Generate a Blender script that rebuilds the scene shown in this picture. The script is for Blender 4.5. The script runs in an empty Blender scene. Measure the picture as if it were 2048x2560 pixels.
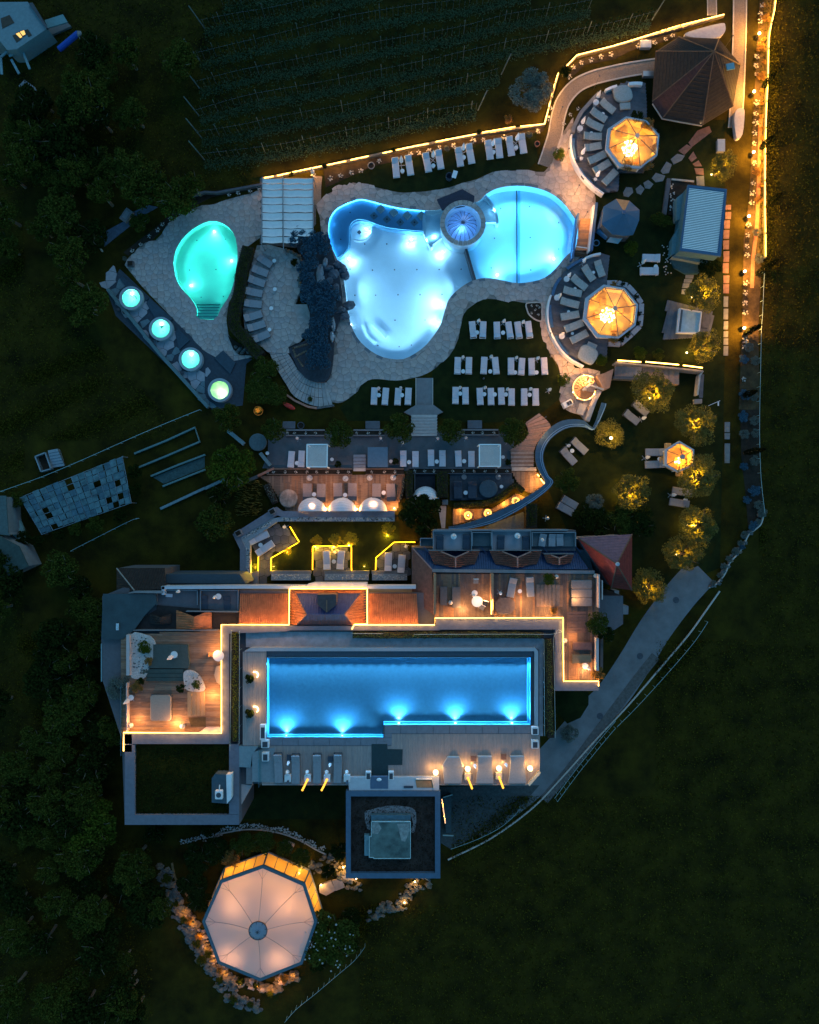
import bpy,math,random
import numpy as np
from mathutils import Vector,Matrix
from mathutils.geometry import tessellate_polygon
R=random.Random(7)
SC=bpy.context.scene
COL=SC.collection
# ---------------------------------------------------------------- camera, sky, exposure
H=85.0            # camera height above the lower lawn (m)
F_PX=1707.0       # focal length in pixels of the 2048 x 2560 photograph
cam_d=bpy.data.cameras.new('camera')
cam=bpy.data.objects.new('camera',cam_d)
COL.objects.link(cam)
cam.location=(0,0,H)
cam_d.sensor_fit='VERTICAL'
cam_d.sensor_height=36.0
cam_d.lens=36.0*F_PX/2560.0
cam_d.clip_start=1.0
cam_d.clip_end=3000.0
SC.camera=cam
world=bpy.data.worlds.new('World')
SC.world=world
world.use_nodes=True
wn=world.node_tree
wn.nodes.clear()
sky=wn.nodes.new('ShaderNodeTexSky')
sky.sky_type='NISHITA'
sky.sun_disc=False
sky.sun_elevation=math.radians(2.0)
sky.sun_rotation=math.radians(250)
sky.air_density=1.6
sky.dust_density=0.2
sky.ozone_density=4.0
tint=wn.nodes.new('ShaderNodeMix')
tint.data_type='RGBA'
tint.blend_type='MULTIPLY'
tint.inputs[0].default_value=1.0
tint.inputs[7].default_value=(0.52,0.94,0.90,1)
bgn=wn.nodes.new('ShaderNodeBackground')
bgn.inputs[1].default_value=0.15
wo=wn.nodes.new('ShaderNodeOutputWorld')
wn.links.new(sky.outputs[0],tint.inputs[6])
wn.links.new(tint.outputs[2],bgn.inputs[0])
wn.links.new(bgn.outputs[0],wo.inputs[0])
sun_d=bpy.data.lights.new('dusk_sun','SUN')  # soft bluish fill from above, added in place of any direct sun
sun_d.energy=0.07
sun_d.angle=math.radians(40)
sun_d.color=(0.75,0.9,1.0)
sun=bpy.data.objects.new('dusk_sun',sun_d)
COL.objects.link(sun)
sun.rotation_euler=(math.radians(50),0,math.radians(160))
SC.view_settings.view_transform='Standard'
SC.view_settings.look='None'
SC.view_settings.exposure=3.0    # a long dusk exposure
LS=1/2**3.1   # lamp outputs below were metered for exposure 0
SC.view_settings.gamma=1.0
SC.view_settings.use_curve_mapping=False
SC.render.engine='CYCLES'
SC.cycles.use_denoising=True
SC.cycles.use_light_tree=True
SC.cycles.max_bounces=6
SC.cycles.diffuse_bounces=4
SC.cycles.glossy_bounces=2
SC.cycles.transmission_bounces=4
SC.cycles.transparent_max_bounces=10
SC.cycles.sample_clamp_indirect=4.0
SC.cycles.caustics_reflective=False
SC.cycles.caustics_refractive=False
# ---------------------------------------------------------------- coordinates
K=512/1725
TILES={'A':(0,0,K),'B':(512,0,K),'C':(1024,0,K),'D':(1536,0,K),'E':(0,512,K),'F':(512,512,K),
  'G':(1024,512,K),'H':(1536,512,K),'I':(0,1024,K),'J':(512,1024,K),'K':(1024,1024,K),'L':(1536,1024,K),
  'M':(200,1536,K),'N':(512,1536,K),'O':(1024,1536,K),'P':(400,2048,K),'a':(800,1900,640/1725),
  'b':(1380,150,320/1725),'c':(1330,600,320/1725),'d':(1380,880,480/1725),'e':(560,1020,500/1725),
  'f':(240,1400,380/1725),'g':(560,420,320/1278),'h':(1480,380,420/1725),'Z':(0,0,2048/1725),'s':(0,0,1)}
def q(t,x,y):
 o=TILES[t]
 return(o[0]+x*o[2],o[1]+y*o[2])
def qs(t,*pts):
 return[q(t,x,y)for x,y in pts]
def W(p,z=0.0):
 """map position of a plan point seen at photo pixel p, standing at height z"""
 k=(H-z)/F_PX
 return((p[0]-1024)*k,-(p[1]-1280)*k)
def WP(pts,z=0.0):
 return[W(p,z)for p in pts]
def V3(p,z):
 a=W(p,z)
 return Vector((a[0],a[1],z))
def mpx(z=0.0):
 return(H-z)/F_PX
def smooth(pts,n=4,closed=True):
 out=[]
 N=len(pts)
 rng=range(N)if closed else range(N-1)
 for i in rng:
  if closed:
   p0,p1,p2,p3=pts[i-1],pts[i],pts[(i+1)%N],pts[(i+2)%N]
  else:
   p0,p1,p2,p3=pts[max(i-1,0)],pts[i],pts[i+1],pts[min(i+2,N-1)]
  for j in range(n):
   t=j/n
   out.append(tuple(0.5*(2*p1[k]+(p2[k]-p0[k])*t+(2*p0[k]-5*p1[k]+4*p2[k]-p3[k])*t*t+(3*p1[k]-p0[k]-3*p2[k]+p3[k])*t**3)for k in range(len(p1))))
 if not closed:
  out.append(tuple(pts[-1]))
 return out
def resample(pts,step,closed=False):
 P=list(pts)+([pts[0]]if closed else[])
 out=[P[0]]
 acc=0.0
 for a,b in zip(P,P[1:]):
  d=math.dist(a,b)
  if d<1e-9:
   continue
  s=step-acc
  while s<=d:
   t=s/d
   out.append(tuple(a[k]+(b[k]-a[k])*t for k in range(len(a))))
   s+=step
  acc=(acc+d)%step
 return out
def inside(p,poly):
 x,y=p
 c=False
 j=len(poly)-1
 for i in range(len(poly)):
  xi,yi=poly[i]
  xj,yj=poly[j]
  if(yi>y)!=(yj>y)and x<(xj-xi)*(y-yi)/(yj-yi)+xi:
   c=not c
  j=i
 return c
def nearest(p,poly):
 best,bd=None,1e18
 for i in range(len(poly)):
  a,b=poly[i-1],poly[i]
  dx,dy=b[0]-a[0],b[1]-a[1]
  L=dx*dx+dy*dy
  t=0 if L==0 else max(0,min(1,((p[0]-a[0])*dx+(p[1]-a[1])*dy)/L))
  c=(a[0]+dx*t,a[1]+dy*t)
  d=(c[0]-p[0])**2+(c[1]-p[1])**2
  if d<bd:
   best,bd=c,d
 return best
def area(poly):
 return 0.5*sum(poly[i-1][0]*poly[i][1]-poly[i][0]*poly[i-1][1]for i in range(len(poly)))
def ccw(poly):
 return list(poly)if area(poly)>0 else list(poly)[::-1]
# ---------------------------------------------------------------- materials
MATS={}
def mat(name,col,rough=0.8,var=0.25,scale=3.0,bump=0.0,bscale=None,metal=0.0,col2=None,spec=0.3,stretch=None,detail=4):
 if name in MATS:
  return MATS[name]
 m=bpy.data.materials.new(name)
 m.use_nodes=True
 nt=m.node_tree
 b=nt.nodes['Principled BSDF']
 b.inputs['Roughness'].default_value=rough
 b.inputs['Metallic'].default_value=metal
 b.inputs['Specular IOR Level'].default_value=spec
 tc=nt.nodes.new('ShaderNodeTexCoord')
 src=tc.outputs['Object']
 if stretch:
  mp=nt.nodes.new('ShaderNodeMapping')
  mp.inputs['Scale'].default_value=stretch
  nt.links.new(src,mp.inputs['Vector'])
  src=mp.outputs[0]
 n=nt.nodes.new('ShaderNodeTexNoise')
 n.inputs['Scale'].default_value=scale
 n.inputs['Detail'].default_value=detail
 n.inputs['Roughness'].default_value=0.65
 nt.links.new(src,n.inputs['Vector'])
 r=nt.nodes.new('ShaderNodeValToRGB')
 c2=col2 or tuple(c*(1-var)for c in col)
 c1=tuple(c*(1+var)for c in col)if col2 is None else col
 r.color_ramp.elements[0].position=0.32
 r.color_ramp.elements[1].position=0.68
 r.color_ramp.elements[0].color=(*c2,1)
 r.color_ramp.elements[1].color=(*c1,1)
 nt.links.new(n.outputs[0],r.inputs[0])
 nt.links.new(r.outputs[0],b.inputs['Base Color'])
 if bump:
  n2=nt.nodes.new('ShaderNodeTexNoise')
  n2.inputs['Scale'].default_value=bscale or scale*4
  n2.inputs['Detail'].default_value=3
  nt.links.new(src,n2.inputs['Vector'])
  bp=nt.nodes.new('ShaderNodeBump')
  bp.inputs['Strength'].default_value=bump
  bp.inputs['Distance'].default_value=0.05
  nt.links.new(n2.outputs[0],bp.inputs['Height'])
  nt.links.new(bp.outputs[0],b.inputs['Normal'])
 MATS[name]=m
 return m
def leafmat(name,col,col2,trans=0.25):
 if name in MATS:
  return MATS[name]
 m=bpy.data.materials.new(name)
 m.use_nodes=True
 nt=m.node_tree
 nt.nodes.clear()
 g=nt.nodes.new('ShaderNodeNewGeometry')
 r=nt.nodes.new('ShaderNodeValToRGB')
 r.color_ramp.elements[0].color=(*col,1)
 r.color_ramp.elements[1].color=(*col2,1)
 nt.links.new(g.outputs['Random Per Island'],r.inputs[0])
 d=nt.nodes.new('ShaderNodeBsdfDiffuse')
 t=nt.nodes.new('ShaderNodeBsdfTranslucent')
 mx=nt.nodes.new('ShaderNodeMixShader')
 mx.inputs[0].default_value=trans
 o=nt.nodes.new('ShaderNodeOutputMaterial')
 nt.links.new(r.outputs[0],d.inputs[0])
 nt.links.new(r.outputs[0],t.inputs[0])
 nt.links.new(d.outputs[0],mx.inputs[1])
 nt.links.new(t.outputs[0],mx.inputs[2])
 nt.links.new(mx.outputs[0],o.inputs[0])
 MATS[name]=m
 return m
def emat(name,col,strength):
 if name in MATS:
  return MATS[name]
 m=bpy.data.materials.new(name)
 m.use_nodes=True
 b=m.node_tree.nodes['Principled BSDF']
 b.inputs['Base Color'].default_value=(*[c*0.8 for c in col],1)
 b.inputs['Emission Color'].default_value=(*col,1)
 b.inputs['Emission Strength'].default_value=strength*LS
 MATS[name]=m
 return m
def clearmat(name,tintc,fac=0.12,rough=0.03,bump=0.0,bscale=2.0,ior=None,diff=None,dfac=0.0):
 """thin clear sheet: tinted see-through plus a reflection"""
 if name in MATS:
  return MATS[name]
 m=bpy.data.materials.new(name)
 m.use_nodes=True
 nt=m.node_tree
 nt.nodes.clear()
 t=nt.nodes.new('ShaderNodeBsdfTransparent')
 t.inputs[0].default_value=(*tintc,1)
 g=nt.nodes.new('ShaderNodeBsdfGlossy')
 g.inputs['Roughness'].default_value=rough
 mx=nt.nodes.new('ShaderNodeMixShader')
 o=nt.nodes.new('ShaderNodeOutputMaterial')
 if ior:
  f=nt.nodes.new('ShaderNodeFresnel')
  f.inputs[0].default_value=ior
  nt.links.new(f.outputs[0],mx.inputs[0])
 else:
  mx.inputs[0].default_value=fac
 if bump:
  tc=nt.nodes.new('ShaderNodeTexCoord')
  n2=nt.nodes.new('ShaderNodeTexNoise')
  n2.inputs['Scale'].default_value=bscale
  n2.inputs['Detail'].default_value=3
  nt.links.new(tc.outputs['Object'],n2.inputs['Vector'])
  bp=nt.nodes.new('ShaderNodeBump')
  bp.inputs['Strength'].default_value=bump
  bp.inputs['Distance'].default_value=0.05
  nt.links.new(n2.outputs[0],bp.inputs['Height'])
  nt.links.new(bp.outputs[0],g.inputs['Normal'])
 last=t.outputs[0]
 if diff:
  dn=nt.nodes.new('ShaderNodeBsdfDiffuse')
  dn.inputs[0].default_value=(*diff,1)
  tl=nt.nodes.new('ShaderNodeBsdfTranslucent')
  tl.inputs[0].default_value=(*diff,1)
  a=nt.nodes.new('ShaderNodeMixShader')
  a.inputs[0].default_value=0.5
  nt.links.new(dn.outputs[0],a.inputs[1])
  nt.links.new(tl.outputs[0],a.inputs[2])
  b2=nt.nodes.new('ShaderNodeMixShader')
  b2.inputs[0].default_value=dfac
  nt.links.new(t.outputs[0],b2.inputs[1])
  nt.links.new(a.outputs[0],b2.inputs[2])
  last=b2.outputs[0]
 nt.links.new(last,mx.inputs[1])
 nt.links.new(g.outputs[0],mx.inputs[2])
 nt.links.new(mx.outputs[0],o.inputs[0])
 MATS[name]=m
 return m
M_grass=mat('meadow grass',(0.042,0.033,0.003),1.0,0.0,0.30,0.9,7.0,col2=(0.008,0.007,0.001),detail=14,spec=0.1)
M_lawn=mat('mown lawn',(0.018,0.024,0.005),1.0,0.0,0.8,0.5,14.0,col2=(0.006,0.011,0.003),detail=8,spec=0.1)
M_soil=mat('dark soil',(0.020,0.015,0.010),1.0,0.5,1.5,0.5)
M_red=mat('red brown slab',(.17,.095,.075),.85,.25,2)
M_stone=[mat('tan flagstone',(0.35,0.30,0.275),0.85,0.18,1.3,0.3),mat('grey flagstone',(0.32,0.285,0.27),0.85,0.2,1.1,0.3),
  mat('pale flagstone',(0.36,0.31,0.28),0.85,0.15,1.6,0.3),mat('rust flagstone',(0.34,0.27,0.24),0.85,0.2,1.2,0.3),mat('slate flagstone',(0.30,0.27,0.255),0.85,0.2,1.4,0.3)]
M_mortar=mat('mortar',(0.20,0.17,0.15),1.0,0.3,2)
M_gravelpath=mat('brown gravel path',(0.20,0.155,0.12),1.0,0.25,6,0.4,30,detail=10)
M_kerb=mat('stone kerb',(0.40,0.36,0.31),0.9,0.15,3)
M_asph=mat('asphalt road',(0.14,0.145,0.15),0.95,0.2,0.5,0.3,40,detail=10)
M_conc=mat('grey concrete',(0.17,0.17,0.175),0.9,0.14,1.5,0.2,detail=8)
M_concd=mat('dark cladding',(0.075,0.08,0.09),0.8,0.2,2.0)
M_white=mat('white paint',(0.62,0.62,0.62),0.6,0.06,1.5)
M_cush=mat('white lounger fabric',(0.50,0.47,0.50),0.95,0.07,4.0,0.2)
M_cushb=mat('blue grey headrest fabric',(0.33,0.40,0.47),0.95,0.07,4.0)
M_dcush=mat('grey lounger fabric',(0.22,0.225,0.24),0.95,0.12,4.0,0.2)
M_tcush=mat('sage lounger fabric',(0.27,0.30,0.29),0.95,0.14,6.0,0.3)
M_ncush=mat('navy cushion fabric',(0.035,0.05,0.07),0.95,0.2,4.0)
M_para=mat('white parasol cloth',(0.66,0.66,0.68),0.9,0.05,4.0)
M_metal=mat('grey metal',(0.28,0.29,0.30),0.4,0.1,3,metal=0.6)
M_dmetal=mat('dark metal',(0.05,0.055,0.065),0.5,0.2,3)
M_deck=[mat('brown deck plank',(0.19,0.105,0.062),0.8,0.25,1.2,0.3,8,stretch=(1,8,1)),mat('grey brown deck plank',(0.15,0.095,0.066),0.8,0.25,1.2,0.3,8,stretch=(1,8,1)),
  mat('worn deck plank',(0.22,0.135,0.088),0.8,0.25,1.2,0.3,8,stretch=(1,8,1))]
M_pdeck=[mat('pale deck plank',(0.30,0.245,0.22),0.8,0.14,1.2,0.3,8,stretch=(8,1,1)),mat('pale grey deck plank',(0.26,0.225,0.21),0.8,0.14,1.2,0.3,8,stretch=(8,1,1))]
M_bdeck=[mat('slate blue deck plank',(0.09,0.10,0.115),0.8,0.2,1.2,0.3),mat('slate deck plank',(0.075,0.085,0.10),0.8,0.2,1.2,0.3)]
M_tile=mat('copper roof tile',(0.36,0.12,0.045),0.6,0.25,1.5,0.2)
M_tiled=mat('dark brown roof tile',(0.020,0.016,0.015),0.8,0.3,2.5,0.2)
M_tiler=mat('red roof tile',(0.15,0.020,0.016),0.7,0.25,2.5,0.2)
M_blue=mat('blue sheet roof',(0.045,0.10,0.20),0.45,0.2,1.2)
M_slatw=mat('white slat',(0.80,0.82,0.80),0.5,0.05,2)
M_wood=mat('warm wood',(0.33,0.17,0.08),0.6,0.2,3)
M_bark=mat('bark',(0.14,0.11,0.08),0.95,0.3,5,0.6)
M_terra=mat('terracotta',(0.32,0.13,0.075),0.8,0.2,3)
M_pebble=mat('white pebbles',(0.44,0.41,0.38),0.9,0.12,6)
M_rock=mat('pale rock',(0.14,0.11,0.08),0.95,0.35,2.5,0.6,8)
M_rockg=mat('grey rock',(0.085,0.095,0.095),0.95,0.4,2.5,0.6,8)
M_flower=mat('white petals',(0.42,0.39,0.35),0.8,0.2,6)
L_dark=leafmat('dark green leaves',(0.006,0.012,0.003),(0.028,0.040,0.009))
L_mid=leafmat('green leaves',(0.016,0.028,0.005),(0.075,0.088,0.016))
L_bright=leafmat('fresh green leaves',(0.018,0.036,0.004),(0.085,0.110,0.014))
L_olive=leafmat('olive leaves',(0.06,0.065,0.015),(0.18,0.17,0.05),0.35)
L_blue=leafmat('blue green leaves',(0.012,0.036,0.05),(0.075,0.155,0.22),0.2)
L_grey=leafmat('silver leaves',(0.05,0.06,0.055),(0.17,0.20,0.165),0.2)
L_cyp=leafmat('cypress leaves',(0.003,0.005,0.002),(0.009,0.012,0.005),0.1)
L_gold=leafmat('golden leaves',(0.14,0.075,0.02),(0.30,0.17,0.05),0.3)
L_vine=leafmat('vine leaves',(0.006,0.014,0.005),(0.024,0.040,0.014),0.2)
E_led=emat('warm light strip',(1.0,0.45,0.075),16.0)
E_ledy=emat('yellow light strip',(1.0,0.43,0.008),7.0)
E_lamp=emat('warm lamp glass',(1.0,0.66,0.26),30.0)
E_soft=emat('soft lamp globe',(1.0,0.72,0.38),6.0)
E_globe=emat('chandelier globe',(1.0,0.80,0.45),12.0)
# ---------------------------------------------------------------- mesh building
class MB:
 def __init__(s):
  s.v=[]
  s.f=[]
 def add(s,vs,fs):
  n=len(s.v)
  s.v+=[tuple(v)for v in vs]
  s.f+=[tuple(i+n for i in f)for f in fs]
  return s
 def prism(s,poly,z0,z1):
  poly=ccw(poly)
  n=len(poly)
  zt=z1 if isinstance(z1,(list,tuple))else[z1]*n
  vs=[(x,y,z0)for x,y in poly]+[(p[0],p[1],zt[i])for i,p in enumerate(poly)]
  fs=[(i,(i+1)%n,n+(i+1)%n,n+i)for i in range(n)]
  if n<=4:
   fs+=[tuple(range(n,2*n)),tuple(range(n-1,-1,-1))]
  else:
   t=tessellate_polygon([[Vector((x,y,0))for x,y in poly]])
   for a in t:
    a=tuple(a)
    ar=area([poly[i]for i in a])
    if ar<0:
     a=a[::-1]
    fs+=[tuple(n+i for i in a),a[::-1]]
  return s.add(vs,fs)
 def box(s,cx,cy,cz,sx,sy,sz,rot=0.0):
  c,d=math.cos(rot),math.sin(rot)
  P=[(cx+x*sx/2*c-y*sy/2*d,cy+x*sx/2*d+y*sy/2*c)for x,y in((-1,-1),(1,-1),(1,1),(-1,1))]
  return s.prism(P,cz-sz/2,cz+sz/2)
 def bevbox(s,cx,cy,z0,sx,sy,sz,b=0.04,n=3,r=None):
  """cushion: rounded corners in plan and a softened top edge"""
  r=r or b
  def ring(e,z):
   out=[]
   for k,(ux,uy)in enumerate(((1,1),(-1,1),(-1,-1),(1,-1))):
    for j in range(n+1):
     a=k*math.pi/2+j*math.pi/2/n
     out.append((cx+ux*(sx/2-r)+(r-e)*math.cos(a),cy+uy*(sy/2-r)+(r-e)*math.sin(a),z))
   return out
  rings=[ring(b*0.6,z0),ring(0,z0+b),ring(0,z0+sz-b),ring(b*0.35,z0+sz-b*0.3),ring(b,z0+sz)]
  m=len(rings[0])
  vs=[v for rr in rings for v in rr]
  fs=[(k*m+i,k*m+(i+1)%m,(k+1)*m+(i+1)%m,(k+1)*m+i)for k in range(len(rings)-1)for i in range(m)]
  fs+=[tuple(range(4*m,5*m)),tuple(range(m-1,-1,-1))]
  return s.add(vs,fs)
 def tube(s,a,b,r0,r1=None,n=8):
  r1=r0 if r1 is None else r1
  a,b=Vector(a),Vector(b)
  d=(b-a).normalized()
  u=d.orthogonal().normalized()
  w=d.cross(u)
  vs=[a+(u*math.cos(2*math.pi*i/n)+w*math.sin(2*math.pi*i/n))*r0 for i in range(n)]
  vs+=[b+(u*math.cos(2*math.pi*i/n)+w*math.sin(2*math.pi*i/n))*r1 for i in range(n)]
  return s.add(vs,[(i,(i+1)%n,n+(i+1)%n,n+i)for i in range(n)]+[tuple(range(n,2*n)),tuple(range(n-1,-1,-1))])
 def cyl(s,cx,cy,z0,z1,r,n=20,r1=None):
  return s.tube((cx,cy,z0),(cx,cy,z1),r,r1,n)
 def lathe(s,prof,cx=0,cy=0,n=16,a0=0,a1=2*math.pi,wob=None):
  full=abs(a1-a0-2*math.pi)<1e-6
  m=n if full else n+1
  vs=[]
  for i in range(m):
   a=a0+(a1-a0)*i/n
   w=1 if wob is None else wob(a)
   vs+=[(cx+r*w*math.cos(a),cy+r*w*math.sin(a),z)for r,z in prof]
  k=len(prof)
  fs=[]
  for i in range(n):
   j=(i+1)%m
   fs+=[(i*k+t,j*k+t,j*k+t+1,i*k+t+1)for t in range(k-1)]
  return s.add(vs,fs)
 def blob(s,cx,cy,cz,rx,ry,rz,seed=0,n=8,m=5,wob=0.2):
  rr=random.Random(seed)
  vs=[(cx,cy,cz-rz)]
  for j in range(1,m):
   t=math.pi*j/m
   for i in range(n):
    a=2*math.pi*i/n
    w=1+rr.uniform(-wob,wob)
    vs.append((cx+rx*w*math.sin(t)*math.cos(a),cy+ry*w*math.sin(t)*math.sin(a),cz-rz*math.cos(t)*w))
  vs.append((cx,cy,cz+rz))
  fs=[(0,1+(i+1)%n,1+i)for i in range(n)]
  for j in range(m-2):
   fs+=[(1+j*n+i,1+j*n+(i+1)%n,1+(j+1)*n+(i+1)%n,1+(j+1)*n+i)for i in range(n)]
  e=len(vs)-1
  fs+=[(e,1+(m-2)*n+i,1+(m-2)*n+(i+1)%n)for i in range(n)]
  return s.add(vs,fs)
 def ribbon(s,left,right,z0,z1):
  """a solid band between two outlines with the same number of points"""
  n=len(left)
  f=lambda z,i:z[i]if isinstance(z,(list,tuple))else z
  vs=[]
  for i in range(n):
   vs+=[(*left[i][:2],f(z0,i)),(*right[i][:2],f(z0,i)),(*right[i][:2],f(z1,i)),(*left[i][:2],f(z1,i))]
  fs=[tuple(4*i+t for t in g)for i in(0,)for g in((0,1,2,3),)]+[tuple(4*(n-1)+t for t in(3,2,1,0))]
  for i in range(n-1):
   for t in range(4):
    u=(t+1)%4
    fs.append((4*i+t,4*i+4+t,4*i+4+u,4*i+u))
  return s.add(vs,fs)
 def mesh(s,name,m,sm=False):
  me=bpy.data.meshes.new(name)
  me.from_pydata(s.v,[],s.f)
  if m is not None:
   me.materials.append(m)
  if sm:
   me.polygons.foreach_set('use_smooth',[True]*len(me.polygons))
  me.update()
  return me
WL={}
def wloc(o):
 return WL.get(o.name,Vector((0,0,0)))
def build(mb,name,m,parent=None,local=False,sm=False):
 """links a builder's geometry as one object; world-space geometry is hung under an unrotated parent"""
 o=bpy.data.objects.new(name,mb.mesh(name,m,sm))
 COL.objects.link(o)
 if parent is not None:
  o.parent=parent
  if not local:
   o.location=-wloc(parent)
   WL[o.name]=Vector((0,0,0))
 return o
def short(s):
 for a,b in((' from the left',' from left'),(' from the top',' from top'),(' in the ',' in '),(' on the ',' on '),(' of the ',' of '),(' at the ',' at '),(' with a ',' with '),(' and a ',' and '),(' under the ',' under ')):
  if len(s.split())>16:
   s=s.replace(a,b)
 return s
def tag(o,label=None,cat=None,group=None,kind=None):
 label=short(label)if label else label
 for k,v in(('label',label),('category',cat),('group',group),('kind',kind)):
  if v:
   o[k]=v
 return o
def thing(name,label,cat,loc=(0,0,0),group=None,rz=0.0):
 o=bpy.data.objects.new(name,None)
 o.empty_display_size=0.3
 COL.objects.link(o)
 o.location=loc
 o.rotation_euler=(0,0,rz)
 WL[o.name]=Vector(loc)
 return tag(o,label,cat,group)
def struct(mb,name,m,sm=False):
 return tag(build(mb,name,m,sm=sm),kind='structure')
def copy_tree(o,parent=None):
 c=o.copy()
 COL.objects.link(c)
 c.parent=parent
 for ch in o.children:
  copy_tree(ch,c)
 return c
PROTO_USED=set()
def put(proto,loc,rz=0.0,s=(1,1,1),label=None,group=None):
 if proto.name in PROTO_USED:
  o=copy_tree(proto)
 else:
  PROTO_USED.add(proto.name)
  o=proto
 o.location=loc
 o.rotation_euler=(0,0,rz)
 o.scale=s if isinstance(s,(tuple,list))else(s,s,s)
 if label:
  o['label']=short(label)
 if group:
  o['group']=group
 elif 'group' in o:
  del o['group']
 return o
def place(proto,head,foot,z,length,wpx=None,width=None,label=None,group=None):
 """puts a proto (x axis towards its head) between two plan points seen in the photo"""
 a,b=Vector(W(head,z)),Vector(W(foot,z))
 d=a-b
 s=d.length/length
 sy=s if wpx is None else wpx*mpx(z)/width
 c=(a+b)/2
 c.x+=R.uniform(-.06,.06)
 c.y+=R.uniform(-.06,.06)
 return put(proto,(c.x,c.y,z),math.atan2(d.y,d.x)+R.uniform(-.04,.04),(s,sy,min(s,sy)),label,group)
def lamp(name,loc,power,col=(1,0.62,0.25),r=0.06,parent=None,spot=None,target=None):
 d=bpy.data.lights.new(name,'SPOT' if spot else 'POINT')
 d.energy=power*LS
 d.color=col
 d.shadow_soft_size=r
 o=bpy.data.objects.new(name,d)
 COL.objects.link(o)
 if parent is not None:
  o.parent=parent
  o.location=Vector(loc)-wloc(parent)
 else:
  o.location=loc
 if spot:
  d.spot_size=spot
  d.spot_blend=0.9
  dr=Vector(target)-Vector(loc)
  o.rotation_euler=dr.to_track_quat('-Z','Y').to_euler()
 return o
ORD=['first','second','third','fourth','fifth','sixth','seventh','eighth','ninth','tenth','eleventh','twelfth','thirteenth','fourteenth','fifteenth','sixteenth','seventeenth','eighteenth','nineteenth','twentieth']+[f'twenty-{x}' for x in('first','second','third','fourth','fifth','sixth','seventh','eighth','ninth')]+['thirtieth']+[f'thirty-{x}' for x in('first','second','third','fourth','fifth','sixth','seventh','eighth','ninth')]+['fortieth']
def strip(pts,z,parent,m=E_led,w=0.07,h=0.05,name='light_strip',glow=28,gap=26):
 """one run of lit tube along plan pixels"""
 P=[V3(p,z)for p in pts]
 L,Rr=[],[]
 for i,p in enumerate(P):
  a=P[max(i-1,0)]
  b=P[min(i+1,len(P)-1)]
  t=(b-a).normalized()
  n=Vector((-t.y,t.x,0))*(w/2)
  L.append((p+n)[:2])
  Rr.append((p-n)[:2])
 o=build(MB().ribbon(L,Rr,z,z+h),name,m,parent)
 if glow:
  S=resample(pts,4)
  n=max(1,round(len(S)*4/gap))
  for i in range(n):
   v=V3(S[min(len(S)-1,int((i+.5)/n*len(S)))],z+.3)
   lamp('strip_glow',tuple(v),glow,(1,.47,.03)if m is not E_led else(1,.46,.10),.03,parent)  # added point lamps widen the spill of the strip
 return o
def band(pts,wpx,z0,z1,mm,name,parent=None,mb=None):
 """a band of the given pixel width centred on a plan polyline at height z1"""
 L,Rr=[],[]
 for i,p in enumerate(pts):
  a=pts[max(i-1,0)]
  b=pts[min(i+1,len(pts)-1)]
  dx,dy=b[0]-a[0],b[1]-a[1]
  l=math.hypot(dx,dy)or 1
  nx,ny=-dy/l*wpx/2,dx/l*wpx/2
  L.append(W((p[0]+nx,p[1]+ny),z1 if not isinstance(z1,list)else z1[i]))
  Rr.append(W((p[0]-nx,p[1]-ny),z1 if not isinstance(z1,list)else z1[i]))
 o=(mb or MB()).ribbon(L,Rr,z0,z1)
 return o if mb is not None else build(o,name,mm,parent)
def voronoi_cells(region,holes,step,seed,jit=0.38,aniso=1.0):
 """irregular stone outlines filling a region, cut back to its edges"""
 rr=random.Random(seed)
 xs=[p[0]for p in region]
 ys=[p[1]for p in region]
 x0,x1,y0,y1=min(xs),max(xs),min(ys),max(ys)
 pts={}
 nx,ny=int((x1-x0)/step)+3,int((y1-y0)/step)+3
 for i in range(nx):
  for j in range(ny):
   pts[i,j]=(x0+(i-0.5+(0.3 if j%2 else 0)+rr.uniform(-jit,jit))*step,y0+(j-0.5+rr.uniform(-jit,jit))*step)
 out=[]
 for(i,j),p in pts.items():
  if not inside(p,region)or any(inside(p,h)for h in holes):
   continue
  cell=[(p[0]-step*1.5,p[1]-step*1.5),(p[0]+step*1.5,p[1]-step*1.5),(p[0]+step*1.5,p[1]+step*1.5),(p[0]-step*1.5,p[1]+step*1.5)]
  for di in range(-2,3):
   for dj in range(-2,3):
    o=pts.get((i+di,j+dj))
    if o is None or(di==0 and dj==0):
     continue
    mx,my=(p[0]+o[0])/2,(p[1]+o[1])/2
    nxx,nyy=o[0]-p[0],o[1]-p[1]
    l=math.hypot(nxx,nyy)
    nxx,nyy=nxx/l,nyy/l
    g=0.022*step/1.0
    mx-=nxx*g
    my-=nyy*g
    new=[]
    for a,b in zip(cell,cell[1:]+cell[:1]):
     da=(a[0]-mx)*nxx+(a[1]-my)*nyy
     db=(b[0]-mx)*nxx+(b[1]-my)*nyy
     if da<=0:
      new.append(a)
     if da*db<0:
      t=da/(da-db)
      new.append((a[0]+(b[0]-a[0])*t,a[1]+(b[1]-a[1])*t))
    cell=new
    if len(cell)<3:
     break
  if len(cell)<3:
   continue
  fixed=[]
  for v in cell:
   if not inside(v,region):
    v=nearest(v,region)
   for h in holes:
    if inside(v,h):
     v=nearest(v,h)
   if not fixed or math.dist(v,fixed[-1])>step*0.08:
    fixed.append(v)
  if len(fixed)>=3 and abs(area(fixed))>step*step*0.12:
   out.append(fixed)
 return out
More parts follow.
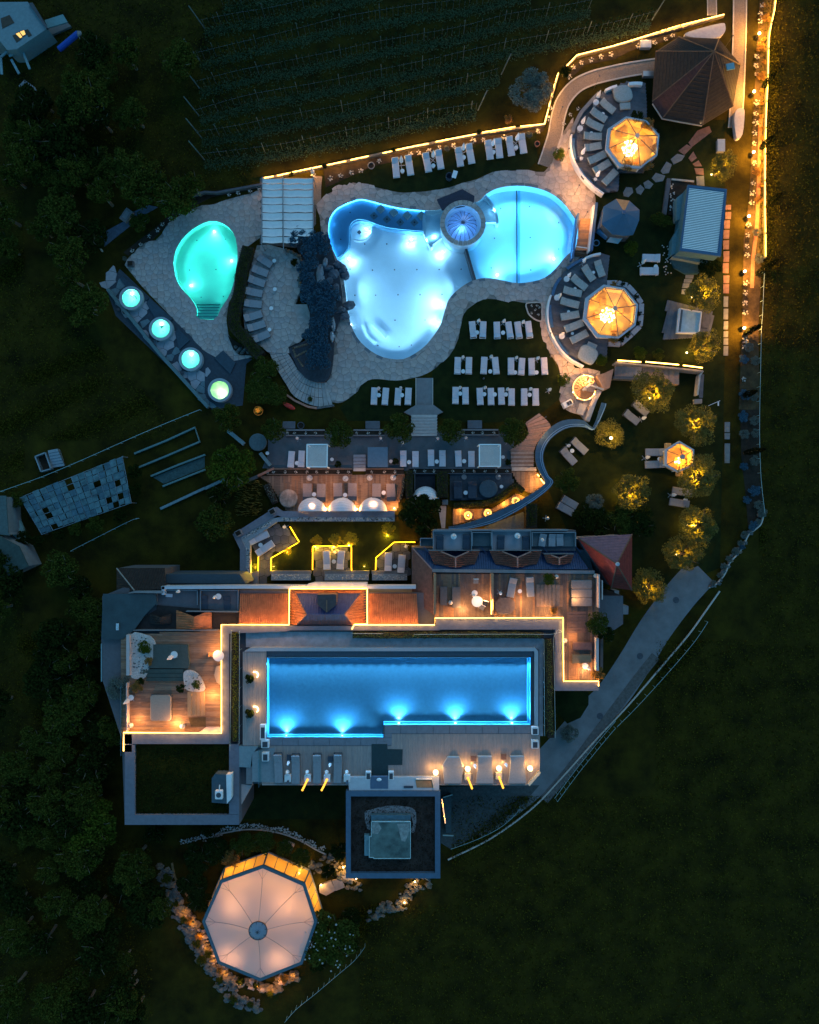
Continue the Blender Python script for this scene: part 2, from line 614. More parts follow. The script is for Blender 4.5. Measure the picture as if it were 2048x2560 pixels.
def stones(parent,cells,z,name='stone',mats=None,th=0.06,limit=290):
 mats=mats or M_stone
 rr=random.Random(len(cells))
 cells=sorted(cells,key=lambda c:-abs(area(c)))
 rest=MB()
 for i,c in enumerate(cells):
  h=z+rr.uniform(-0.008,0.008)
  if i<limit:
   cx=sum(p[0]for p in c)/len(c)
   cy=sum(p[1]for p in c)/len(c)
   mb=MB().prism([(x-cx,y-cy)for x,y in c],-th,0)
   o=bpy.data.objects.new(name,mb.mesh(name,rr.choice(mats)))
   COL.objects.link(o)
   if parent is not None:
    o.parent=parent
   o.location=Vector((cx,cy,h))-(wloc(parent)if parent is not None else Vector((0,0,0)))
  else:
   rest.prism(c,h-th,h)
 if rest.v:
  tag(build(rest,name+'_infill',mats[0],parent),kind='stuff')
def planks(parent,poly,z,dirv,wid,mats,name='plank',single=True,th=0.05,gap=0.012,lenm=3.6,seed=1,limit=290):
 """boards laid along dirv (unit, plan), cut to a polygon by sampling"""
 rr=random.Random(seed)
 d=Vector(dirv).normalized()
 n=Vector((-d.y,d.x))
 us=[p[0]*n.x+p[1]*n.y for p in poly]
 rows=int((max(us)-min(us))/wid)
 if rows<1:
  return
 wid2=(max(us)-min(us))/rows
 joined={}
 cnt=0
 for r in range(rows):
  u=min(us)+(r+0.5)*wid2
  xs=[]
  for a,b in zip(poly,poly[1:]+poly[:1]):
   ua=a[0]*n.x+a[1]*n.y-u
   ub=b[0]*n.x+b[1]*n.y-u
   if(ua>0)!=(ub>0):
    t=ua/(ua-ub)
    xs.append((a[0]+(b[0]-a[0])*t)*d.x+(a[1]+(b[1]-a[1])*t)*d.y)
  xs.sort()
  for s0,s1 in zip(xs[::2],xs[1::2]):
   cuts=[s0]
   c=s0+rr.uniform(0.4,1.0)*lenm
   while c<s1-0.5:
    cuts.append(c)
    c+=lenm
   cuts.append(s1)
   for c0,c1 in zip(cuts,cuts[1:]):
    hw=wid2/2-gap/2
    P=[(d.x*s+n.x*(u+e),d.y*s+n.y*(u+e))for s,e in((c0+gap/2,-hw),(c1-gap/2,-hw),(c1-gap/2,hw),(c0+gap/2,hw))]
    h=z+rr.uniform(-0.004,0.004)
    k=rr.randrange(len(mats))
    if single and cnt<limit:
     build(MB().prism(P,h-th,h),name,mats[k],parent)
     cnt+=1
    else:
     joined.setdefault(k,MB()).prism(P,h-th,h)
 for k,mb in joined.items():
  tag(build(mb,name+'s',mats[k],parent),kind='stuff')
def sheet(poly,z0,z1,m,name,parent=None):
 return build(MB().prism(poly,z0,z1),name,m,parent)
# ---------------------------------------------------------------- repeated things (built once, copied later)
def lounger_proto(name,label,cat,m_seat,m_head,m_frame,head=0.6,ang=24,L=2.0,Wd=0.72,legs=True,thick=0.12):
 t=thing(name,label,cat)
 f=MB()
 zf=0.26
 for sy in(-1,1):
  f.box(0,sy*(Wd/2-0.03),zf,L,0.06,0.07)
 for x in(-L/2+0.03,L/2-head,L/2-0.03):
  f.box(x,0,zf,0.055,Wd-0.125,0.06)
 build(f,'frame',m_frame,t,True)
 for sx in(-1,1):
  for sy in(-1,1):
   build(MB().box(sx*(L/2-0.18),sy*(Wd/2-0.03),0.11,0.06,0.055,0.22),'leg',m_frame,t,True)
 body=L-head
 build(MB().bevbox(-L/2+body/2,0,zf+0.04,body-0.02,Wd-0.03,thick,0.035),'mattress',m_seat,t,True)
 hb=MB().bevbox(head/2,0,0,head-0.02,Wd-0.03,thick,0.035)
 a=math.radians(ang)
 hb.v=[(x*math.cos(a)-z*math.sin(a)+L/2-head,y,x*math.sin(a)+z*math.cos(a)+zf+0.05)for x,y,z in hb.v]
 build(hb,'backrest',m_head,t,True)
 return t
P_white=lounger_proto('sun_lounger','x','sun lounger',M_cush,M_cushb,M_white)
P_grey=lounger_proto('sun_lounger','x','sun lounger',M_dcush,M_dcush,M_dmetal)
P_pale=lounger_proto('sun_lounger','x','sun lounger',M_cush,M_cush,M_white,ang=14)
P_sage=lounger_proto('sun_lounger','x','sun lounger',M_tcush,M_tcush,M_dmetal,ang=18)
P_navy=lounger_proto('sun_lounger','x','sun lounger',M_ncush,M_ncush,M_dmetal)
P_bed=lounger_proto('daybed','x','daybed',mat('warm grey fabric',(0.20,0.165,0.16),0.95,0.12,4),M_ncush,M_wood,L=2.4,Wd=1.0,head=0.6,ang=8,thick=0.2)
def parasol_proto():
 t=thing('closed_parasol','x','parasol')
 build(MB().box(0,0,0.04,0.95,0.09,0.06).box(0,0,0.045,0.09,0.95,0.06),'base',M_metal,t,True)
 build(MB().cyl(0,0,0.05,2.55,0.028,8),'pole',M_metal,t,True)
 build(MB().lathe([(0.03,0.95),(0.17,1.05),(0.24,1.3),(0.21,1.6),(0.14,2.0),(0.07,2.4),(0.0,2.72)],n=24,wob=lambda a:1+0.22*math.sin(8*a)),'canopy',M_para,t,True)
 return t
P_parasol=parasol_proto()
def table_proto():
 t=thing('side_table','x','side table')
 build(MB().cyl(0,0,0.42,0.46,0.26,20),'table_top',M_white,t,True)
 build(MB().cyl(0,0,0.03,0.42,0.03,8),'stem',M_metal,t,True)
 build(MB().cyl(0,0,0.0,0.03,0.17,16),'foot',M_metal,t,True)
 return t
P_table=table_proto()
def flower_proto(name,pm,n=15,r=0.26,lm=L_dark):
 t=thing(name,'x','flower')
 rr=random.Random(3)
 b=MB()
 for i in range(40):
  a,d=rr.uniform(0,6.28),r*math.sqrt(rr.random())
  quad_leaf(b,(d*math.cos(a),d*math.sin(a),rr.uniform(0.03,0.22)),0.11,rr)
 build(b,'foliage',lm,t,True)
 p=MB()
 for i in range(n):
  a,d=rr.uniform(0,6.28),r*0.9*math.sqrt(rr.random())
  c=(d*math.cos(a),d*math.sin(a),rr.uniform(0.2,0.30))
  s=rr.uniform(0.035,0.06)
  for k in range(5):
   aa=k*1.2566+a
   p.add([c,(c[0]+s*math.cos(aa-0.5),c[1]+s*math.sin(aa-0.5),c[2]+0.01),(c[0]+1.5*s*math.cos(aa),c[1]+1.5*s*math.sin(aa),c[2]),(c[0]+s*math.cos(aa+0.5),c[1]+s*math.sin(aa+0.5),c[2]+0.01)],[(0,1,2,3)])
 build(p,'petals',pm,t,True)
 return t
def quad_leaf(b,c,s,rr,up=0.5,asp=0.55):
 d=Vector((rr.gauss(0,1),rr.gauss(0,1),rr.gauss(0,1)*up)).normalized()
 n=Vector((rr.gauss(0,1),rr.gauss(0,1),rr.gauss(0,1)+0.6))
 w=d.cross(n).normalized()*s*asp/2
 c=Vector(c)
 b.add([c-d*s/2,c+w,c+d*s/2,c-w],[(0,1,2,3)])
P_flower=flower_proto('flower_clump',M_flower)
CROWNS={}
def crown_mesh(key,n,leaf,seed,hollow=0.0,flat=0.8,lumps=9,open_c=0.0,m=None):
 """unit crown: leaves gathered in clumps, with gaps between the clumps"""
 if key in CROWNS:
  return CROWNS[key]
 rr=random.Random(seed)
 cl=[]
 for i in range(lumps*3):
  a=rr.uniform(0,6.28)
  d=math.sqrt(rr.random())*0.72
  if d<open_c:
   d=open_c+rr.random()*0.2
  z=rr.uniform(-0.45,0.6)*(1-0.4*d)
  cl.append((d*math.cos(a),d*math.sin(a),z,rr.uniform(0.16,0.34)))
 b=MB()
 for i in range(n):
  c=rr.choice(cl)
  v=Vector((rr.gauss(0,1),rr.gauss(0,1),rr.gauss(0,1))).normalized()*c[3]*(0.55+0.5*rr.random()**0.5)
  p=(c[0]+v.x,c[1]+v.y,(c[2]+v.z)*flat)
  if math.hypot(p[0],p[1])<open_c*0.8:
   continue
  quad_leaf(b,p,leaf*rr.uniform(0.7,1.3),rr)
 me=b.mesh('crown_leaves',m)
 CROWNS[key]=me
 return me
def rosette_mesh(key,n_ros,seed,m):
 """unit crown made of rosettes of long narrow leaves"""
 if key in CROWNS:
  return CROWNS[key]
 rr=random.Random(seed)
 b=MB()
 for i in range(n_ros):
  a,d=rr.uniform(0,6.28),math.sqrt(rr.random())*0.85
  c=Vector((d*math.cos(a),d*math.sin(a),0.5*math.sqrt(max(0,1-d*d))+rr.uniform(-0.3,0.1)))
  ax=(c+Vector((rr.gauss(0,.3),rr.gauss(0,.3),0.5))).normalized()
  u=ax.orthogonal().normalized()
  w=ax.cross(u)
  for k in range(11):
   t=k*0.571*1.0+rr.uniform(-.15,.15)
   o=(u*math.cos(t)+w*math.sin(t))
   L=rr.uniform(0.15,0.24)
   e=c+(o+ax*rr.uniform(0.1,0.9)).normalized()*L
   s=ax.cross(o).normalized()*0.034
   mid=(c+e)/2+ax*0.03
   b.add([c,mid+s,e,mid-s],[(0,1,2,3)])
 me=b.mesh('rosette_leaves',m)
 CROWNS[key]=me
 return me
def tree(name,label,px,rpx,z_top=4.0,crown='dark',group=None,trunk=True,cat='tree',flat=None,z0=0.0,seedrot=None,sq=1.0):
 """tree whose crown is seen centred on px with radius rpx (photo pixels)"""
 zc=z0+z_top*0.62
 r=rpx*mpx(zc)
 c=W(px,zc)
 t=thing(name,label,cat,(c[0],c[1],z0),group)
 rr=random.Random(int(px[0]*7+px[1]))
 me,base={
  'dark':lambda:(crown_mesh('dark%d'%(rr.randrange(3)),3200,0.13,rr.randrange(3)+5,m=L_dark),1),
  'mid':lambda:(crown_mesh('mid%d'%rr.randrange(2),3600,0.11,21+rr.randrange(2),m=L_mid),1),
  'bright':lambda:(crown_mesh('bright',4200,0.10,31,m=L_bright),1),
  'olive':lambda:(crown_mesh('olive%d'%rr.randrange(3),5200,0.085,41+rr.randrange(3),open_c=0.2,lumps=12,m=L_olive),1),
  'ball':lambda:(crown_mesh('ball',6000,0.07,51,lumps=20,m=L_olive),1),
  'blue':lambda:(crown_mesh('blue',3600,0.13,61,m=L_blue),1),
  'grey':lambda:(crown_mesh('grey',5200,0.085,71,m=L_grey),1),
  'gold':lambda:(crown_mesh('gold',1800,0.16,81,m=L_gold),1),
  'rosette':lambda:(rosette_mesh('rosette%d'%rr.randrange(2),130,91+rr.randrange(2),L_blue),1),
 }[crown]()
 o=bpy.data.objects.new('crown',me)
 COL.objects.link(o)
 o.parent=t
 fl=flat if flat is not None else(z_top*0.42)/max(r,0.1)
 o.scale=(r,r*sq,r*max(0.25,min(1.1,fl)))
 o.location=(0,0,zc-z0)
 o.rotation_euler=(0,0,rr.uniform(0,6.28))
 if trunk:
  b=MB()
  tr=0.05+0.02*z_top
  pts=[Vector((0,0,0)),Vector((rr.uniform(-.1,.1),rr.uniform(-.1,.1),z_top*.25)),Vector((rr.uniform(-.2,.2),rr.uniform(-.2,.2),z_top*.45))]
  b.tube(pts[0],pts[1],tr*1.3,tr,8).tube(pts[1],pts[2],tr,tr*.8,8)
  for k in range(6):
   a=k*1.05+rr.uniform(-.3,.3)
   e=pts[2]+Vector((math.cos(a)*r*.5,math.sin(a)*r*.5,z_top*rr.uniform(.1,.3)))
   b.tube(pts[2],e,tr*.6,tr*.25,6)
   e2=e+Vector((math.cos(a+.5)*r*.25,math.sin(a+.5)*r*.25,z_top*.1))
   b.tube(e,e2,tr*.25,tr*.1,5)
  build(b,'trunk',M_bark,t,True)
 return t
def hedge(name,label,pts,wpx,z1,m,z0=0.0,dens=42,leaf=0.14,cat='hedge',parent=None,group=None):
 """clipped hedge following a plan polyline; leaves on a solid dark core"""
 mid=pts[len(pts)//2]
 c=W(mid,z1)
 t=thing(name,label,cat,(c[0],c[1],z0),group)if parent is None else parent
 P=[V3(p,z1)for p in resample(pts,8)]
 w=wpx*mpx(z1)
 rr=random.Random(len(pts)+int(mid[0]))
 b=MB()
 for i in range(len(P)-1):
  a,e=P[i],P[i+1]
  d=(e-a)
  n=Vector((-d.y,d.x,0)).normalized()
  for k in range(int(dens*max(1,w)*d.length*2.6)):
   u=rr.uniform(-.5,.5)
   p=a+d*rr.random()+n*u*w*(1+.12*math.sin(i*.9))
   z=z1-.04-.3*abs(2*u)**3*min(1,z1-z0)+rr.uniform(-.1,.12)
   quad_leaf(b,(p.x,p.y,z),leaf*rr.uniform(.7,1.3),rr)
 core=MB()
 band(pts,wpx*0.84,z0,z1-0.12,None,'',mb=core)
 build(core,'branches',M_soil,t)
 build(b,'foliage',m,t)
 return t
def cypress(foot,tip,label):
 """slender cypress: foot and tip as seen"""
 a=W(foot,0)
 d0=math.dist((0,0),a)
 pt=W(tip,0)
 h=H*(1-d0/max(math.dist((0,0),pt),d0*1.01))
 h=max(2.2,min(7,h))
 t=thing('cypress_tree',label,'cypress',(a[0],a[1],0),'cypresses along the lit border')
 rr=random.Random(int(foot[1]))
 b=MB()
 for i in range(1400):
  z=rr.random()
  r=0.42*(math.sin(math.pi*min(1,z**.7*.94+.04))**.7)*math.sqrt(rr.random())
  an=rr.uniform(0,6.28)
  quad_leaf(b,(r*math.cos(an),r*math.sin(an),0.2+z*(h-.2)),0.2,rr,up=2.2,asp=.35)
 build(b,'crown',L_cyp,t,True)
 build(MB().tube((0,0,0),(0,0,h*.9),.07,.02,7),'trunk',M_bark,t,True)
 return t
def path_lamp(px,label,power=55,z=0.9,group='bollard lamps along the border'):
 a=W(px,z)
 t=thing('garden_lamp',label,'lamp',(a[0],a[1],0),group)
 build(MB().cyl(0,0,0,z-0.12,0.04,8),'pole',M_dmetal,t,True)
 build(MB().blob(0,0,z,0.16,0.16,0.16,1,10,6,0),'lamp_globe',E_lamp,t,True)
 lamp('bulb',(a[0],a[1],z+.65),power*60,(1,.42,.06),.05,t)
 return t
def ground_lamp(px,label,power=40,z=0.25,tz=None):
 a=W(px,z)
 t=thing('spot_lamp',label,'lamp',(a[0],a[1],0),'spot lamps under the garden trees')
 build(MB().cyl(0,0,0,.14,.05,8),'stem',M_dmetal,t,True)
 build(MB().blob(0,0,.2,.10,.10,.08,2,10,5,0),'lamp_globe',E_lamp,t,True)
 lamp('bulb',(a[0],a[1],.9),power*3,(1,.52,.08),.05,t)
 return t
def glow_ball(px,z,r,label,power=8,e=E_soft):
 a=W(px,z+r)
 t=thing('ball_lamp',label,'lamp',(a[0],a[1],z))
 build(MB().blob(0,0,r+.02,r,r,r,2,14,8,0),'lamp_globe',e,t,True)
 build(MB().cyl(0,0,0,.05,r*.5,10),'foot',M_metal,t,True)
 if power:
  lamp('bulb',(a[0],a[1],z+2*r+.1),power,(1,.66,.32),.08,t)
 return t
def pot_plant(px,z,rpx,label,crown='mid',group=None,h=0.6):
 r=rpx*mpx(z+h)
 a=W(px,z+h)
 t=thing('potted_plant',label,'potted plant',(a[0],a[1],z),group)
 build(MB().lathe([(0,.02),(r*.4,.02),(r*.55,h*.6),(r*.6,h*.62),(r*.5,h*.55),(0,h*.5)],n=16),'pot',M_terra,t,True)
 me={'mid':lambda:crown_mesh('mid0',3600,.11,21,m=L_mid),'gold':lambda:crown_mesh('gold',1800,.16,81,m=L_gold),'dark':lambda:crown_mesh('dark0',3200,.13,5,m=L_dark),'bright':lambda:crown_mesh('bright',4200,.10,31,m=L_bright)}[crown]()
 o=bpy.data.objects.new('crown',me)
 COL.objects.link(o)
 o.parent=t
 o.location=(0,0,h+r*.3)
 o.scale=(r,r,r*.6)
 return t
def pot_round(px,z,rpx,label,m=M_terra,group=None):
 r=rpx*mpx(z+.45)
 a=W(px,z+.45)
 t=thing('round_pot',label,'plant pot',(a[0],a[1],z),group)
 build(MB().lathe([(0,0),(r*.7,0),(r,.4),(r,.45),(r*.82,.45),(r*.75,.3)],n=20),'pot',m,t,True)
 build(MB().cyl(0,0,.2,.32,r*.76,16),'soil',M_soil,t,True)
 return t
def bar(mb,a,b,za,zb,w,h):
 """straight bar between plan points a, b (metres) at heights za, zb"""
 A,B=Vector((a[0],a[1],za)),Vector((b[0],b[1],zb))
 d=(B-A).normalized()
 n=Vector((-d.y,d.x,0)).normalized()*w/2
 u=Vector((0,0,h))
 mb.add([A+n,A-n,B-n,B+n,A+n+u,A-n+u,B-n+u,B+n+u],[(0,1,2,3),(7,6,5,4),(0,4,5,1),(1,5,6,2),(2,6,7,3),(3,7,4,0)])
 return mb
def slab(mb,pts3,th=0.12):
 """sloped roof plane with thickness, 3-D corner list"""
 n=len(pts3)
 P=[Vector(p)for p in pts3]
 nn=Vector((0,0,0))
 for i in range(n):
  nn+=P[i].cross(P[(i+1)%n])
 if nn.z<0:
  P=P[::-1]
 lo=[p-Vector((0,0,th))for p in P]
 mb.add(P+lo,[tuple(range(n)),tuple(range(2*n-1,n-1,-1))]+[(i,n+i,n+(i+1)%n,(i+1)%n)for i in range(n)])
 return mb
def ribs(mb,e0,e1,r0,r1,step=0.22,w=0.1,h=0.06,lift=0.0):
 """raised tile courses running from the eave e0-e1 up to the ridge r0-r1"""
 e0,e1,r0,r1=map(Vector,(e0,e1,r0,r1))
 n=max(1,int((e1-e0).length/step))
 for i in range(n+1):
  t=i/n
  a=e0.lerp(e1,t)
  b=r0.lerp(r1,t)
  if(a-b).length<0.15:
   continue
  s=(e1-e0).normalized()*w/2
  u=Vector((0,0,h))
  dn=Vector((0,0,.03))
  mb.add([a-s-dn,a+s-dn,b+s-dn,b-s-dn,a+u,b+u],[(0,4,5,3),(1,2,5,4),(0,1,4),(2,3,5)])
 return mb
def ribs_clip(mb,poly3,direction,step=0.25,w=0.1,h=0.05):
 """raised courses along `direction` (plan) over a planar 3-D polygon"""
 P=[Vector(p)for p in poly3]
 n=Vector((0,0,0))
 for i in range(len(P)):
  n+=P[i].cross(P[(i+1)%len(P)])
 n.normalize()
 if n.z<0:
  n=-n
 zf=lambda x,y:P[0].z-(n.x*(x-P[0].x)+n.y*(y-P[0].y))/n.z
 d=Vector((*direction,)).normalized()
 s=Vector((-d.y,d.x))
 us=[p.x*s.x+p.y*s.y for p in P]
 u=min(us)+step/2
 while u<max(us):
  xs=[]
  for a,b in zip(P,P[1:]+P[:1]):
   ua=a.x*s.x+a.y*s.y-u
   ub=b.x*s.x+b.y*s.y-u
   if(ua>0)!=(ub>0):
    t=ua/(ua-ub)
    xs.append((a.x+(b.x-a.x)*t)*d.x+(a.y+(b.y-a.y)*t)*d.y)
  xs.sort()
  for c0,c1 in zip(xs[::2],xs[1::2]):
   if c1-c0<.1:
    continue
   c0+=.03
   c1-=.03
   q4=[]
   for c in(c0,c1):
    for e in(-w/2,w/2):
     x,y=d.x*c+s.x*(u+e),d.y*c+s.y*(u+e)
     q4.append((x,y,zf(x,y)-.02))
   tops=[]
   for c in(c0,c1):
    x,y=d.x*c+s.x*u,d.y*c+s.y*u
    tops.append((x,y,zf(x,y)+h))
   mb.add([q4[0],q4[1],q4[3],q4[2],tops[0],tops[1]],[(0,4,5,3),(1,2,5,4),(0,1,4),(2,3,5)])
  u+=step
 return mb
def roof_face(parent,pts,m,mt=None,direction=None,step=0.3,name='roof_slope',label=None,w=.12,h=.06):
 """pts: list of (pixel, z)"""
 P3=[V3(p,z)for p,z in pts]
 o=build(slab(MB(),P3,.15),name,m,parent)
 if label:
  o['label']=label
 if direction:
  r=ribs_clip(MB(),P3,direction,step,w,h)
  if r.v:
   tag(build(r,'tile_courses',mt or m,o),kind='stuff')
 return o
# ================================================================ ground and pools
POOL=smooth(qs('F',(1110,445),(1060,330),(1040,220),(1050,120),(1090,50),(1140,10))+[(883,501),(904,496.5),(930,502),(960,510),(1000,519),(1035,523),(1077,526),(1110,520)]
   +[(1150,500),(1185,505),(1199,501.6),(1217,484),(1246,470),(1285,464.5),(1321,466),(1359,475),(1389,490),(1410,509),(1424,527),(1436,545),(1444,565),(1446,590),(1444,606),(1438,622),(1416,639.6),(1401,657),(1380,681),(1356,697.5),(1321,706),(1291,708),(1261,702),(1232,696),(1202,696),(1172,706),(1143,726),(1122,749),(1111,779),(1103,809),(1083,841),(1060,868),(1024,892),(999,899),(957,893),(922,874),(895,847),(879,815),(870,780),(865,738),(859,696),(847.4,660)],3)
KPOOL=smooth([(433.3,660.4),(437.8,630.7),(451,604),(472,580),(498.6,562.5),(521,553),(544.6,553.5),(568.4,565.4),(586,586),(592,610),(594.5,636.6),(590.6,672.3),(584.7,708),(571.4,743.5),(552,772),(542,799)],3,False)+smooth([(490,798),(491,770),(475,743.5),(454,721),(439.3,696)],3,False)
ZW=-0.06
def holed(outer,holes,z,m,name):
 """flat sheet with openings"""
 rings=[[Vector((x,y,0))for x,y in ccw(outer)]]+[[Vector((x,y,0))for x,y in ccw(h)[::-1]]for h in holes]
 flat=[p for r in rings for p in r]
 tr=tessellate_polygon(rings)
 mb=MB()
 fs=[]
 for a in tr:
  a=tuple(a)
  if area([(flat[i].x,flat[i].y)for i in a])<0:
   a=a[::-1]
  fs.append(a)
 mb.add([(p.x,p.y,z)for p in flat],fs)
 return mb
poolW,kpoolW=WP(POOL,0),WP(KPOOL,0)
struct(holed([(-700,-700),(700,-700),(700,700),(-700,700)],[poolW,kpoolW],0.0,None,'ground'),'ground',M_grass)
def basin(name,outline,depth,m_wall,m_floor,m_water,water_name,z=0.0,zw=None,skirt=0.0):
 zw=z-0.06 if zw is None else zw
 P=ccw(outline)
 n=len(P)
 w=MB()
 w.add([(x,y,z-.001)for x,y in P]+[(x,y,z-depth)for x,y in P],[(i,n+i,n+(i+1)%n,(i+1)%n)for i in range(n)])
 fl=holed(P,[],z-depth,None,'')
 bs=tag(thing(name,None,None),kind='structure')
 build(w,'basin_wall',m_wall,bs)
 build(fl,'basin_floor',m_floor,bs)
 wt=holed(P,[],zw,None,'')
 tag(build(wt,water_name,m_water),kind='structure')
 return bs
M_basin=mat('white pool render',(0.80,0.85,0.88),0.7,0.04,0.5)
M_basing=mat('green pool render',(0.50,0.78,0.68),0.7,0.05,0.5)
M_basinb=mat('blue pool tile',(0.30,0.55,0.68),0.7,0.12,0.45,detail=9)
W_main=clearmat('pool water',(0.62,0.87,0.97),ior=1.33,bump=0.25,bscale=1.2)
W_kids=clearmat('green pool water',(0.45,0.95,0.88),ior=1.33,bump=0.25,bscale=1.2)
W_roof=clearmat('roof pool water',(0.32,0.74,0.94),ior=1.33,bump=0.35,bscale=1.6)
main=basin('main_pool',poolW,1.35,M_basin,M_basin,W_main,'pool_water')
kids=basin('small_pool',kpoolW,1.0,M_basing,M_basing,W_kids,'small_pool_water')
# shallow ledge along the upper left of the main pool
INN=qs('F',(1110,447),(1160,420),(1200,380),(1222,320),(1224,240),(1228,180),(1255,140),(1310,122),(1380,138),(1460,168),(1560,195),(1725,213))+[q('G',60,218),q('G',125,222)]
INN=smooth(INN,3,False)
ledge=[p for p in POOL if False]
i0=min(range(len(POOL)),key=lambda i:math.dist(POOL[i],q('F',1110,445)))
i1=min(range(len(POOL)),key=lambda i:math.dist(POOL[i],(1062,525)))
ring_out=POOL[i0:i1+1]if i1>i0 else POOL[i0:]+POOL[:i1+1]
LEDGE=ring_out+INN[::-1]
zl=-0.42
build(MB().prism(WP(LEDGE,0),-1.34,zl),'shallow_ledge',mat('blue ledge render',(0.18,0.40,0.58),.7,.05,.6),main)
build(MB().ribbon(*[[((x)*1,y)for x,y in[W((p[0]+o,p[1]+o),zl)for p in INN]]for o in(-1.2,1.2)],zl,zl+.05),'ledge_nosing',mat('dark pool trim',(.03,.07,.12),.6,.1),main)
# dividing wall and the lane line in the right basin
def beam(a,b,wpx,z0,z1,m,name,parent):
 return band([a,b],wpx,z0,z1,m,name,parent)
beam((1165,620),q('G',555,640),6,-1.34,.02,M_dmetal,'divider_wall',main)
beam((1292,466),q('G',905,660),2.2,-1.34,-1.30,M_dmetal,'lane_line',main)
beam((1298,468),q('G',918,660),6.5,-1.345,-1.32,M_basinb,'lane_tile_band',main)
for p in qs('F',(1348,331),(1534,330),(1720,330),(1225,541),(1413,551),(1599,547),(1265,762),(1440,762),(1628,758),(1603,972),(1458,1185),(1146,291),(1225,65),(1638,1195))+qs('G',(182,325),(62,546),(250,545),(435,543),(89,758),(274,755),(131,971),(15,1182),(768,30),(1011,15),(1256,151),(716,282),(1017,276),(1257,373),(688,532),(1021,549)):
 x,y=W(p,-1.3)
 on_ledge=inside(p,LEDGE)
 zz=zl if on_ledge else-1.34
 x,y=W(p,zz)
 build(MB().cyl(x,y,zz,zz+.025,.085,10),'floor_jet',M_dmetal,main)
# drain plate and curved underwater bench top left
dx,dy=W(q('F',1302,231),-1.3)
build(MB().box(dx,dy,-1.32,.42,.42,.04,.78),'drain_plate',M_dmetal,main)
bx,by=W(q('F',1305,195),-1.0)
arc=[(bx+1.55*math.cos(a),by-.2+1.5*math.sin(a))for a in[math.radians(-120+i*12)for i in range(12)]]
build(MB().ribbon(arc,[(x+.12*(bx-x),y+.12*(by-y))for x,y in arc],-1.34,-.9),'curved_bench',M_basin,main)
# big moulded slide shape at the lower left of the floor
for k,(a,b,c)in enumerate(((q('F',1330,1010),q('F',1370,1110),q('F',1440,1170)),(q('F',1420,1000),q('F',1490,1070),q('F',1530,1110)))):
 band(smooth([a,b,c],4,False),9,-1.34,-1.05,M_basin,'floor_grip_ridge',main)
# fan steps beside the tower
def fan_steps(cx,cy,r0,r1,a0,a1,n,zlo,zhi,m,parent,name='step',inv=False):
 for i in range(n):
  b0=math.radians(a0+(a1-a0)*i/n)
  b1=math.radians(a0+(a1-a0)*(i+1)/n)
  z=zlo+(zhi-zlo)*((n-i)if inv else(i+1))/n
  x,y=cx,cy
  P=[(x+r0*math.cos(b0),y+r0*math.sin(b0)),(x+r1*math.cos(b0),y+r1*math.sin(b0)),(x+r1*math.cos((b0+b1)/2),y+r1*math.sin((b0+b1)/2)),(x+r1*math.cos(b1),y+r1*math.sin(b1)),(x+r0*math.cos(b1),y+r0*math.sin(b1))]
  build(MB().prism(P,zlo-.02,z),name,m,parent)
  build(bar(MB(),P[3],P[4],z-.01,z-.01,.07,.03),'step_nosing',mat('blue step nosing',(.10,.26,.40),.6),parent)  # darker line along each tread edge, separates the steps
TC_=q('G',450,150)
tcx,tcy=W(TC_,-.5)
u=mpx(0)
for nm,rx,az0,az1,n in(('w',96,172,216,9),('e',84,60,0,8)):
 fan_steps(tcx,tcy,50*u,rx*u,az0,az1,n,-1.3 if nm=='w' else-1.0,-.25,M_basin,main,'pool_step')
band([(tcx,tcy),(tcx,tcy)],1,0,0,None,'',mb=MB())
def arc_px(c,r,a0,a1,n=10):
 return[(c[0]+r*math.cos(math.radians(a0+(a1-a0)*i/n)),c[1]-r*math.sin(math.radians(a0+(a1-a0)*i/n)))for i in range(n+1)]
band(arc_px(TC_,98,168,218),7,-1.3,-.16,M_basin,'step_cheek',main)
band(arc_px(TC_,86,62,-2),7,-1.3,-.16,M_basin,'step_cheek',main)
# round bastion with its glass dome
tw=thing('pool_tower','round stone-rimmed tower with a violet glass dome standing between the two pools','tower',(tcx,tcy,-1.3))
zr=1.5
rx,ry=W(q('G',450,152),zr)
uo=mpx(zr)
r_in,r_out=45.5*uo,57*uo
bwall=MB().lathe([(r_out-.12,-1.3),(r_out-.12,zr-.15)],rx,ry,48)
build(bwall,'tower_wall',mat('pale blue render',(.34,.44,.52),.7,.08,1),tw,sm=True)
build(MB().lathe([(r_in+.05,zr-.2),(r_in+.05,-0.6),(0.01,-.6)],rx,ry,48),'inner_wall',M_basin,tw,sm=True)
for k in range(28):
 a0,a1=2*math.pi*k/28+.012,2*math.pi*(k+1)/28-.012
 P=[(rx+r*math.cos(a),ry+r*math.sin(a))for r,a in((r_in,a0),(r_out,a0),(r_out,a1),(r_in,a1))]
 build(MB().prism(P,zr-.18,zr),'rim_stone',M_stone[k%2+1]if k%3 else M_stone[4],tw)
M_dome=clearmat('violet dome glass',(.70,.80,.95),.10,.05,diff=(.45,.56,.9),dfac=.25)
dcx,dcy=W(q('G',445,178),.3)
prof=[(37*uo*math.cos(t),.15+1.15*math.sin(t))for t in[math.radians(a)for a in range(0,91,10)]]
build(MB().lathe(prof,dcx,dcy,32),'glass_dome',M_dome,tw,sm=True)
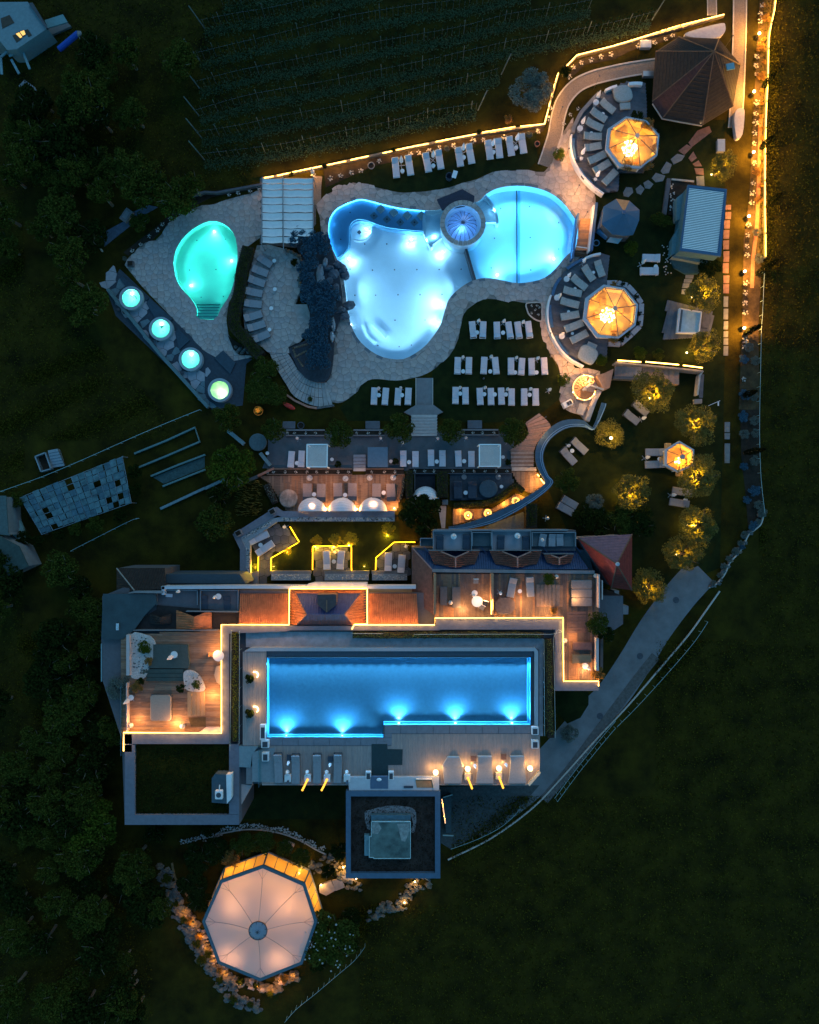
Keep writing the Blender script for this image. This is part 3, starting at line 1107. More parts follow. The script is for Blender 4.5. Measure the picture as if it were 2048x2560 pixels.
for k in range(18):
 a=2*math.pi*k/18
 rb=MB()
 for(r0_,z0_),(r1_,z1_)in zip(prof,prof[1:]):
  rb.tube((dcx+(r0_+.01)*math.cos(a),dcy+(r0_+.01)*math.sin(a),z0_+.01),(dcx+(r1_+.01)*math.cos(a),dcy+(r1_+.01)*math.sin(a),z1_+.01),.035,n=4)
 build(rb,'dome_rib',M_dmetal,tw)
lamp('dome_light',(dcx,dcy,-.1),110,(.22,.48,1),.1,tw)
build(MB().box(dcx-.2,dcy-2.35,-.1,.07,.07,1.0),'ladder_rail',M_white,tw)
# dark pointed canopy behind the tower
cn=thing('entry_canopy','dark five-sided flat canopy behind the round pool tower','canopy',(*W(q('C',400,1670),1.2),0))
build(MB().prism(WP(qs('C',(230,1680),(445,1592),(548,1652),(540,1725),(275,1770)),1.0),.85,1.0),'roof_panel',mat('dark navy sheet',(.02,.025,.045),.7,.2),cn)
for p in qs('C',(245,1682),(445,1600),(538,1655)):
 x,y=W(p,1)
 build(MB().cyl(x,y,0,.86,.05,8),'post',M_dmetal,cn)
# submerged loungers on the ledge: dark frame squares with pale mats
for k,(p,s_)in enumerate(zip(qs('F',(1425,92),(1535,122),(1647,146))+qs('G',(42,148)),range(4))):
 x,y=W(p,-.3)
 t=thing('pool_lounger','submerged mosaic lounger on the shallow ledge, %s from the left'%ORD[k],'lounger',(x,y,zl),'submerged loungers on the pool ledge')
 p2=(p[0]+58*K,p[1]-60*K)
 x2,y2=W(p2,-.2)
 build(MB().box(x,y,zl+.06,.72,.72,.12,.72),'seat',mat('dark mosaic',(.16,.24,.28),.5,.2,20),t)
 build(MB().box(x2,y2,zl+.12,.80,.80,.24,.72),'backrest',mat('tan mosaic',(.48,.48,.44),.6,.2,20),t)
 build(MB().box(x,y-.0,zl+.15,.2,.2,.06,.72),'head_pad',M_dmetal,t)
# underwater lamps
def pool_lamp(px,z,power,col,parent,target=None,r=.08):
 x,y=W(px,z)
 if target:
  tx,ty=W(target,z)
  lamp('wall_flood',(x,y,z+.3),power*.95,col,r,parent,spot=math.radians(150),target=(tx,ty,z-.6))
 build(MB().cyl(x,y,z-.04,z+.0,.10,12),'underwater_lamp',emat('pool lamp glass',(.85,.95,1),25),parent)
 return lamp('underwater_light',(x,y,z+.12),power*.35,col,r,parent)
CM=(.40,.72,1.0)
for p,pw in zip(qs('F',(1365,205),(1215,455),(1230,1010))+qs('G',(15,290),(280,400),(268,835),(225,990)),(260,330,60,330,330,260,240)):
 pool_lamp(p,-.95,pw*1.0,CM,main,(985,740))
CR=(.12,.55,1.0)
for p,pw in zip(qs('G',(1215,455),(740,590)),(420,240)):
 pool_lamp(p,-.95,pw*1.3,CR,main,(1290,585))
for p in resample(POOL,31,True):
 if any(math.dist(p,r_)<14 for r_ in ring_out)or math.dist(p,TC_)<66:
  continue
 lf=p[0]<1172
 tg=(985,715)if lf else(1290,588)
 f=5/math.dist(p,tg)
 a=W((p[0]+(tg[0]-p[0])*f,p[1]+(tg[1]-p[1])*f),-.2)
 lamp('rim_led',(*a,-.24),(860 if p[1]<780 else 420)if lf else 950,CM if lf else CR,.03,main,spot=math.radians(135),target=(*W(tg,-.2),1.9))  # unseen fill spots added round the edge to even out the glow
for p in((850,620),(835,560),(870,512),(940,510),(1010,525)):
 a=W(p,-.3)
 lamp('ledge_light',(*a,-.1),5,(.10,.50,1),.04,main)  # unseen lamps added to brighten the ledge
for p,pw in(((1085,590),60),((1065,600),60),((1232,560),40),((1235,525),40)):
 a=W(p,-.1)
 lamp('step_light',(*a,-.10),pw,(.3,.7,1),.03,main)  # unseen lamps added to lift the dark steps
# glowing ribbon added under the coping to fill a basin with light
def rim_light(outline,inset,z,col,st,parent,name):
 P=resample(outline,8,True)
 cx=sum(p[0]for p in P)/len(P)
 mb=MB()
 Q=ccw(P)
 n=len(Q)
 vs=[]
 for i,p in enumerate(Q):
  a,b=Q[i-1],Q[(i+1)%n]
  dx_,dy_=b[0]-a[0],b[1]-a[1]
  l=math.hypot(dx_,dy_)or 1
  # ccw in pixel space (y down): inward normal
  nx,ny=-dy_/l,dx_/l
  w_=W((p[0]+nx*inset,p[1]+ny*inset),0)
  vs+=[(*w_,z-.06),(*w_,z+.06)]
 mb.add(vs,[(2*i,2*((i+1)%n),2*((i+1)%n)+1,2*i+1)for i in range(n)])
 return build(mb,name,emat(name+' glow',col,st),parent)
rim_light(KPOOL,.8,-.30,(.10,.95,1),2.5,kids,'rim_light')
for p,pw in zip(qs('F',(80,225),(225,470))+qs('E',(1610,680)),(130,130,130)):
 pool_lamp(p,-.8,pw,(.20,.95,1),kids,(515,680))
for p in((470,590),(545,570)):
 a=W(p,-.6)
 lamp('wall_flood',(*a,-.3),600,(.12,.95,1),.05,kids,spot=math.radians(120),target=(*W((515,670),-.8),-.3))  # extra floods added to fill the small pool
for p in resample(KPOOL,30,True):
 tg=(515,650)
 f=4/math.dist(p,tg)
 a=W((p[0]+(tg[0]-p[0])*f,p[1]+(tg[1]-p[1])*f),-.2)
 lamp('rim_led',(*a,-.2),170,(.14,.95,.95),.03,kids,spot=math.radians(140),target=(*W(tg,-.2),1.2))  # unseen spots added so the small pool glows evenly
for i in range(5):
 y0=798-i*7.5
 build(MB().prism(WP([(490.6,y0),(543+i*1.5,y0),(545+i*1.5,y0-7.5),(490.6,y0-7.5)],-.2),-.99,-.12-.16*i),'pool_step',M_basing,kids)
 band([(491,y0-7.2),(544+i*1.5,y0-7.2)],1.6,-.99,-.11-.16*i,mat('dark step nosing',(.10,.30,.30),.6),'step_nosing',kids)  # dark line drawn along each step edge
for p in qs('F',(172,291),(95,545),(158,773))+qs('E',(1660,300),(1597,550),(1695,779)):
 x,y=W(p,-.99)
 build(MB().cyl(x,y,-.99,-.96,.07,10),'floor_jet',M_dmetal,kids)
# ---------------------------------------------------------------- paving
def coping(outline,wpx,z,name,parent,mats,step=17):
 Q=ccw(resample(outline,step,True))
 n=len(Q)
 nor=[]
 for i in range(n):
  a,b=Q[i-1],Q[(i+1)%n]
  dx_,dy_=b[0]-a[0],b[1]-a[1]
  l=math.hypot(dx_,dy_)or 1
  nor.append((dy_/l,-dx_/l))
 cells=[]
 for i in range(n):
  j=(i+1)%n
  if math.dist(Q[i],Q[j])<4:
   continue
  g=.03
  A=(Q[i][0]+(Q[j][0]-Q[i][0])*g,Q[i][1]+(Q[j][1]-Q[i][1])*g)
  B=(Q[j][0]-(Q[j][0]-Q[i][0])*g,Q[j][1]-(Q[j][1]-Q[i][1])*g)
  cells.append(WP([A,B,(B[0]+nor[j][0]*wpx,B[1]+nor[j][1]*wpx),(A[0]+nor[i][0]*wpx,A[1]+nor[i][1]*wpx)],0))
 stones(parent,cells,z,name,mats,.07)
def paving(name,region,holes,step,z,seed,mats=None,base=True,limit=290):
 pv=tag(thing(name,None,None,(0,0,0)),kind='structure')
 RW=WP(region,0)
 HW=[WP(h,0)for h in holes]
 if base:
  hs=[h for h in HW if all(inside(v,RW)for v in h)]
  build(holed(RW,hs,z-.035,None,''),'mortar_bed',M_mortar,pv)
 stones(pv,voronoi_cells(RW,HW,step*mpx(0),seed),z,'flagstone',mats,.05,limit)
 return pv
OUTER=[(791,512),(814,487),(838,466),(860,459),(883,456),(916,457),(957,472),(999,481),(1024,481),(1068,478),(1122,469),(1158,457),(1193,448),(1232,430),(1270,426),(1321,425),(1360,430)] \
 +qs('C',(1215,1330),(1260,1180),(1330,1060),(1380,990),(1375,1090),(1365,1180),(1375,1290),(1400,1390),(1450,1500),(1560,1640)) \
 +[(1489,512),(1478,548),(1462,630),(1454,640),(1419,672),(1394,702),(1380,732),(1371,761),(1369,809),(1377,839),(1395,868),(1422,895),(1463,919),(1500,928)] \
 +qs('G',(1590,1450),(1600,1560),(1560,1700))+qs('K',(1480,90))+[(1450,1038),(1425,1030),(1407,1017),(1398,998),(1398,981),(1403,960),(1401,939),(1395,913),(1374,883),(1356,847),(1350,809),(1353,785),(1356,762),(1340,758),(1315,758),(1276,757),(1238,748),(1208,749),(1181,764),(1158,788),(1146,847),(1122,892),(1080,927),(1052,940),(1024,947),(999,951),(975,951),(934,947),(904,960),(895,978),(868,999),(845,1008),(815,1000),(797,985)] \
 +[(800,975),(815,958),(826,930),(832,880),(838,830),(842,780),(838,730),(830,690),(828,662),(812,620),(803,580),(800,545),(794,527)]
OUTER=smooth(OUTER,2)
LR=ring_out[::1]
rlm=MB()
Q_=[W((p[0]+(925-p[0])*.012,p[1]+(590-p[1])*.012),0)for p in LR]
rlm.add([v for x,y in Q_ for v in((x,y,-.34),(x,y,-.20))],[(2*i,2*i+2,2*i+3,2*i+1)for i in range(len(Q_)-1)])
build(rlm,'ledge_rim_light',emat('ledge rim glow',(.10,.52,1),11),main)  # glowing ribbon added to light the ledge from its outer wall
rl2=MB()
Q_=[W((p[0]+(p[0]-960)*.02,p[1]+(p[1]-700)*.02),0)for p in INN]
rl2.add([v for x,y in Q_ for v in((x,y,-.41),(x,y,-.33))],[(2*i,2*i+2,2*i+3,2*i+1)for i in range(len(Q_)-1)])
build(rl2,'ledge_inner_light',emat('ledge inner glow',(.14,.58,1),9),main)  # second added ribbon, lights the ledge from its inner edge
coping(POOL,7,.05,'coping_stone',main,[M_stone[4],M_stone[1],mat('wet coping',(.12,.14,.16),.5,.2)])
coping(KPOOL,8,.05,'coping_stone',kids,[M_stone[4],M_stone[1]])
pv1=paving('pool_paving',OUTER,[POOL],16.5,.04,11,None)
PAT=[(530,512),(571,498),(625,484),(656,472),(656,560),(654,592),(637,604),(608,625),(598,650),(590,700),(572,760),(566,800),(572,838),(600,868),(632,893),(583,903),(539,893),(510,877),(427,791),(356,717),(312,663),(320,646),(350,616),(368,604),(389,601),(404,586),(418,561),(439,545),(475,525),(505,513)]
pv2=paving('small_pool_paving',PAT,[KPOOL],13.5,.04,12,None)
ISL=qs('g',(330,770),(450,765),(620,810),(700,840),(755,890),(778,960),(765,1050),(750,1130),(775,1190),(700,1400),(720,1480),(860,1440),(870,1560),(800,1680),(760,1740),(660,1780),(690,1850),(440,1840),(380,1790),(280,1720),(205,1600),(190,1400),(210,1250),(240,1080),(290,900))
ISL_Z=0.5
pvi=tag(thing('upper_patio',None,None),kind='structure')
build(MB().prism(WP(ISL,ISL_Z),0.0,ISL_Z-.035),'patio_bed',M_mortar,pvi)
stones(pvi,voronoi_cells(WP(ISL,ISL_Z),[],15*mpx(0),13),ISL_Z,'flagstone',None,.05)
# fan of stone steps sweeping down from the patio
inner=smooth(qs('F',(690,1235),(735,1300),(790,1395),(850,1440),(930,1465),(1010,1470)),6,False)
outer_=smooth(qs('F',(540,1235),(585,1340),(640,1440),(690,1520),(740,1600),(830,1660),(950,1700),(1080,1690)),5,False)
N=22
sheet(WP(qs('g',(680,1360),(830,1360),(890,1560),(740,1530)),.48),0,.48,M_stone[0],'patio_corner')['kind']='structure'
fan=thing('stone_steps','fan-shaped flight of pale stone steps curving down from the patio to the pool','steps',(*W(inner[12],0),0))
def at(pl,t):
 x=t*(len(pl)-1)
 i=min(int(x),len(pl)-2)
 return tuple(pl[i][k]+(pl[i+1][k]-pl[i][k])*(x-i)for k in(0,1))
for i in range(N):
 t0,t1=i/N,(i+1)/N
 z=.46-.40*i/(N-1)
 for k in range(3):
  f0,f1=k/3+.008,(k+1)/3-.008
  l=lambda f,t:tuple(at(inner,t)[c]*(1-f)+at(outer_,t)[c]*f for c in(0,1))
  build(MB().prism(WP([l(f0,t0+.002),l(f1,t0+.002),l(f1,t1-.002),l(f0,t1-.002)],z),-.02,z),'tread_stone',M_stone[(i*5+k*2)%3 if i%4 else 4],fan)
# ================================================================ lawns, paths, roads
def lawn(name,pts,z=.006,m=None,sm=True):
 return tag(build(MB().prism(WP(smooth(pts,2)if sm else pts,z),-.02,z),name,m or M_lawn),kind='structure')
lawn('garden_lawn',[(1395,930),(1500,740),(1480,300),(1640,160),(1700,300),(1812,300),(1812,900),(1800,1420),(1640,1480),(1420,1330),(1350,1180),(1370,1090),(1480,1040)],.006,sm=False)
lawn('pool_lawn',[(1181,764),(1208,749),(1238,748),(1315,758),(1350,790),(1350,810),(1374,883),(1401,939),(1398,998),(1300,1052),(1120,1052),(1090,1025),(1082,1000),(1081,930),(1122,892),(1146,847),(1158,788)],.010)
lawn('pool_lawn',[(868,999),(895,978),(904,960),(934,947),(975,951),(1024,948),(1040,955),(1040,1010),(1000,1052),(870,1052),(850,1020)],.010,sm=False)
lawn('upper_lawn',[(812,488),(805,440),(900,408),(1160,350),(1340,320),(1345,400),(1320,424),(1232,430),(1122,469),(1024,481),(957,472),(883,456)],.010,sm=False)
def strip_path(name,pts,wpx,z,m,kerb=None):
 pts=smooth(pts,4,False)
 t=tag(thing(name,None,None),kind='structure')
 band(pts,wpx,-.02,z,m,'surface',t)
 if kerb:
  for s in(-1,1):
   P=[]
   for i,p in enumerate(pts):
    a,b=pts[max(i-1,0)],pts[min(i+1,len(pts)-1)]
    dx_,dy_=b[0]-a[0],b[1]-a[1]
    l=math.hypot(dx_,dy_)or 1
    P.append((p[0]-dy_/l*s*(wpx/2+kerb/2),p[1]+dx_/l*s*(wpx/2+kerb/2)))
   band(P,kerb,-.02,z+.06,M_kerb,'kerb',t)
 return t
strip_path('garden_path',[(1362,415),(1374,380),(1388,335),(1396,290),(1410,250),(1440,215),(1480,195),(1530,182),(1580,172),(1640,163)],30,.03,M_gravelpath,3.5)
strip_path('side_path',[(1851,-30),(1850,60),(1848,130),(1846,190),(1842,270),(1838,320)],29,.03,M_gravelpath,3)
strip_path('side_path',[(1780,-30),(1781,38)],20,.03,M_gravelpath,2)
strip_path('middle_walk',[(1061,945),(1061,1025)],40,.045,M_conc,2)
strip_path('narrow_path',[(795,440),(792,470),(792,512)],22,.03,M_gravelpath,0)
strip_path('road',[(1745,1440),(1700,1490),(1640,1570),(1585,1660),(1530,1740),(1470,1800),(1400,1880),(1300,1980),(1180,2060)],84,.02,M_asph)
for k,p in enumerate(((1690,1500),(1600,1640),(1500,1790))):
 o=build(MB().cyl(0,0,0,.03,.4,16),'drain_cover',M_dmetal)
 o.location=(*W(p,0),.012)
 tag(o,'round dark drain cover in the road, %s'%('at its upper end','in the middle','near the hotel corner')[k],'drain cover')
 tag(build(MB().prism(WP(P,.026),0,.026),'road_patch',mat('tar patch',(.065,.07,.075),.95,.2,2)),kind='structure')
lawn('road_apron',[(1745,1415),(1790,1460),(1760,1480),(1700,1540),(1650,1500),(1690,1440)],.026,M_asph,False)
lawn('yard',qs('a',(800,180),(1480,170),(1340,330),(1180,430),(1000,540),(880,600),(815,560)),.032,mat('dark yard gravel',(.05,.06,.06),1,.3,3),False)
strip_path('side_lane',[(1640,1640),(1600,1690),(1540,1770),(1480,1850),(1420,1930),(1360,2000)],24,.045,mat('brown lane',(.09,.085,.08),1,.3,3,.3))
def rail(name,pts,z,m,label,cat='railing',n_post=8,rr_=.03):
 P=resample(smooth(pts,3,False),6)
 w=V3(P[len(P)//2],0)
 t=thing(name,label,cat,tuple(w))
 b=MB()
 for a,c in zip(P,P[1:]):
  b.tube(V3(a,z),V3(c,z),rr_,n=5)
 build(b,'handrail',m,t)
 for i in range(0,len(P),max(1,len(P)//n_post)):
  v=V3(P[i],z)
  build(MB().cyl(v.x,v.y,0,z,rr_,6),'post',m,t)
 return t
M_pipe=mat('teal painted rail',(.24,.36,.36),.5,.1)
rail('road_railing',qs('O',(1735,900),(1600,1060),(1400,1310),(1215,1560)),.9,M_pipe,'upper of the twin pale rails beside the lower road',n_post=12)
rail('road_railing',qs('O',(1735,960),(1650,1060),(1430,1330),(1245,1580)),.9,M_pipe,'lower of the twin pale rails beside the dark field',n_post=12)
rail('road_railing',[(1770,1555),(1740,1600),(1690,1660),(1600,1760),(1540,1820)],.9,M_pipe,'pale rail running up along the outside of the road bend',n_post=10)
tag(band(smooth([(1800,1478),(1760,1535),(1720,1590),(1650,1672),(1570,1765),(1490,1850),(1400,1950),(1330,2022),(1230,2095),(1120,2150)],4,False),3.5,0,.14,M_kerb,'road_kerb'),kind='structure')
rail('yard_railing',qs('a',(1350,330),(1290,395),(1200,465),(1050,540),(870,605)),.9,M_pipe,'curved rail around the dark gravel yard beside the tower',n_post=8)
rail('field_fence',qs('P',(1725,1080),(1640,1190),(1500,1310),(1300,1480),(1150,1600),(1040,1725)),.8,M_pipe,'thin fence from the flowering bush down to the bottom edge','fence',14,.025)
rail('border_fence',qs('H',(1265,560),(1250,900),(1240,1050),(1232,1400),(1225,1725))+qs('L',(1225,300),(1238,600),(1270,880)),.8,M_pipe,'thin teal wire fence along the dark right-hand field','fence',16,.03)
rail('terrace_fence',[(0,1229),(105,1192),(210,1148),(340,1090),(430,1052),(500,1024)],.8,M_pipe,'long teal fence above the glass-covered plant frame','fence',14,.035)
rail('terrace_fence',[(176,1378),(250,1340),(330,1300),(350,1296)],.7,M_pipe,'short fence below the glass-covered plant frame','fence',6)
# ---------------------------------------------------------------- LED boundary wall above the pools
def led_wall(name,label,pts,segs,z=.55,m=E_led,cat='wall',w=5,wm=None,gl=95):
 w0=V3(pts[len(pts)//2],0)
 t=thing(name,label,cat,tuple(w0))
 band(pts,w,0,z-.06,wm or mat('garden wall',(.14,.12,.09),.9,.2),'wall',t)
 for s in segs:
  strip(s,z,t,m,.07,.05,glow=gl,gap=20)
 return t
led_wall('lit_garden_wall','low wall with a warm light strip separating the vineyard from the pool lawn',[(660,445),(693,439),(726,432),(806,415),(922,390),(1024,368),(1190,335),(1361,310)],
  [qs('B',(500,1498),(580,1485)),qs('B',(612,1480),(722,1455)),qs('B',(738,1450),(985,1400)),qs('B',(1030,1390),(1190,1358)),qs('B',(1228,1348),(1380,1315)),qs('B',(1500,1290),(1580,1273)),qs('B',(1612,1265),(1725,1240)),
  qs('C',(0,1240),(160,1210)),qs('C',(222,1194),(560,1130)),qs('C',(612,1116),(890,1068)),qs('C',(935,1064),(1135,1045))],m=E_led)
led_wall('lit_garden_wall','short lit wall climbing beside the silver bush and the curved path',qs('C',(1137,1045),(1190,845),(1255,615)),
  [qs('C',(1137,1045),(1170,920)),qs('C',(1174,900),(1187,850)),qs('C',(1196,808),(1202,790)),qs('C',(1210,755),(1222,705)),qs('C',(1228,690),(1240,655)),qs('C',(1242,645),(1255,615))])
led_wall('lit_garden_wall','lit wall above the flower bed behind the dark hexagonal pavilion',qs('C',(1320,560),(1410,465),(1725,385))+qs('D',(930,120)),
  [qs('C',(1320,560),(1410,465),(1725,385))+qs('D',(380,268)),qs('D',(392,262),(435,250)),qs('D',(445,246),(550,215)),qs('D',(562,212),(925,122))])
bl=qs('D',(1360,-20),(1350,80),(1325,190),(1305,290),(1298,450),(1295,640),(1287,800),(1280,930),(1273,1190),(1270,1450),(1270,1725))+qs('H',(1270,60),(1274,250),(1275,445))
led_wall('lit_border_wall','long low border wall topped by a yellow light strip along the right-hand field',bl,
  [resample(bl,6)[i*11:i*11+11]for i in range(10)],m=emat('border light strip',(1,.50,.055),18),w=4,gl=150)
# flower beds
def bed(name,pts,m=M_soil,z=.02):
 return tag(build(MB().prism(WP(pts,z),-.02,z),name,m),kind='structure')
M_mulch=mat('border mulch',(.050,.033,.014),1,.5,1.2,.6)
bed('flower_bed',qs('D',(1225,0),(1330,0),(1275,400),(1260,900),(1250,1725),(1135,1725),(1175,900),(1200,400)),M_mulch)
bed('flower_bed',qs('H',(1130,0),(1250,0),(1240,560),(1215,1000),(1220,1725),(1050,1725),(1080,900),(1090,300)),M_mulch)
bed('flower_bed',qs('L',(1060,0),(1222,0),(1225,500),(1265,880),(1220,1000),(1130,1010),(1105,700),(1070,400)))
band(qs('D',(1235,1000),(1225,1300),(1210,1725))+qs('H',(1200,200),(1170,450),(1160,700)),9,-.02,.06,M_terra,'edging')['kind']='structure'
bed('flower_bed',qs('B',(1000,1430),(1380,1340),(1500,1310),(1725,1270))+qs('C',(600,1140),(1130,1075),(1130,1105),(640,1200),(0,1330))+qs('B',(1420,1400),(1020,1580)))
bed('flower_bed',qs('B',(0,1620),(480,1540),(480,1585),(60,1660),(0,1690))+qs('E',(1500,80),(1380,200),(1280,300),(1190,330),(1080,430),(1040,400),(1300,200),(1500,20)))
bed('flower_bed',qs('C',(1330,600),(1440,500),(1725,420))+qs('D',(520,260),(530,320),(130,430))+qs('C',(1725,500),(1480,545),(1380,640)))
FL=[]
FL+=[(q('D',x,y),9,'border bed beside the lit wall')for x,y in((1245,45),(1230,118),(1228,180),(1198,480),(1192,556),(1200,630),(1195,870),(1190,960),(1188,1040),(1180,1125),(1178,1210),(1178,1375),(1170,1545),(1160,1630),(1155,1710))]
FL+=[(q('H',x,y),9,'border bed beside the lit wall')for x,y in((1130,170),(1122,257),(1117,350),(1117,425),(1105,660),(1103,743),(1097,830),(1100,910),(1098,1145),(1095,1200),(1090,1470))]
FL+=[(q('B',x,y),8,'dark bed under the lit wall above the pool')for x,y in((1060,1505),(1145,1480),(1237,1457),(1316,1440),(1470,1357))]
FL+=[(q('C',x,y),8,'dark bed under the lit wall above the pool')for x,y in((8,1300),(77,1287),(165,1275),(250,1253),(370,1230),(537,1187),(622,1178),(795,1157),(1083,1107))]
FL+=[(q('B',x,y),7,'dark bed above the small pool')for x,y in((205,1640),(283,1625),(382,1608),(458,1583))]
FL+=[(q('E',x,y),7,'dark bed above the small pool')for x,y in((1592,22),(1523,68),(1440,118),(1370,165),(1330,213),(1258,265),(1185,333),(1115,387))]
FL+=[(q('C',x,y),8,'bed between the curved path and the lit wall')for x,y in((1380,568),(1447,530),(1530,507),(1612,480),(1695,460),(1188,912),(1170,1000),(1345,650))]
FL+=[(q('D',x,y),8,'bed behind the dark hexagonal pavilion')for x,y in((200,388),(338,360),(432,330),(490,300))]
FL+=[(q('C',x,y),7,'bed beside the wall of the upper round terrace')for x,y in((1420,915),(1355,965),(1300,1040))]
cntf={}
for p,r,where in FL:
 cntf[where]=cntf.get(where,0)+1
 k=cntf[where]
 o=put(P_flower,(*W(p,.25),.02),R.uniform(0,6.28),r*mpx(0)/.33*R.uniform(.85,1.15),'white flower clump in the %s, %s along'%(where,ORD[k-1]),'white flower clumps in the '+where)
 o['category']='flowers'
for k,(t_,x,y,r,c)in enumerate((('D',1280,150,13,'gold'),('D',1235,400,15,'gold'),('D',1240,640,14,'gold'),('D',1200,1450,14,'gold'),('D',1215,1680,12,'gold'),('H',1200,230,13,'grey'),('H',1215,455,15,'grey'),('H',1140,1200,14,'grey'),('H',1190,1310,15,'grey'),('H',1095,1300,14,'blue'),('H',1095,1600,16,'blue'),('H',1180,1610,14,'grey'),('L',1090,60,16,'blue'),('L',1180,90,15,'grey'),('L',1095,210,15,'grey'),('L',1185,200,13,'grey'),('L',1180,430,15,'grey'),('L',1090,480,12,'blue'),('L',1185,680,17,'blue'),('L',1120,760,12,'blue'),('L',1215,800,14,'grey'),('L',1250,870,15,'grey'),('L',1170,980,14,'blue'),('L',1080,1160,8,'blue'))):
 nm={'gold':'yellow lit','grey':'silver leaved','blue':'pale flowering'}[c]
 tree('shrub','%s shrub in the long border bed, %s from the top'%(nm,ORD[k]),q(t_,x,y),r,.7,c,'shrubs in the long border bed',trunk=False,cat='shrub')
# more lit shrubs on the border slope
for k,y in enumerate((40,330,520,760,870,980,1080,1160,1330,1400,1560)):
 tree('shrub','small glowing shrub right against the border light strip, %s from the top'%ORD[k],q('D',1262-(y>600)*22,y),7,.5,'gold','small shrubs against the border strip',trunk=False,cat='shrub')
for k,(t_,x,y)in enumerate((('D',1222,280),('D',1178,770),('D',1175,1280),('H',1135,95),('H',1100,560),('H',1095,1037))):
 path_lamp(q(t_,x,y),'bright warm bollard lamp in the border, %s from the top'%ORD[k],42)
cypress(q('D',1245,745),q('D',1355,595),'dark cypress behind the second border lamp')
cypress(q('D',1225,1260),q('D',1350,1155),'dark cypress behind the third border lamp')
cypress(q('D',1300,1720),q('D',1420,1640),'dark cypress behind the fourth border lamp')
cypress(q('H',1190,590),q('H',1360,430),'tall cypress at the lower end of the lit border strip')
cypress(q('H',1090,1090),q('H',1240,1010),'dark cypress beside the sixth border lamp')
cypress(q('H',1080,1610),q('H',1200,1555),'small cypress among pale flowers below the sixth lamp')
cypress(q('L',1090,365),q('L',1265,290),'cypress leaning over the pale flower bed at the right')
eb=thing('border_rocks','rocky pale edge curving from the flower border down towards the road end','rockery',(*W((1880,1350),0),0))
EB=smooth(qs('L',(1262,870),(1240,960),(1190,1010),(1130,1060),(1085,1160),(1030,1230),(975,1290),(930,1390),(860,1470),(800,1500)),4,False)
band(EB,3,0,.25,M_kerb,'edge_kerb',eb)
for k,p in enumerate(resample(EB,8)):
 a=W((p[0]-6+R.uniform(-6,6),p[1]+R.uniform(-6,6)),.2)
 build(MB().blob(a[0],a[1],.12,R.uniform(.18,.4),.25,.22,k,6,4,.35),'boulder',M_rockg if k%3 else M_rock,eb)
 if k%3==0:
  tree('shrub','low pale shrub on the rocky edge above the road end, %s from the top'%ORD[k//3],(p[0]-10,p[1]-2),R.uniform(8,12),.6,'grey','low shrubs on the rocky edge',trunk=False,cat='shrub')
# ---------------------------------------------------------------- vineyard
ROWS=[[(560,12),(700,-12),(820,-40)],[(512,71),(600,54),(690,39),(779,18),(850,2),(960,-24)],[(500,152),(590,130),(678,110),(749,92),(868,62),(1024,36),(1157,20),(1230,5),(1330,-20)],[(500,222),(600,196),(690,178),(838,148),(927,128),(1024,110),(1155,86),(1270,56),(1390,38),(1480,20)],
  [(500,292),(631,255),(809,223),(936,196),(1054,172),(1172,145),(1291,119),(1401,101),(1522,77),(1630,50)],[(505,345),(601,330),(714,306),(868,279),(957,258),(1074,231),(1187,205),(1253,187)],[(512,400),(607,389),(720,374),(844,347),(963,323),(1080,294),(1134,285),(1195,276)]]
for i,rw in enumerate(ROWS):
 sp=smooth(rw,6,False)
 m0=V3(sp[len(sp)//2],0)
 t=thing('vine_row','row of trellised vines in the vineyard, %s from the top'%ORD[i],'vine row',tuple(m0),'vine rows above the pool lawn')
 P=[V3(p,0)for p in resample(sp,6)]
 b=MB()
 for a,c in zip(P,P[1:]):
  for k in range(11):
   p=a.lerp(c,R.random())
   quad_leaf(b,(p.x+R.gauss(0,.22),p.y+R.gauss(0,.22)+.15,R.uniform(.5,1.9)),R.uniform(.2,.38),R)
 build(b,'foliage',L_vine,t)
 g=MB()
 for a,c in zip(P,P[1:]):
  for k in range(42):
   p=a.lerp(c,R.random())
   quad_leaf(g,(p.x+R.gauss(0,.1),p.y-.6+R.gauss(0,.42),R.uniform(.02,.12)),R.uniform(.14,.26),R,up=.15)
 tag(build(g,'grass_strip',leafmat('strip grass',(.045,.075,.035),(.10,.14,.07)),t),kind='stuff')
 PP=resample(sp,15)
 for k,p in enumerate(PP):
  v=V3((p[0]+R.uniform(-3,3),p[1]),0)
  big=k%7==3
  build(MB().cyl(v.x,v.y,0,R.uniform(2.1,2.5)if big else R.uniform(1.5,2.0),.05 if big else .022,6),'post',mat('weathered post',(.075,.10,.09),.8,.2),t)
 e=V3(sp[0],0)
 if i:
  build(MB().tube((e.x,e.y,0),(e.x-1.3,e.y+1.2,2.2),.08,.07,6),'end_post',mat('weathered post',(.3,.3,.3)),t)
 e=V3(sp[-1],0)
 if i>3:
  build(MB().tube((e.x,e.y,0),(e.x+.9,e.y+1.1,2.3),.08,.07,6),'end_post',mat('weathered post',(.3,.3,.3)),t)
 w=MB()
 for a,c in zip(P[::2],P[2::2]):
  w.tube(a+Vector((0,0,1.5)),c+Vector((0,0,1.5)),.008,n=3)
 build(w,'trellis_wire',M_metal,t)
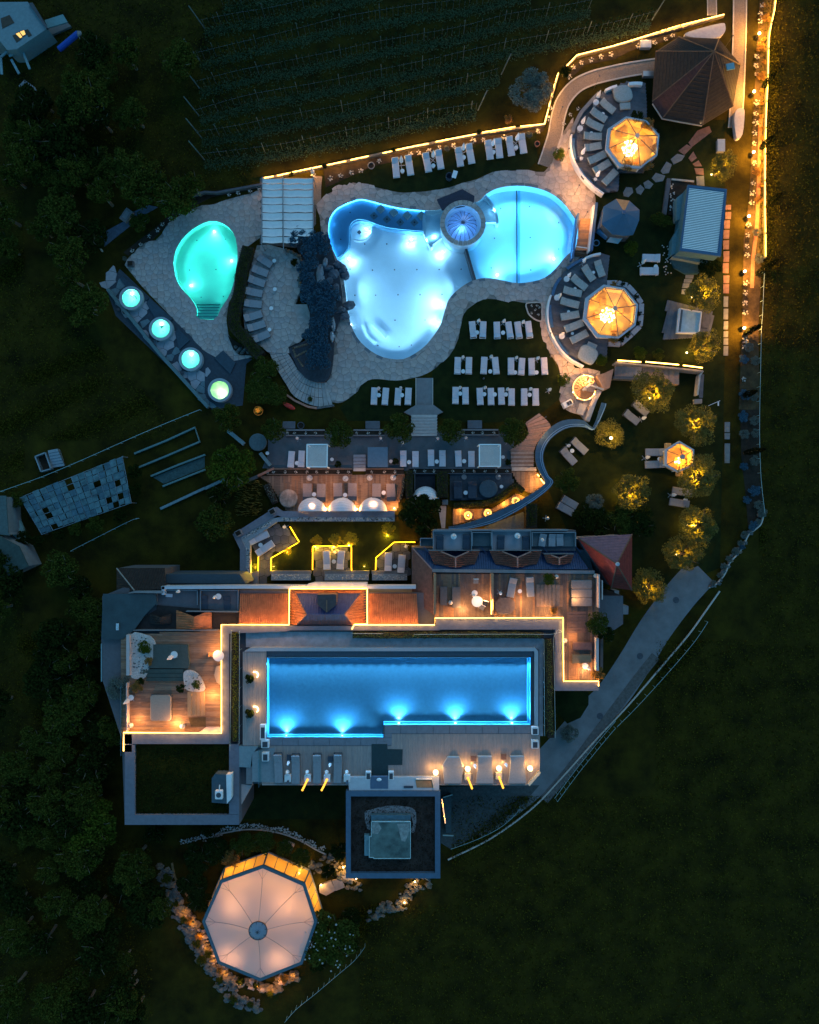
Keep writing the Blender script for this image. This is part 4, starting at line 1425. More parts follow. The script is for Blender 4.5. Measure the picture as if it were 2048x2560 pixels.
# ---------------------------------------------------------------- silver bush and others by the upper wall
tree('silver_bush','large silver-green bush beside the lit wall bend at the vineyard edge',q('C',1030,770),62,3.6,'grey',cat='bush')
tree('shrub','small orange-lit shrub just left of the lit wall bend',q('C',830,1005),13,1.4,'gold',cat='shrub')
tree('shrub','dark round bush in the gap of the lit wall by the path',q('C',1310,600),17,1.6,'dark',cat='shrub')
pot_plant(q('C',1255,1310),.04,18,'bushy potted plant at the foot of the curved path','bright')
pot_round(q('C',1077,1208),0,7,'terracotta pot at the right end of the upper lawn')
pot_round(q('B',1402,1392),0,9,'wide blue-grey pot at the left end of the upper lawn',M_conc)
tree('shrub','round grey shrub between the first and second lounger pairs under the lit wall',q('C',315,1250),9,.8,'grey',cat='shrub',trunk=False)
tree('shrub','round grey shrub at the right end of the lounger row under the lit wall',q('C',1008,1135),10,.8,'grey',cat='shrub',trunk=False)
for k,p in enumerate((q('B',1012,1400),q('C',587,1110),q('B',1590,1262),q('B',728,1470))):
 tree('shrub','dark shrub breaking the light strip of the upper wall, %s from the left'%ORD[(1,3,2,0)[k]],p,7,1.0,'dark','dark shrubs in front of the upper light strip',cat='shrub',trunk=False)
for k,(a,b)in enumerate((((1602,1343),(1620,1510)),((1710,1325),(1740,1490)))):
 place(P_white,q('B',*a),q('B',*b),0,2.0,17,.72,'white lounger on the upper lawn, %s from the left'%ORD[k],'white loungers on the upper lawn')
for k,(a,b)in enumerate((((135,1300),(160,1460)),((235,1280),(262,1440)),((405,1255),(428,1412)),((495,1228),(520,1393)),((655,1195),(682,1352)),((738,1180),(760,1340)),((835,1163),(856,1322)),((938,1145),(960,1306)))):
 place(P_white,q('C',*a),q('C',*b),0,2.0,17,.72,'white lounger on the upper lawn, %s from the left'%ORD[k+2],'white loungers on the upper lawn')
pars=[(q('B',903,1430),'beside the slatted sail roof'),(q('B',1655,1335),'between the first loungers of the upper lawn'),(q('C',200,1290),'between the second pair of upper lawn loungers'),(q('C',455,1228),'between the third pair of upper lawn loungers'),
  (q('C',708,1190),'between the fourth pair of upper lawn loungers'),(q('C',912,1145),'between the last pair of upper lawn loungers')]
def parasol(p,where,z=0.0,s=1.0,group='closed white parasols'):
 a=W(p,z+1.75*s)
 return put(P_parasol,(a[0],a[1],z),R.uniform(0,1.5),s*.92,'closed white parasol '+where,group)
def table(p,where,z=0.0,s=1.0,group='small round side tables'):
 a=W(p,z+.44)
 return put(P_table,(a[0],a[1],z),0,s,'small round side table '+where,group)
for p,wh in pars:
 parasol(p,wh)
for p,wh in((q('B',1665,1440),'first'),(q('C',200,1395),'second'),(q('C',457,1325),'third'),(q('C',707,1280),'fourth'),(q('C',898,1243),'fifth')):
 table(p,'on the upper lawn, %s from the left'%wh)
pt=thing('towel_cart','small dark cart with a white towel at the edge of the upper lawn','cart',(*W(q('C',335,1490),.4),0))
build(MB().lathe([(0,.1),(.42,.1),(.45,.7),(.38,.7),(.36,.2)],0,0,18),'basket',M_ncush,pt,True)
build(MB().box(.65,.15,.75,.55,.9,.05,-.3),'towel',M_para,pt,True)
# ---------------------------------------------------------------- lower lawns: white loungers
rows={'front row of the right pool lawn':[(530,1058,-8),(617,1060,6),(735,1067,0),(838,1064,-14),(915,1060,-12),(1000,1060,-10)],
  'middle row of the right pool lawn':[(402,1362,4),(496,1362,0),(628,1358,4),(724,1356,-10),(850,1362,0),(938,1368,4),(1025,1366,0),(1133,1366,-10)],
  'back row of the right pool lawn':[(384,1612,0),(467,1612,2),(594,1618,-6),(684,1618,-4),(767,1618,-2),(857,1622,2),(963,1622,-4),(1058,1627,2)]}
for rn,L_ in rows.items():
 for k,(x,y,dx_)in enumerate(L_):
  place(P_white if rn[0]=='f' else P_pale,q('G',x-dx_*.6,y+72),q('G',x+dx_*.6,y-72),0,2.0,16,.72,'white lounger, %s from the left in the %s'%(ORD[k],rn),'white loungers on the right pool lawn')
for k,x in enumerate((935.6,964,994,1021.7)):
 place(P_pale,(x-1,992+22),(x+1,992-21),0,2.0,16,.72,'white lounger on the small lawn left of the middle walk, %s from the left'%ORD[k],'white loungers on the left pool lawn')
PL=[('G',585,970,'front','first'),('G',800,972,'front','second'),('G',962,980,'front','third'),('G',453,1278,'middle','first'),('G',693,1273,'middle','second'),('G',905,1282,'middle','third'),('G',1087,1286,'middle','fourth'),
 ('G',428,1535,'back','first'),('G',640,1535,'back','second'),('G',830,1548,'back','third'),('G',1025,1546,'back','fourth'),('G',1187,1552,'back','fifth')]
for t_,x,y,rn,o_ in PL:
 parasol(q(t_,x,y),'%s from the left in the %s row of the right pool lawn'%(o_,rn),s=.85)
for k,(x,y)in enumerate(((1463,1541),(1650,1538))):
 parasol(q('F',x,y),'on the small left lawn, %s from the left'%ORD[k],s=.85)
TB_=[((570,1075),'front',0),((788,1077),'front',1),((452,1403),'middle',0),((680,1403),'middle',1),((890,1412),'middle',2),((1070,1412),'middle',3),((427,1590),'back',0),((630,1595),'back',1),((718,1597),'back',2),((812,1597),'back',3),((1012,1600),'back',4)]
for p,rn,k in TB_:
 table(q('G',*p),'%s from the left in the %s row of the right pool lawn'%(ORD[k],rn))
for k,p in enumerate(((1466,1603),(1662,1603))):
 table(q('F',*p),'on the small left lawn, %s from the left'%ORD[k])
for k,p in enumerate(((625,1462),(220,1362),(1192,1275))):
 a=W(q('G',*p),.3)
 t=thing('lawn_lantern','small dark lantern on the right pool lawn, %s'%('below the second parasol','at the paving corner by the middle walk','by the bend of the lit path')[k],'lantern',(*a,0))
 build(MB().cyl(0,0,0,.3,.12,10).cyl(0,0,.3,.5,.05,8),'body',M_dmetal,t,True)
 build(MB().blob(0,0,.42,.09,.09,.07,1,8,4,0),'cap',M_metal,t,True)
# shell bed with white rosettes
sb=thing('flower_island','fan-shaped stone-edged bed with white rosettes beside the lower round terrace','flower bed',(*W(q('G',1050,890),0),0))
shell=smooth(qs('G',(985,832),(1050,822),(1110,828),(1115,900),(1112,975),(1060,965),(1010,925),(990,880)),3)
build(MB().prism(WP(shell,.1),0,.1),'soil',M_soil,sb)
band(shell+shell[:1],3,0,.16,M_kerb,'edging',sb)
for k,(x,y)in enumerate(((1030,850),(1075,848),(1060,885),(1028,912),(1085,925),(1095,865))):
 a=W(q('G',x,y),.25)
 put(P_flower,(*a,.1),k,.62,'white rosette in the fan-shaped stone bed, %s in the bed'%ORD[k],'rosettes in the fan-shaped bed')['category']='flowers'
# ================================================================ round terraces with lit pavilions
def round_terrace(name,label,c,r,a0,a1,z,disc_pts):
 t=thing(name,label,'terrace',(*W(c,0),0))
 Wd=WP(disc_pts,z)
 build(MB().prism(Wd,0,z-.05),'terrace_base',M_concd,t)
 planks(t,Wd,z,(1,-.3),.42,M_bdeck,'deck_plank',True,.04,.02,4.5,3,280)
 return t
TCU,TCL=(1562,350),(1532,787)
up=round_terrace('round_terrace','upper round lounger terrace with a pale curved wall',TCU,0,0,0,.5,qs('b',(1260,310),(1000,300),(760,380),(600,500),(450,640),(330,800),(265,1000),(262,1150),(300,1350),(380,1510),(500,1660))+qs('b',(620,1790),(900,1750),(910,1500),(1230,1500),(1420,1290),(1450,1000),(1280,780),(1280,600)))
lo=round_terrace('round_terrace','lower round lounger terrace with a pale curved wall',TCL,0,0,0,.5,qs('c',(930,180),(720,230),(560,310),(430,430),(330,580),(250,740),(225,880),(222,1050),(250,1200),(330,1370),(440,1520),(570,1620),(1010,1600),(1020,1380),(1400,1200),(1450,900),(1300,600),(1010,560),(1050,210)))
M_louv=mat('blue bench louvre',(.05,.13,.24),.5,.15)
for t,tl,wallp,arcs,wname in((up,'b',smooth([(1225,300),(1040,296),(900,325),(720,390)],4,False),[],'w'),(lo,'c',[],[],'w')):
 pass
def terrace_wall(t,tl,pts,w,z1,m=M_white,name='parapet'):
 return band(smooth([q(tl,*p)for p in pts],4,False),w,0,z1,m,name,t)
terrace_wall(up,'b',((1220,318),(1130,312),(1040,320)),8,1.0)
terrace_wall(up,'b',((880,345),(800,370),(725,405)),6,1.0)
terrace_wall(up,'b',((640,440),(560,520),(470,620),(400,700),(340,810),(300,900),(285,970)),9,1.0,M_conc)
terrace_wall(up,'b',((268,1000),(258,1120),(268,1230),(300,1350),(370,1480),(450,1590),(560,1700),(620,1745),(700,1800)),4,1.0)
terrace_wall(lo,'c',((930,180),(830,200),(740,235),(690,270)),5,1.0)
terrace_wall(lo,'c',((260,740),(228,850),(215,960),(220,1090),(250,1220),(320,1370),(410,1500),(520,1600),(700,1700)),4,1.0)
def bench_arc(t,tl,pts,w):
 """curved bench of narrow louvre slats in a solid frame"""
 P=resample(smooth([q(tl,*p)for p in pts],5,False),3.0)
 band(P,w,.5,.85,M_concd,'bench_box',t)
 nb=MB()
 for a,b in zip(P,P[1:]):
  dx_,dy_=b[0]-a[0],b[1]-a[1]
  l=math.hypot(dx_,dy_)
  nx,ny=-dy_/l*w*.46,dx_/l*w*.46
  ux,uy=dx_/l*1.1,dy_/l*1.1
  nb.prism(WP([(a[0]+nx-ux,a[1]+ny-uy),(a[0]+nx+ux,a[1]+ny+uy),(a[0]-nx+ux,a[1]-ny+uy),(a[0]-nx-ux,a[1]-ny-uy)],.9),.84,.90)
 tag(build(nb,'bench_slats',M_louv,t),kind='stuff')
bench_arc(up,'b',((292,1060),(285,1150),(300,1250),(322,1350)),8)
bench_arc(up,'b',((375,1465),(430,1560),(490,1620),(545,1680)),9)
bench_arc(lo,'c',((690,255),(590,305),(510,360),(460,400)),8)
bench_arc(lo,'c',((385,510),(330,590),(295,680),(270,770)),8)
bench_arc(lo,'c',((242,880),(245,980),(260,1090),(275,1190)),8)
bench_arc(lo,'c',((320,1300),(370,1400),(430,1480),(490,1560)),9)
for k,(a,b)in enumerate((((650,570),(830,720)),((510,705),(720,835)),((440,850),(670,945)),((400,1055),(655,1065)),((425,1220),(660,1170)),((465,1410),(710,1290)),((545,1545),(775,1400)),((680,1700),(860,1510)))):
 place(P_sage,q('b',*a),q('b',*b),.5,2.0,19,.72,'sage lounger on the upper round terrace, %s counted down from the large cushion'%ORD[k],'sage loungers on the upper round terrace')
for k,(a,b)in enumerate((((865,295),(940,510)),((675,370),(815,560)),((530,505),(725,665)),((410,680),(665,750)),((365,830),(625,890)),((370,1065),(630,1005)),((420,1220),(680,1120)),((500,1380),(735,1250)))):
 place(P_sage,q('c',*a),q('c',*b),.5,2.0,19,.72,'sage lounger on the lower round terrace, %s counted down from the footbridge'%ORD[k],'sage loungers on the lower round terrace')
def cushion(px,pts,z,label,hpts=None):
 t=thing('lounge_island',label,'daybed',(*W(px,z),z))
 pp=WP(smooth(pts,3),z+.5)
 build(MB().prism(pp,z,z+.30),'base',M_dmetal,t)
 c=(sum(p[0]for p in pp)/len(pp),sum(p[1]for p in pp)/len(pp))
 ins=[(c[0]+(x-c[0])*.97,c[1]+(y-c[1])*.97)for x,y in pp]
 ins2=[(c[0]+(x-c[0])*.90,c[1]+(y-c[1])*.90)for x,y in pp]
 build(MB().prism(pp,z+.30,z+.46).prism(ins,z+.46,z+.52).prism(ins2,z+.52,z+.55),'cushion',M_tcush,t)
 if hpts:
  build(MB().prism(WP(hpts,z+.4),z+.25,z+.40),'foot_table',M_tcush,t)
 return t
cushion(q('b',960,450),qs('b',(835,380),(950,335),(1045,355),(1090,470),(1060,540),(940,565),(860,530),(835,450)),.5,'large rounded lounge island on the upper round terrace',qs('b',(915,580),(1055,568),(1060,655),(925,668)))
cushion(q('c',755,1540),qs('c',(670,1430),(760,1410),(870,1480),(890,1550),(830,1660),(770,1670),(640,1600),(625,1540)),.5,'large rounded lounge island on the lower round terrace',qs('c',(765,1365),(885,1415),(855,1480),(735,1425)))
for k,p in enumerate(((640,450),(432,800),(432,1215),(632,1520))):
 parasol(q('b',*p),'on the upper round terrace, %s from the top'%ORD[k],.5,.95)
for k,p in enumerate(((715,265),(512,460),(382,735),(422,1260))):
 parasol(q('c',*p),'on the lower round terrace, %s from the top'%ORD[k],.5,.85)
for k,p in enumerate(((590,578),(375,930),(690,720),(535,980),(400,1320),(590,1600))):
 table(q('b',*p),'on the upper round terrace, %s of six going down'%ORD[k],.5,1.35 if k<2 else .8)
for k,p in enumerate(((465,530),(335,780),(835,430),(585,650),(497,960),(550,1255),(400,1300))):
 table(q('c',*p),'on the lower round terrace, number %s of seven'%ORD[k],.5,1.35 if k in(0,1,6)else .7)
GL=clearmat('warm roof glass',(.92,.88,.80),.04,.08,diff=(.9,.45,.08),dfac=.13)  # orange glow of the interior is put into the glass colour
def pavilion(name,label,tl,glass,outer,hub,z0,ze,zh,chand,seed,power=900,n_globes=26,wall=(.9,)):
 c=q(tl,*hub)
 hx,hy=W(c,zh)
 t=thing(name,label,'pavilion',(hx,hy,z0))
 G=[q(tl,*p)for p in glass]
 O=[q(tl,*p)for p in outer]
 n=len(G)
 Gw=WP(G,ze)
 fl=[(hx+(x-hx)*.98,hy+(y-hy)*.98)for x,y in Gw]
 build(MB().prism(fl,z0+.02,z0+.12),'floor',mat('pavilion floor',(.62,.52,.22),.6,.10,1.2),t)
 w=MB()
 for i in range(n):
  j=(i+1)%n
  a,b=fl[i],fl[j]
  s=.965
  w.prism([a,b,(hx+(b[0]-hx)*s,hy+(b[1]-hy)*s),(hx+(a[0]-hx)*s,hy+(a[1]-hy)*s)],z0+.05,ze-.12)
 build(w,'wall',mat('pavilion wall',(.50,.36,.18),.8,.08),t)
 Ow=WP(O,ze)
 m=len(O)
 if m==n:
  for i in range(n):
   j=(i+1)%n
   build(MB().prism([Ow[i],Ow[j],(Gw[j][0],Gw[j][1]),(Gw[i][0],Gw[i][1])],ze-.35,ze+.02),'eave',mat('pale eave',(.36,.38,.42),.7,.08),t)
 for i in range(n):
  j=(i+1)%n
  a,b=Vector((*Gw[i],ze)),Vector((*Gw[j],ze))
  h=Vector((hx,hy,zh))
  mb=MB()
  mb.add([a,b,h],[(0,1,2)])
  build(mb,'glass_panel',GL,t)
  build(MB().tube(a,h,.045,.045,6),'rib',M_dmetal if z0>-1 else M_metal,t)
 build(MB().cyl(hx,hy,zh-.1,zh+.12,.28,14),'hub',M_metal,t)
 rr=random.Random(seed)
 gx,gy=W(q(tl,*chand),z0+.9)
 gp=[]
 while len(gp)<n_globes:
  a,d=rr.uniform(0,6.28),.95*math.sqrt(rr.random())
  p=(gx+d*math.cos(a),gy+d*math.sin(a))
  if all(math.dist(p,o)>.25 for o in gp):
   gp.append(p)
 cd=build(MB().cyl(gx,gy,z0+.8,z0+.84,.72,20),'chandelier',mat('brass',(.5,.35,.12),.3,.1,metal=.7),t)
 for p in gp:
  build(MB().blob(p[0],p[1],z0+rr.uniform(.92,1.1),.12,.12,.12,1,8,5,0),'globe',E_globe,cd)
 lamp('chandelier_light',(gx,gy,z0+1.35),power*1.5,(1,.50,.05),.12,t)
 # table and chairs seen through the glass
 ft=[(hx-1.5,hy-.2),(hx+1.3,hy+.4),(hx+.6,hy-1.8),(hx-.8,hy+1.5)]
 for k,p in enumerate(ft):
  build(MB().bevbox(p[0],p[1],z0+.12,.8,.8,.45,.1),'armchair',mat('ochre armchair',(.45,.28,.12),.9,.1),t)
 for k in range(n):
  a=Vector((*fl[k],z0))
  build(MB().box(a.x,a.y,(z0+ze)/2,.16,.16,ze-z0-.1),'post',M_white,t)
 return t
pavilion('glass_pavilion','octagonal glass-roofed pavilion glowing orange on the upper round terrace','b',((1010,785),(1262,828),(1425,1020),(1402,1270),(1190,1436),(925,1400),(765,1190),(793,935)),
  ((1000,760),(1275,812),(1448,1015),(1422,1282),(1195,1455),(905,1440),(725,1200),(755,925)),(1148,1022),.5,1.9,3.1,(1040,1195),5)
pavilion('glass_pavilion','octagonal glass-roofed pavilion glowing orange on the lower round terrace','c',((980,632),(1236,668),(1402,880),(1372,1135),(1165,1302),(897,1275),(733,1055),(768,795)),
  ((965,600),(1245,645),(1432,872),(1398,1150),(1175,1325),(875,1315),(690,1070),(725,780)),(1118,922),.5,1.9,3.1,(1015,1018),6)
pavilion('glass_pavilion','small hexagonal glass-roofed pavilion in the tree garden','d',((1145,815),(1265,885),(1262,1010),(1135,1065),(1032,1010),(1035,885)),
  ((1145,798),(1278,876),(1275,1020),(1132,1082),(1016,1020),(1018,876)),(1172,942),.05,2.0,2.9,(1150,980),7,420,3)
# stone planters round the lower pavilion
ring=thing('planter_ring','ring of pale stone planters around the right side of the lower pavilion','planter',(*W(q('c',1470,950),0),.1))
RP=qs('c',(1010,575),(1160,575),(1290,610),(1400,730),(1480,850),(1475,1000),(1460,1160),(1350,1270),(1200,1400),(1030,1390))
for a,b in zip(RP,RP[1:]):
 band([(a[0]+(b[0]-a[0])*.04,a[1]+(b[1]-a[1])*.04),(b[0]-(b[0]-a[0])*.04,b[1]-(b[1]-a[1])*.04)],12,.1,.6,mat('pale planter stone',(.28,.30,.33),.9,.15),'planter_block',ring)
for k,(x,y)in enumerate(((1220,590),(1410,770),(1440,990),(1430,1120),(1210,1350))):
 tree('shrub','dark shrub in the planter ring of the lower pavilion, %s clockwise'%ORD[k],q('c',x,y),8,.9,'dark','shrubs in the planter ring',trunk=False,cat='shrub')
for k,(tl,x,y,r,c)in enumerate((('b',1010,1420,18,'gold'),('b',1290,870,20,'gold'),('b',1390,1180,12,'gold'),('b',1290,1420,16,'gold'),('c',1100,1330,15,'gold'),('c',1100,600,10,'gold'),('c',1275,1270,13,'dark'),('b',1150,760,18,'dark'))):
 tree('climbing_shrub','shrub growing over the roof edge of the %s pavilion at its %s'%('upper' if tl=='b' else 'lower',('lower left','upper right','right side','lower right','bottom','top','lower right side','top edge')[k]),q(tl,x,y),r,2.8,c,trunk=True,cat='shrub',flat=.5)
# ---------------------------------------------------------------- dark polygonal pavilion at the top right
dp=thing('dark_pavilion','large dark polygonal tiled pavilion roof beside the upper path','pavilion',(*W(q('D',690,680),0),0))
RP=qs('D',(540,310),(880,325),(1062,545),(1000,895),(745,1052),(410,992),(320,855),(350,432))
apx=q('D',842,432)
ze,za=1.7,6.8
A=V3(apx,za)
names=[]
for i in range(8):
 j=(i+1)%8
 a,b=V3(RP[i],ze),V3(RP[j],ze)
 ed=(b-a)
 mm=M_tiled if i!=5 else mat('maroon roof tile',(.040,.018,.020),.8,.25,2.5)
 o=build(slab(MB(),[a,b,A],.15),'roof_slope',mm,dp)
 tag(build(ribs_clip(MB(),[a,b,A],(ed.x,ed.y),.30,.10,.05),'tile_courses',mm,o),kind='stuff')
 build(MB().tube(a,A,.09,.06,6),'hip_ridge',mat('ridge tile',(.08,.055,.04),.8,.2),dp)
bp=[(A.x+((x)-A.x)*.84,A.y+(y-A.y)*.84)for x,y in WP(RP,ze)]
build(MB().prism(bp,0,ze-.25),'wall',M_dmetal,dp)
x,y=W(q('D',970,570),4.4)
build(MB().box(x,y,4.6,.95,.75,.12,.2),'skylight',mat('teal skylight',(.10,.26,.30),.3,.1),dp)
band(qs('D',(325,870),(405,995),(560,1025),(740,1055)),3,1.45,1.6,M_kerb,'gutter',dp)
glow_ball(q('D',725,1040),1.6,.09,'small lamp at the lower edge of the dark pavilion',6)
# white curved covers
cv=thing('boat_cover','long pale rounded cover between the lit wall and the dark pavilion','cover',(*W(q('D',800,260),0),0))
build(MB().prism(WP(smooth(qs('D',(595,285),(680,250),(900,195),(935,215),(930,270),(870,315),(760,325),(640,310)),3),.6),0,.6),'cover',mat('pale tarp',(.36,.35,.37),.8,.1),cv)
cv=thing('boat_cover','upright pale rounded cover beside the right path','cover',(*W(q('D',1050,1050),0),0))
build(MB().prism(WP(smooth(qs('D',(1035,920),(1085,912),(1098,960),(1080,1130),(1035,1165),(1018,1100),(1012,980)),3),.6),0,.6),'cover',mat('pale tarp',(.36,.35,.37)),cv)
for k,(tl,x,y,w_,h_)in enumerate((('D',290,620,28,12),('D',900,1225,18,30),('D',265,370,26,18))):
 t=thing('storage_box','pale storage box %s'%('at the left corner of the dark pavilion','below the dark pavilion by the right path','in the lit flower bed by the boundary wall')[k],'box',(*W(q(tl,x,y),.5),0))
 build(MB().bevbox(0,0,0,w_*mpx(.5),h_*mpx(.5),.5,.04),'body',M_conc,t,True)
 build(MB().bevbox(0,0,.5,w_*mpx(.5)+.06,h_*mpx(.5)+.06,.06,.02),'lid',M_metal,t,True)
# stepping stones
SS=[('D',[(700,1100),(800,1060),(820,1110),(650,1240),(625,1200)],3),('D',[(540,1270),(610,1215),(655,1240),(590,1305)],3),('D',[(475,1340),(530,1295),(595,1310),(570,1350),(500,1385)],1),('D',[(390,1440),(440,1360),(485,1385),(460,1455),(410,1465)],1),('D',[(315,1500),(350,1455),(430,1480),(410,1525),(350,1535)],4),('D',[(245,1540),(285,1515),(330,1550),(300,1590),(260,1585)],4),('D',[(180,1590),(220,1555),(255,1590),(225,1640),(190,1625)],4),('D',[(75,1620),(100,1575),(150,1580),(160,1620),(120,1660),(80,1650)],1),
 ('D',[(625,1330),(665,1275),(695,1330),(650,1365)],3),('D',[(660,1380),(710,1350),(740,1400),(680,1400)],3),('D',[(675,1415),(750,1418),(755,1475),(690,1465)],3),('D',[(690,1485),(755,1480),(760,1565),(695,1560)],1),('H',[(600,590),(670,590),(665,620),(600,620)],1),('H',[(590,625),(660,625),(650,655),(585,655)],1),('H',[(580,660),(640,660),(630,700),(570,700)],1),('H',[(570,710),(610,710),(600,755),(565,750)],1)]
ys=[(935,40,0),(935,120,60),(925,200,130),(920,285,212),(918,375,298),(920,480,390),(915,575,490),(920,660,595),(918,745,668)]
SS+=[('H',[(x,y0),(x+50,y0),(x+47,y1),(x,y1)],3)for x,y1,y0 in ys]
SS+=[('H',[(922,y0),(960,y0),(958,y1),(920,y1)],4)for y0,y1 in((772,860),(875,965),(980,1050),(1065,1115),(1125,1180),(1190,1270))]
SS+=[('L',[(930,y0),(975,y0),(972,y1),(930,y1)],4)for y0,y1 in((105,190),(198,250),(285,450))]
for k,(tl,P,mi)in enumerate(SS):
 pw=WP([q(tl,*p)for p in P],.05)
 c=(sum(p[0]for p in pw)/len(pw),sum(p[1]for p in pw)/len(pw))
 o=build(MB().prism([(x-c[0],y-c[1])for x,y in pw],-.02,.05),'stepping_stone',M_red if mi==3 else mat('teal slab',(.15,.16,.16),.85,.2,2))
 o.location=(*c,0)
 o['kind']='structure'
# ---------------------------------------------------------------- louvred cabin, blue hut, spa box
cb=thing('louvred_cabin','blue-framed cabin with a pale louvred roof in the right garden','cabin',(*W(q('h',1150,700),0),0))
top=qs('h',(985,335),(1388,380),(1325,1072),(903,1012))
zc=3.0
tw_=WP(top,zc)
Mf=mat('blue cabin frame',(.035,.095,.17),.6,.12)
lerp2=lambda a,b,t:(a[0]+(b[0]-a[0])*t,a[1]+(b[1]-a[1])*t)
slq=WP(qs('h',(1000,362),(1362,405),(1290,1035),(925,985)),zc)
for i in range(4):
 j=(i+1)%4
 build(MB().prism([tw_[i],tw_[j],slq[j],slq[i]],zc-.3,zc),'roof_frame',Mf,cb)
build(MB().prism(slq,zc-.28,zc-.2),'roof_pan',mat('pan under louvres',(.16,.22,.25),.6,.1),cb)
NS=36
for i in range(NS):
 t0,t1=(i+.08)/NS,(i+.86)/NS
 a,b=lerp2(slq[0],slq[3],t0),lerp2(slq[1],slq[2],t0)
 c,d=lerp2(slq[1],slq[2],t1),lerp2(slq[0],slq[3],t1)
 build(MB().add([(*a,zc-.12),(*b,zc-.12),(*c,zc-.03),(*d,zc-.03),(*a,zc-.16),(*b,zc-.16),(*c,zc-.07),(*d,zc-.07)],[(0,1,2,3),(7,6,5,4),(0,4,5,1),(1,5,6,2),(2,6,7,3),(3,7,4,0)]),'roof_slat',M_slatw,cb)
cwall=[lerp2(tw_[(i+2)%4],p,.98)for i,p in enumerate(tw_)]
build(MB().prism(cwall,0,zc-.32),'wall',mat('teal cabin wall',(.05,.13,.17),.7,.1),cb)
build(MB().prism(WP(qs('h',(870,470),(960,400),(930,690),(870,700)),1.4),.2,1.4),'side_bay',mat('teal bay',(.10,.19,.22),.5,.1),cb)
build(MB().prism(WP(qs('h',(825,890),(915,730),(900,1010),(815,1060)),1.2),.2,1.2),'side_bay',mat('teal bay',(.1,.19,.22)),cb)
build(MB().prism(WP(qs('h',(820,1080),(1170,1145),(1270,1075),(900,1015)),1.0),0,1.0),'front_bay',mat('grey teal bay',(.14,.19,.19),.6,.2),cb)
build(MB().prism(WP(qs('h',(810,1110),(1175,1150),(1090,1250),(960,1250),(850,1190)),.3),0,.3),'porch',mat('dark teal step',(.03,.08,.09),.6,.2),cb)
pl=thing('gravel_planter','long dark planter with pale pebbles left of the louvred cabin','planter',(*W(q('h',830,450),0),0))
build(MB().prism(WP(qs('h',(800,280),(1050,300),(1060,330),(980,340),(960,400),(860,470),(850,640),(785,640)),.15),0,.15),'soil',M_soil,pl)
band(qs('h',(795,270),(745,640)),10,0,.4,M_concd,'planter_wall',pl)
band(qs('h',(820,278),(1050,300)),4,0,.3,M_kerb,'planter_edge',pl)
for k in range(30):
 a=W(q('h',R.uniform(800,850),R.uniform(320,620)),.2)
 build(MB().blob(a[0],a[1],.18,.1,.1,.08,k,6,4),'pebble',M_pebble,pl)
for k in range(26):
 a=W(q('h',R.uniform(715,800)+(k%3)*15,R.uniform(960,1260)),.1)
 o=build(MB().blob(0,0,.08,.09,.09,.08,k,6,4),'garden_pebble',M_pebble)
 o.location=(*a,0)
 tag(o,'small pale pebble on the bed left of the cabin porch','pebble','pale pebbles left of the cabin porch')
bh=thing('blue_hut','dark blue many-sided hut roof between the two round terraces','hut',(*W(q('h',310,680),0),0))
RB=qs('h',(120,560),(250,480),(385,500),(490,595),(485,700),(425,850),(330,862),(210,845),(100,735))
ah=q('h',330,615)
Ah=V3(ah,3.6)
for i in range(len(RB)):
 j=(i+1)%len(RB)
 build(slab(MB(),[V3(RB[i],2.6),V3(RB[j],2.6),Ah],.1),'roof_slope',M_wood if i==1 else mat('blue roof',(.028,.085,.15),.5,.12,.8),bh)
build(MB().prism([(Ah.x+(x-Ah.x)*.9,Ah.y+(y-Ah.y)*.9)for x,y in WP(RB,2.6)],0,2.4),'wall',M_concd,bh)
build(MB().prism(WP(qs('h',(150,920),(210,845),(335,862),(270,940)),1.2),1.1,1.2),'door_canopy',mat('pale canopy',(.28,.38,.42),.6,.1),bh)
build(MB().box(Ah.x,Ah.y,Ah.z,.35,.35,.2),'roof_cap',M_blue,bh)
sp=thing('blue_screen','tilted blue glass screen with pale stand beside the footbridge','screen',(*W(q('h',120,760),0),0))
build(MB().prism(WP(qs('h',(120,570),(55,790),(65,795),(118,720)),1.2),.1,1.2),'panel',M_blue,sp)
build(MB().prism(WP(qs('h',(50,800),(105,720),(195,835),(155,880)),.8),.1,.8),'box',mat('bright blue box',(.10,.25,.42),.5,.1),sp)
pot_round(q('h',48,932),0,8,'tall blue-grey round pot beside the footbridge',mat('blue pot',(.16,.28,.38),.5,.1))
hd=thing('spa_box','white-framed glass-covered spa pool on a dark deck in the right garden','hot tub',(*W(q('H',620,980),0),0))
planks(hd,WP(qs('H',(450,800),(840,900),(800,1110),(405,1135)),.25),.25,(.25,1),.30,M_bdeck,'deck_plank',True,.2,.015,6)
q4=WP(qs('H',(550,870),(740,900),(718,1085),(528,1078)),.75)
q4i=WP(qs('H',(560,880),(730,906),(710,1076),(538,1070)),.75)
for i in range(4):
 j=(i+1)%4
 build(MB().prism([q4[i],q4[j],q4i[j],q4i[i]],.2,.78),'frame',M_white,hd)
build(MB().prism(q4i,.25,.70),'cover',mat('pale blue cover',(.30,.44,.50),.3,.15,1.5),hd)
build(MB().prism(WP(qs('H',(555,880),(580,884),(560,1072),(535,1068)),.8),.7,.74),'cover_shade',mat('dark pad',(.05,.09,.11),.6,.1),hd)  # dark strip stands in for shade along the cover's left side
build(MB().prism(WP(qs('H',(750,905),(805,915),(790,1040),(735,1030)),.4),.2,.4),'step_box',M_concd,hd)
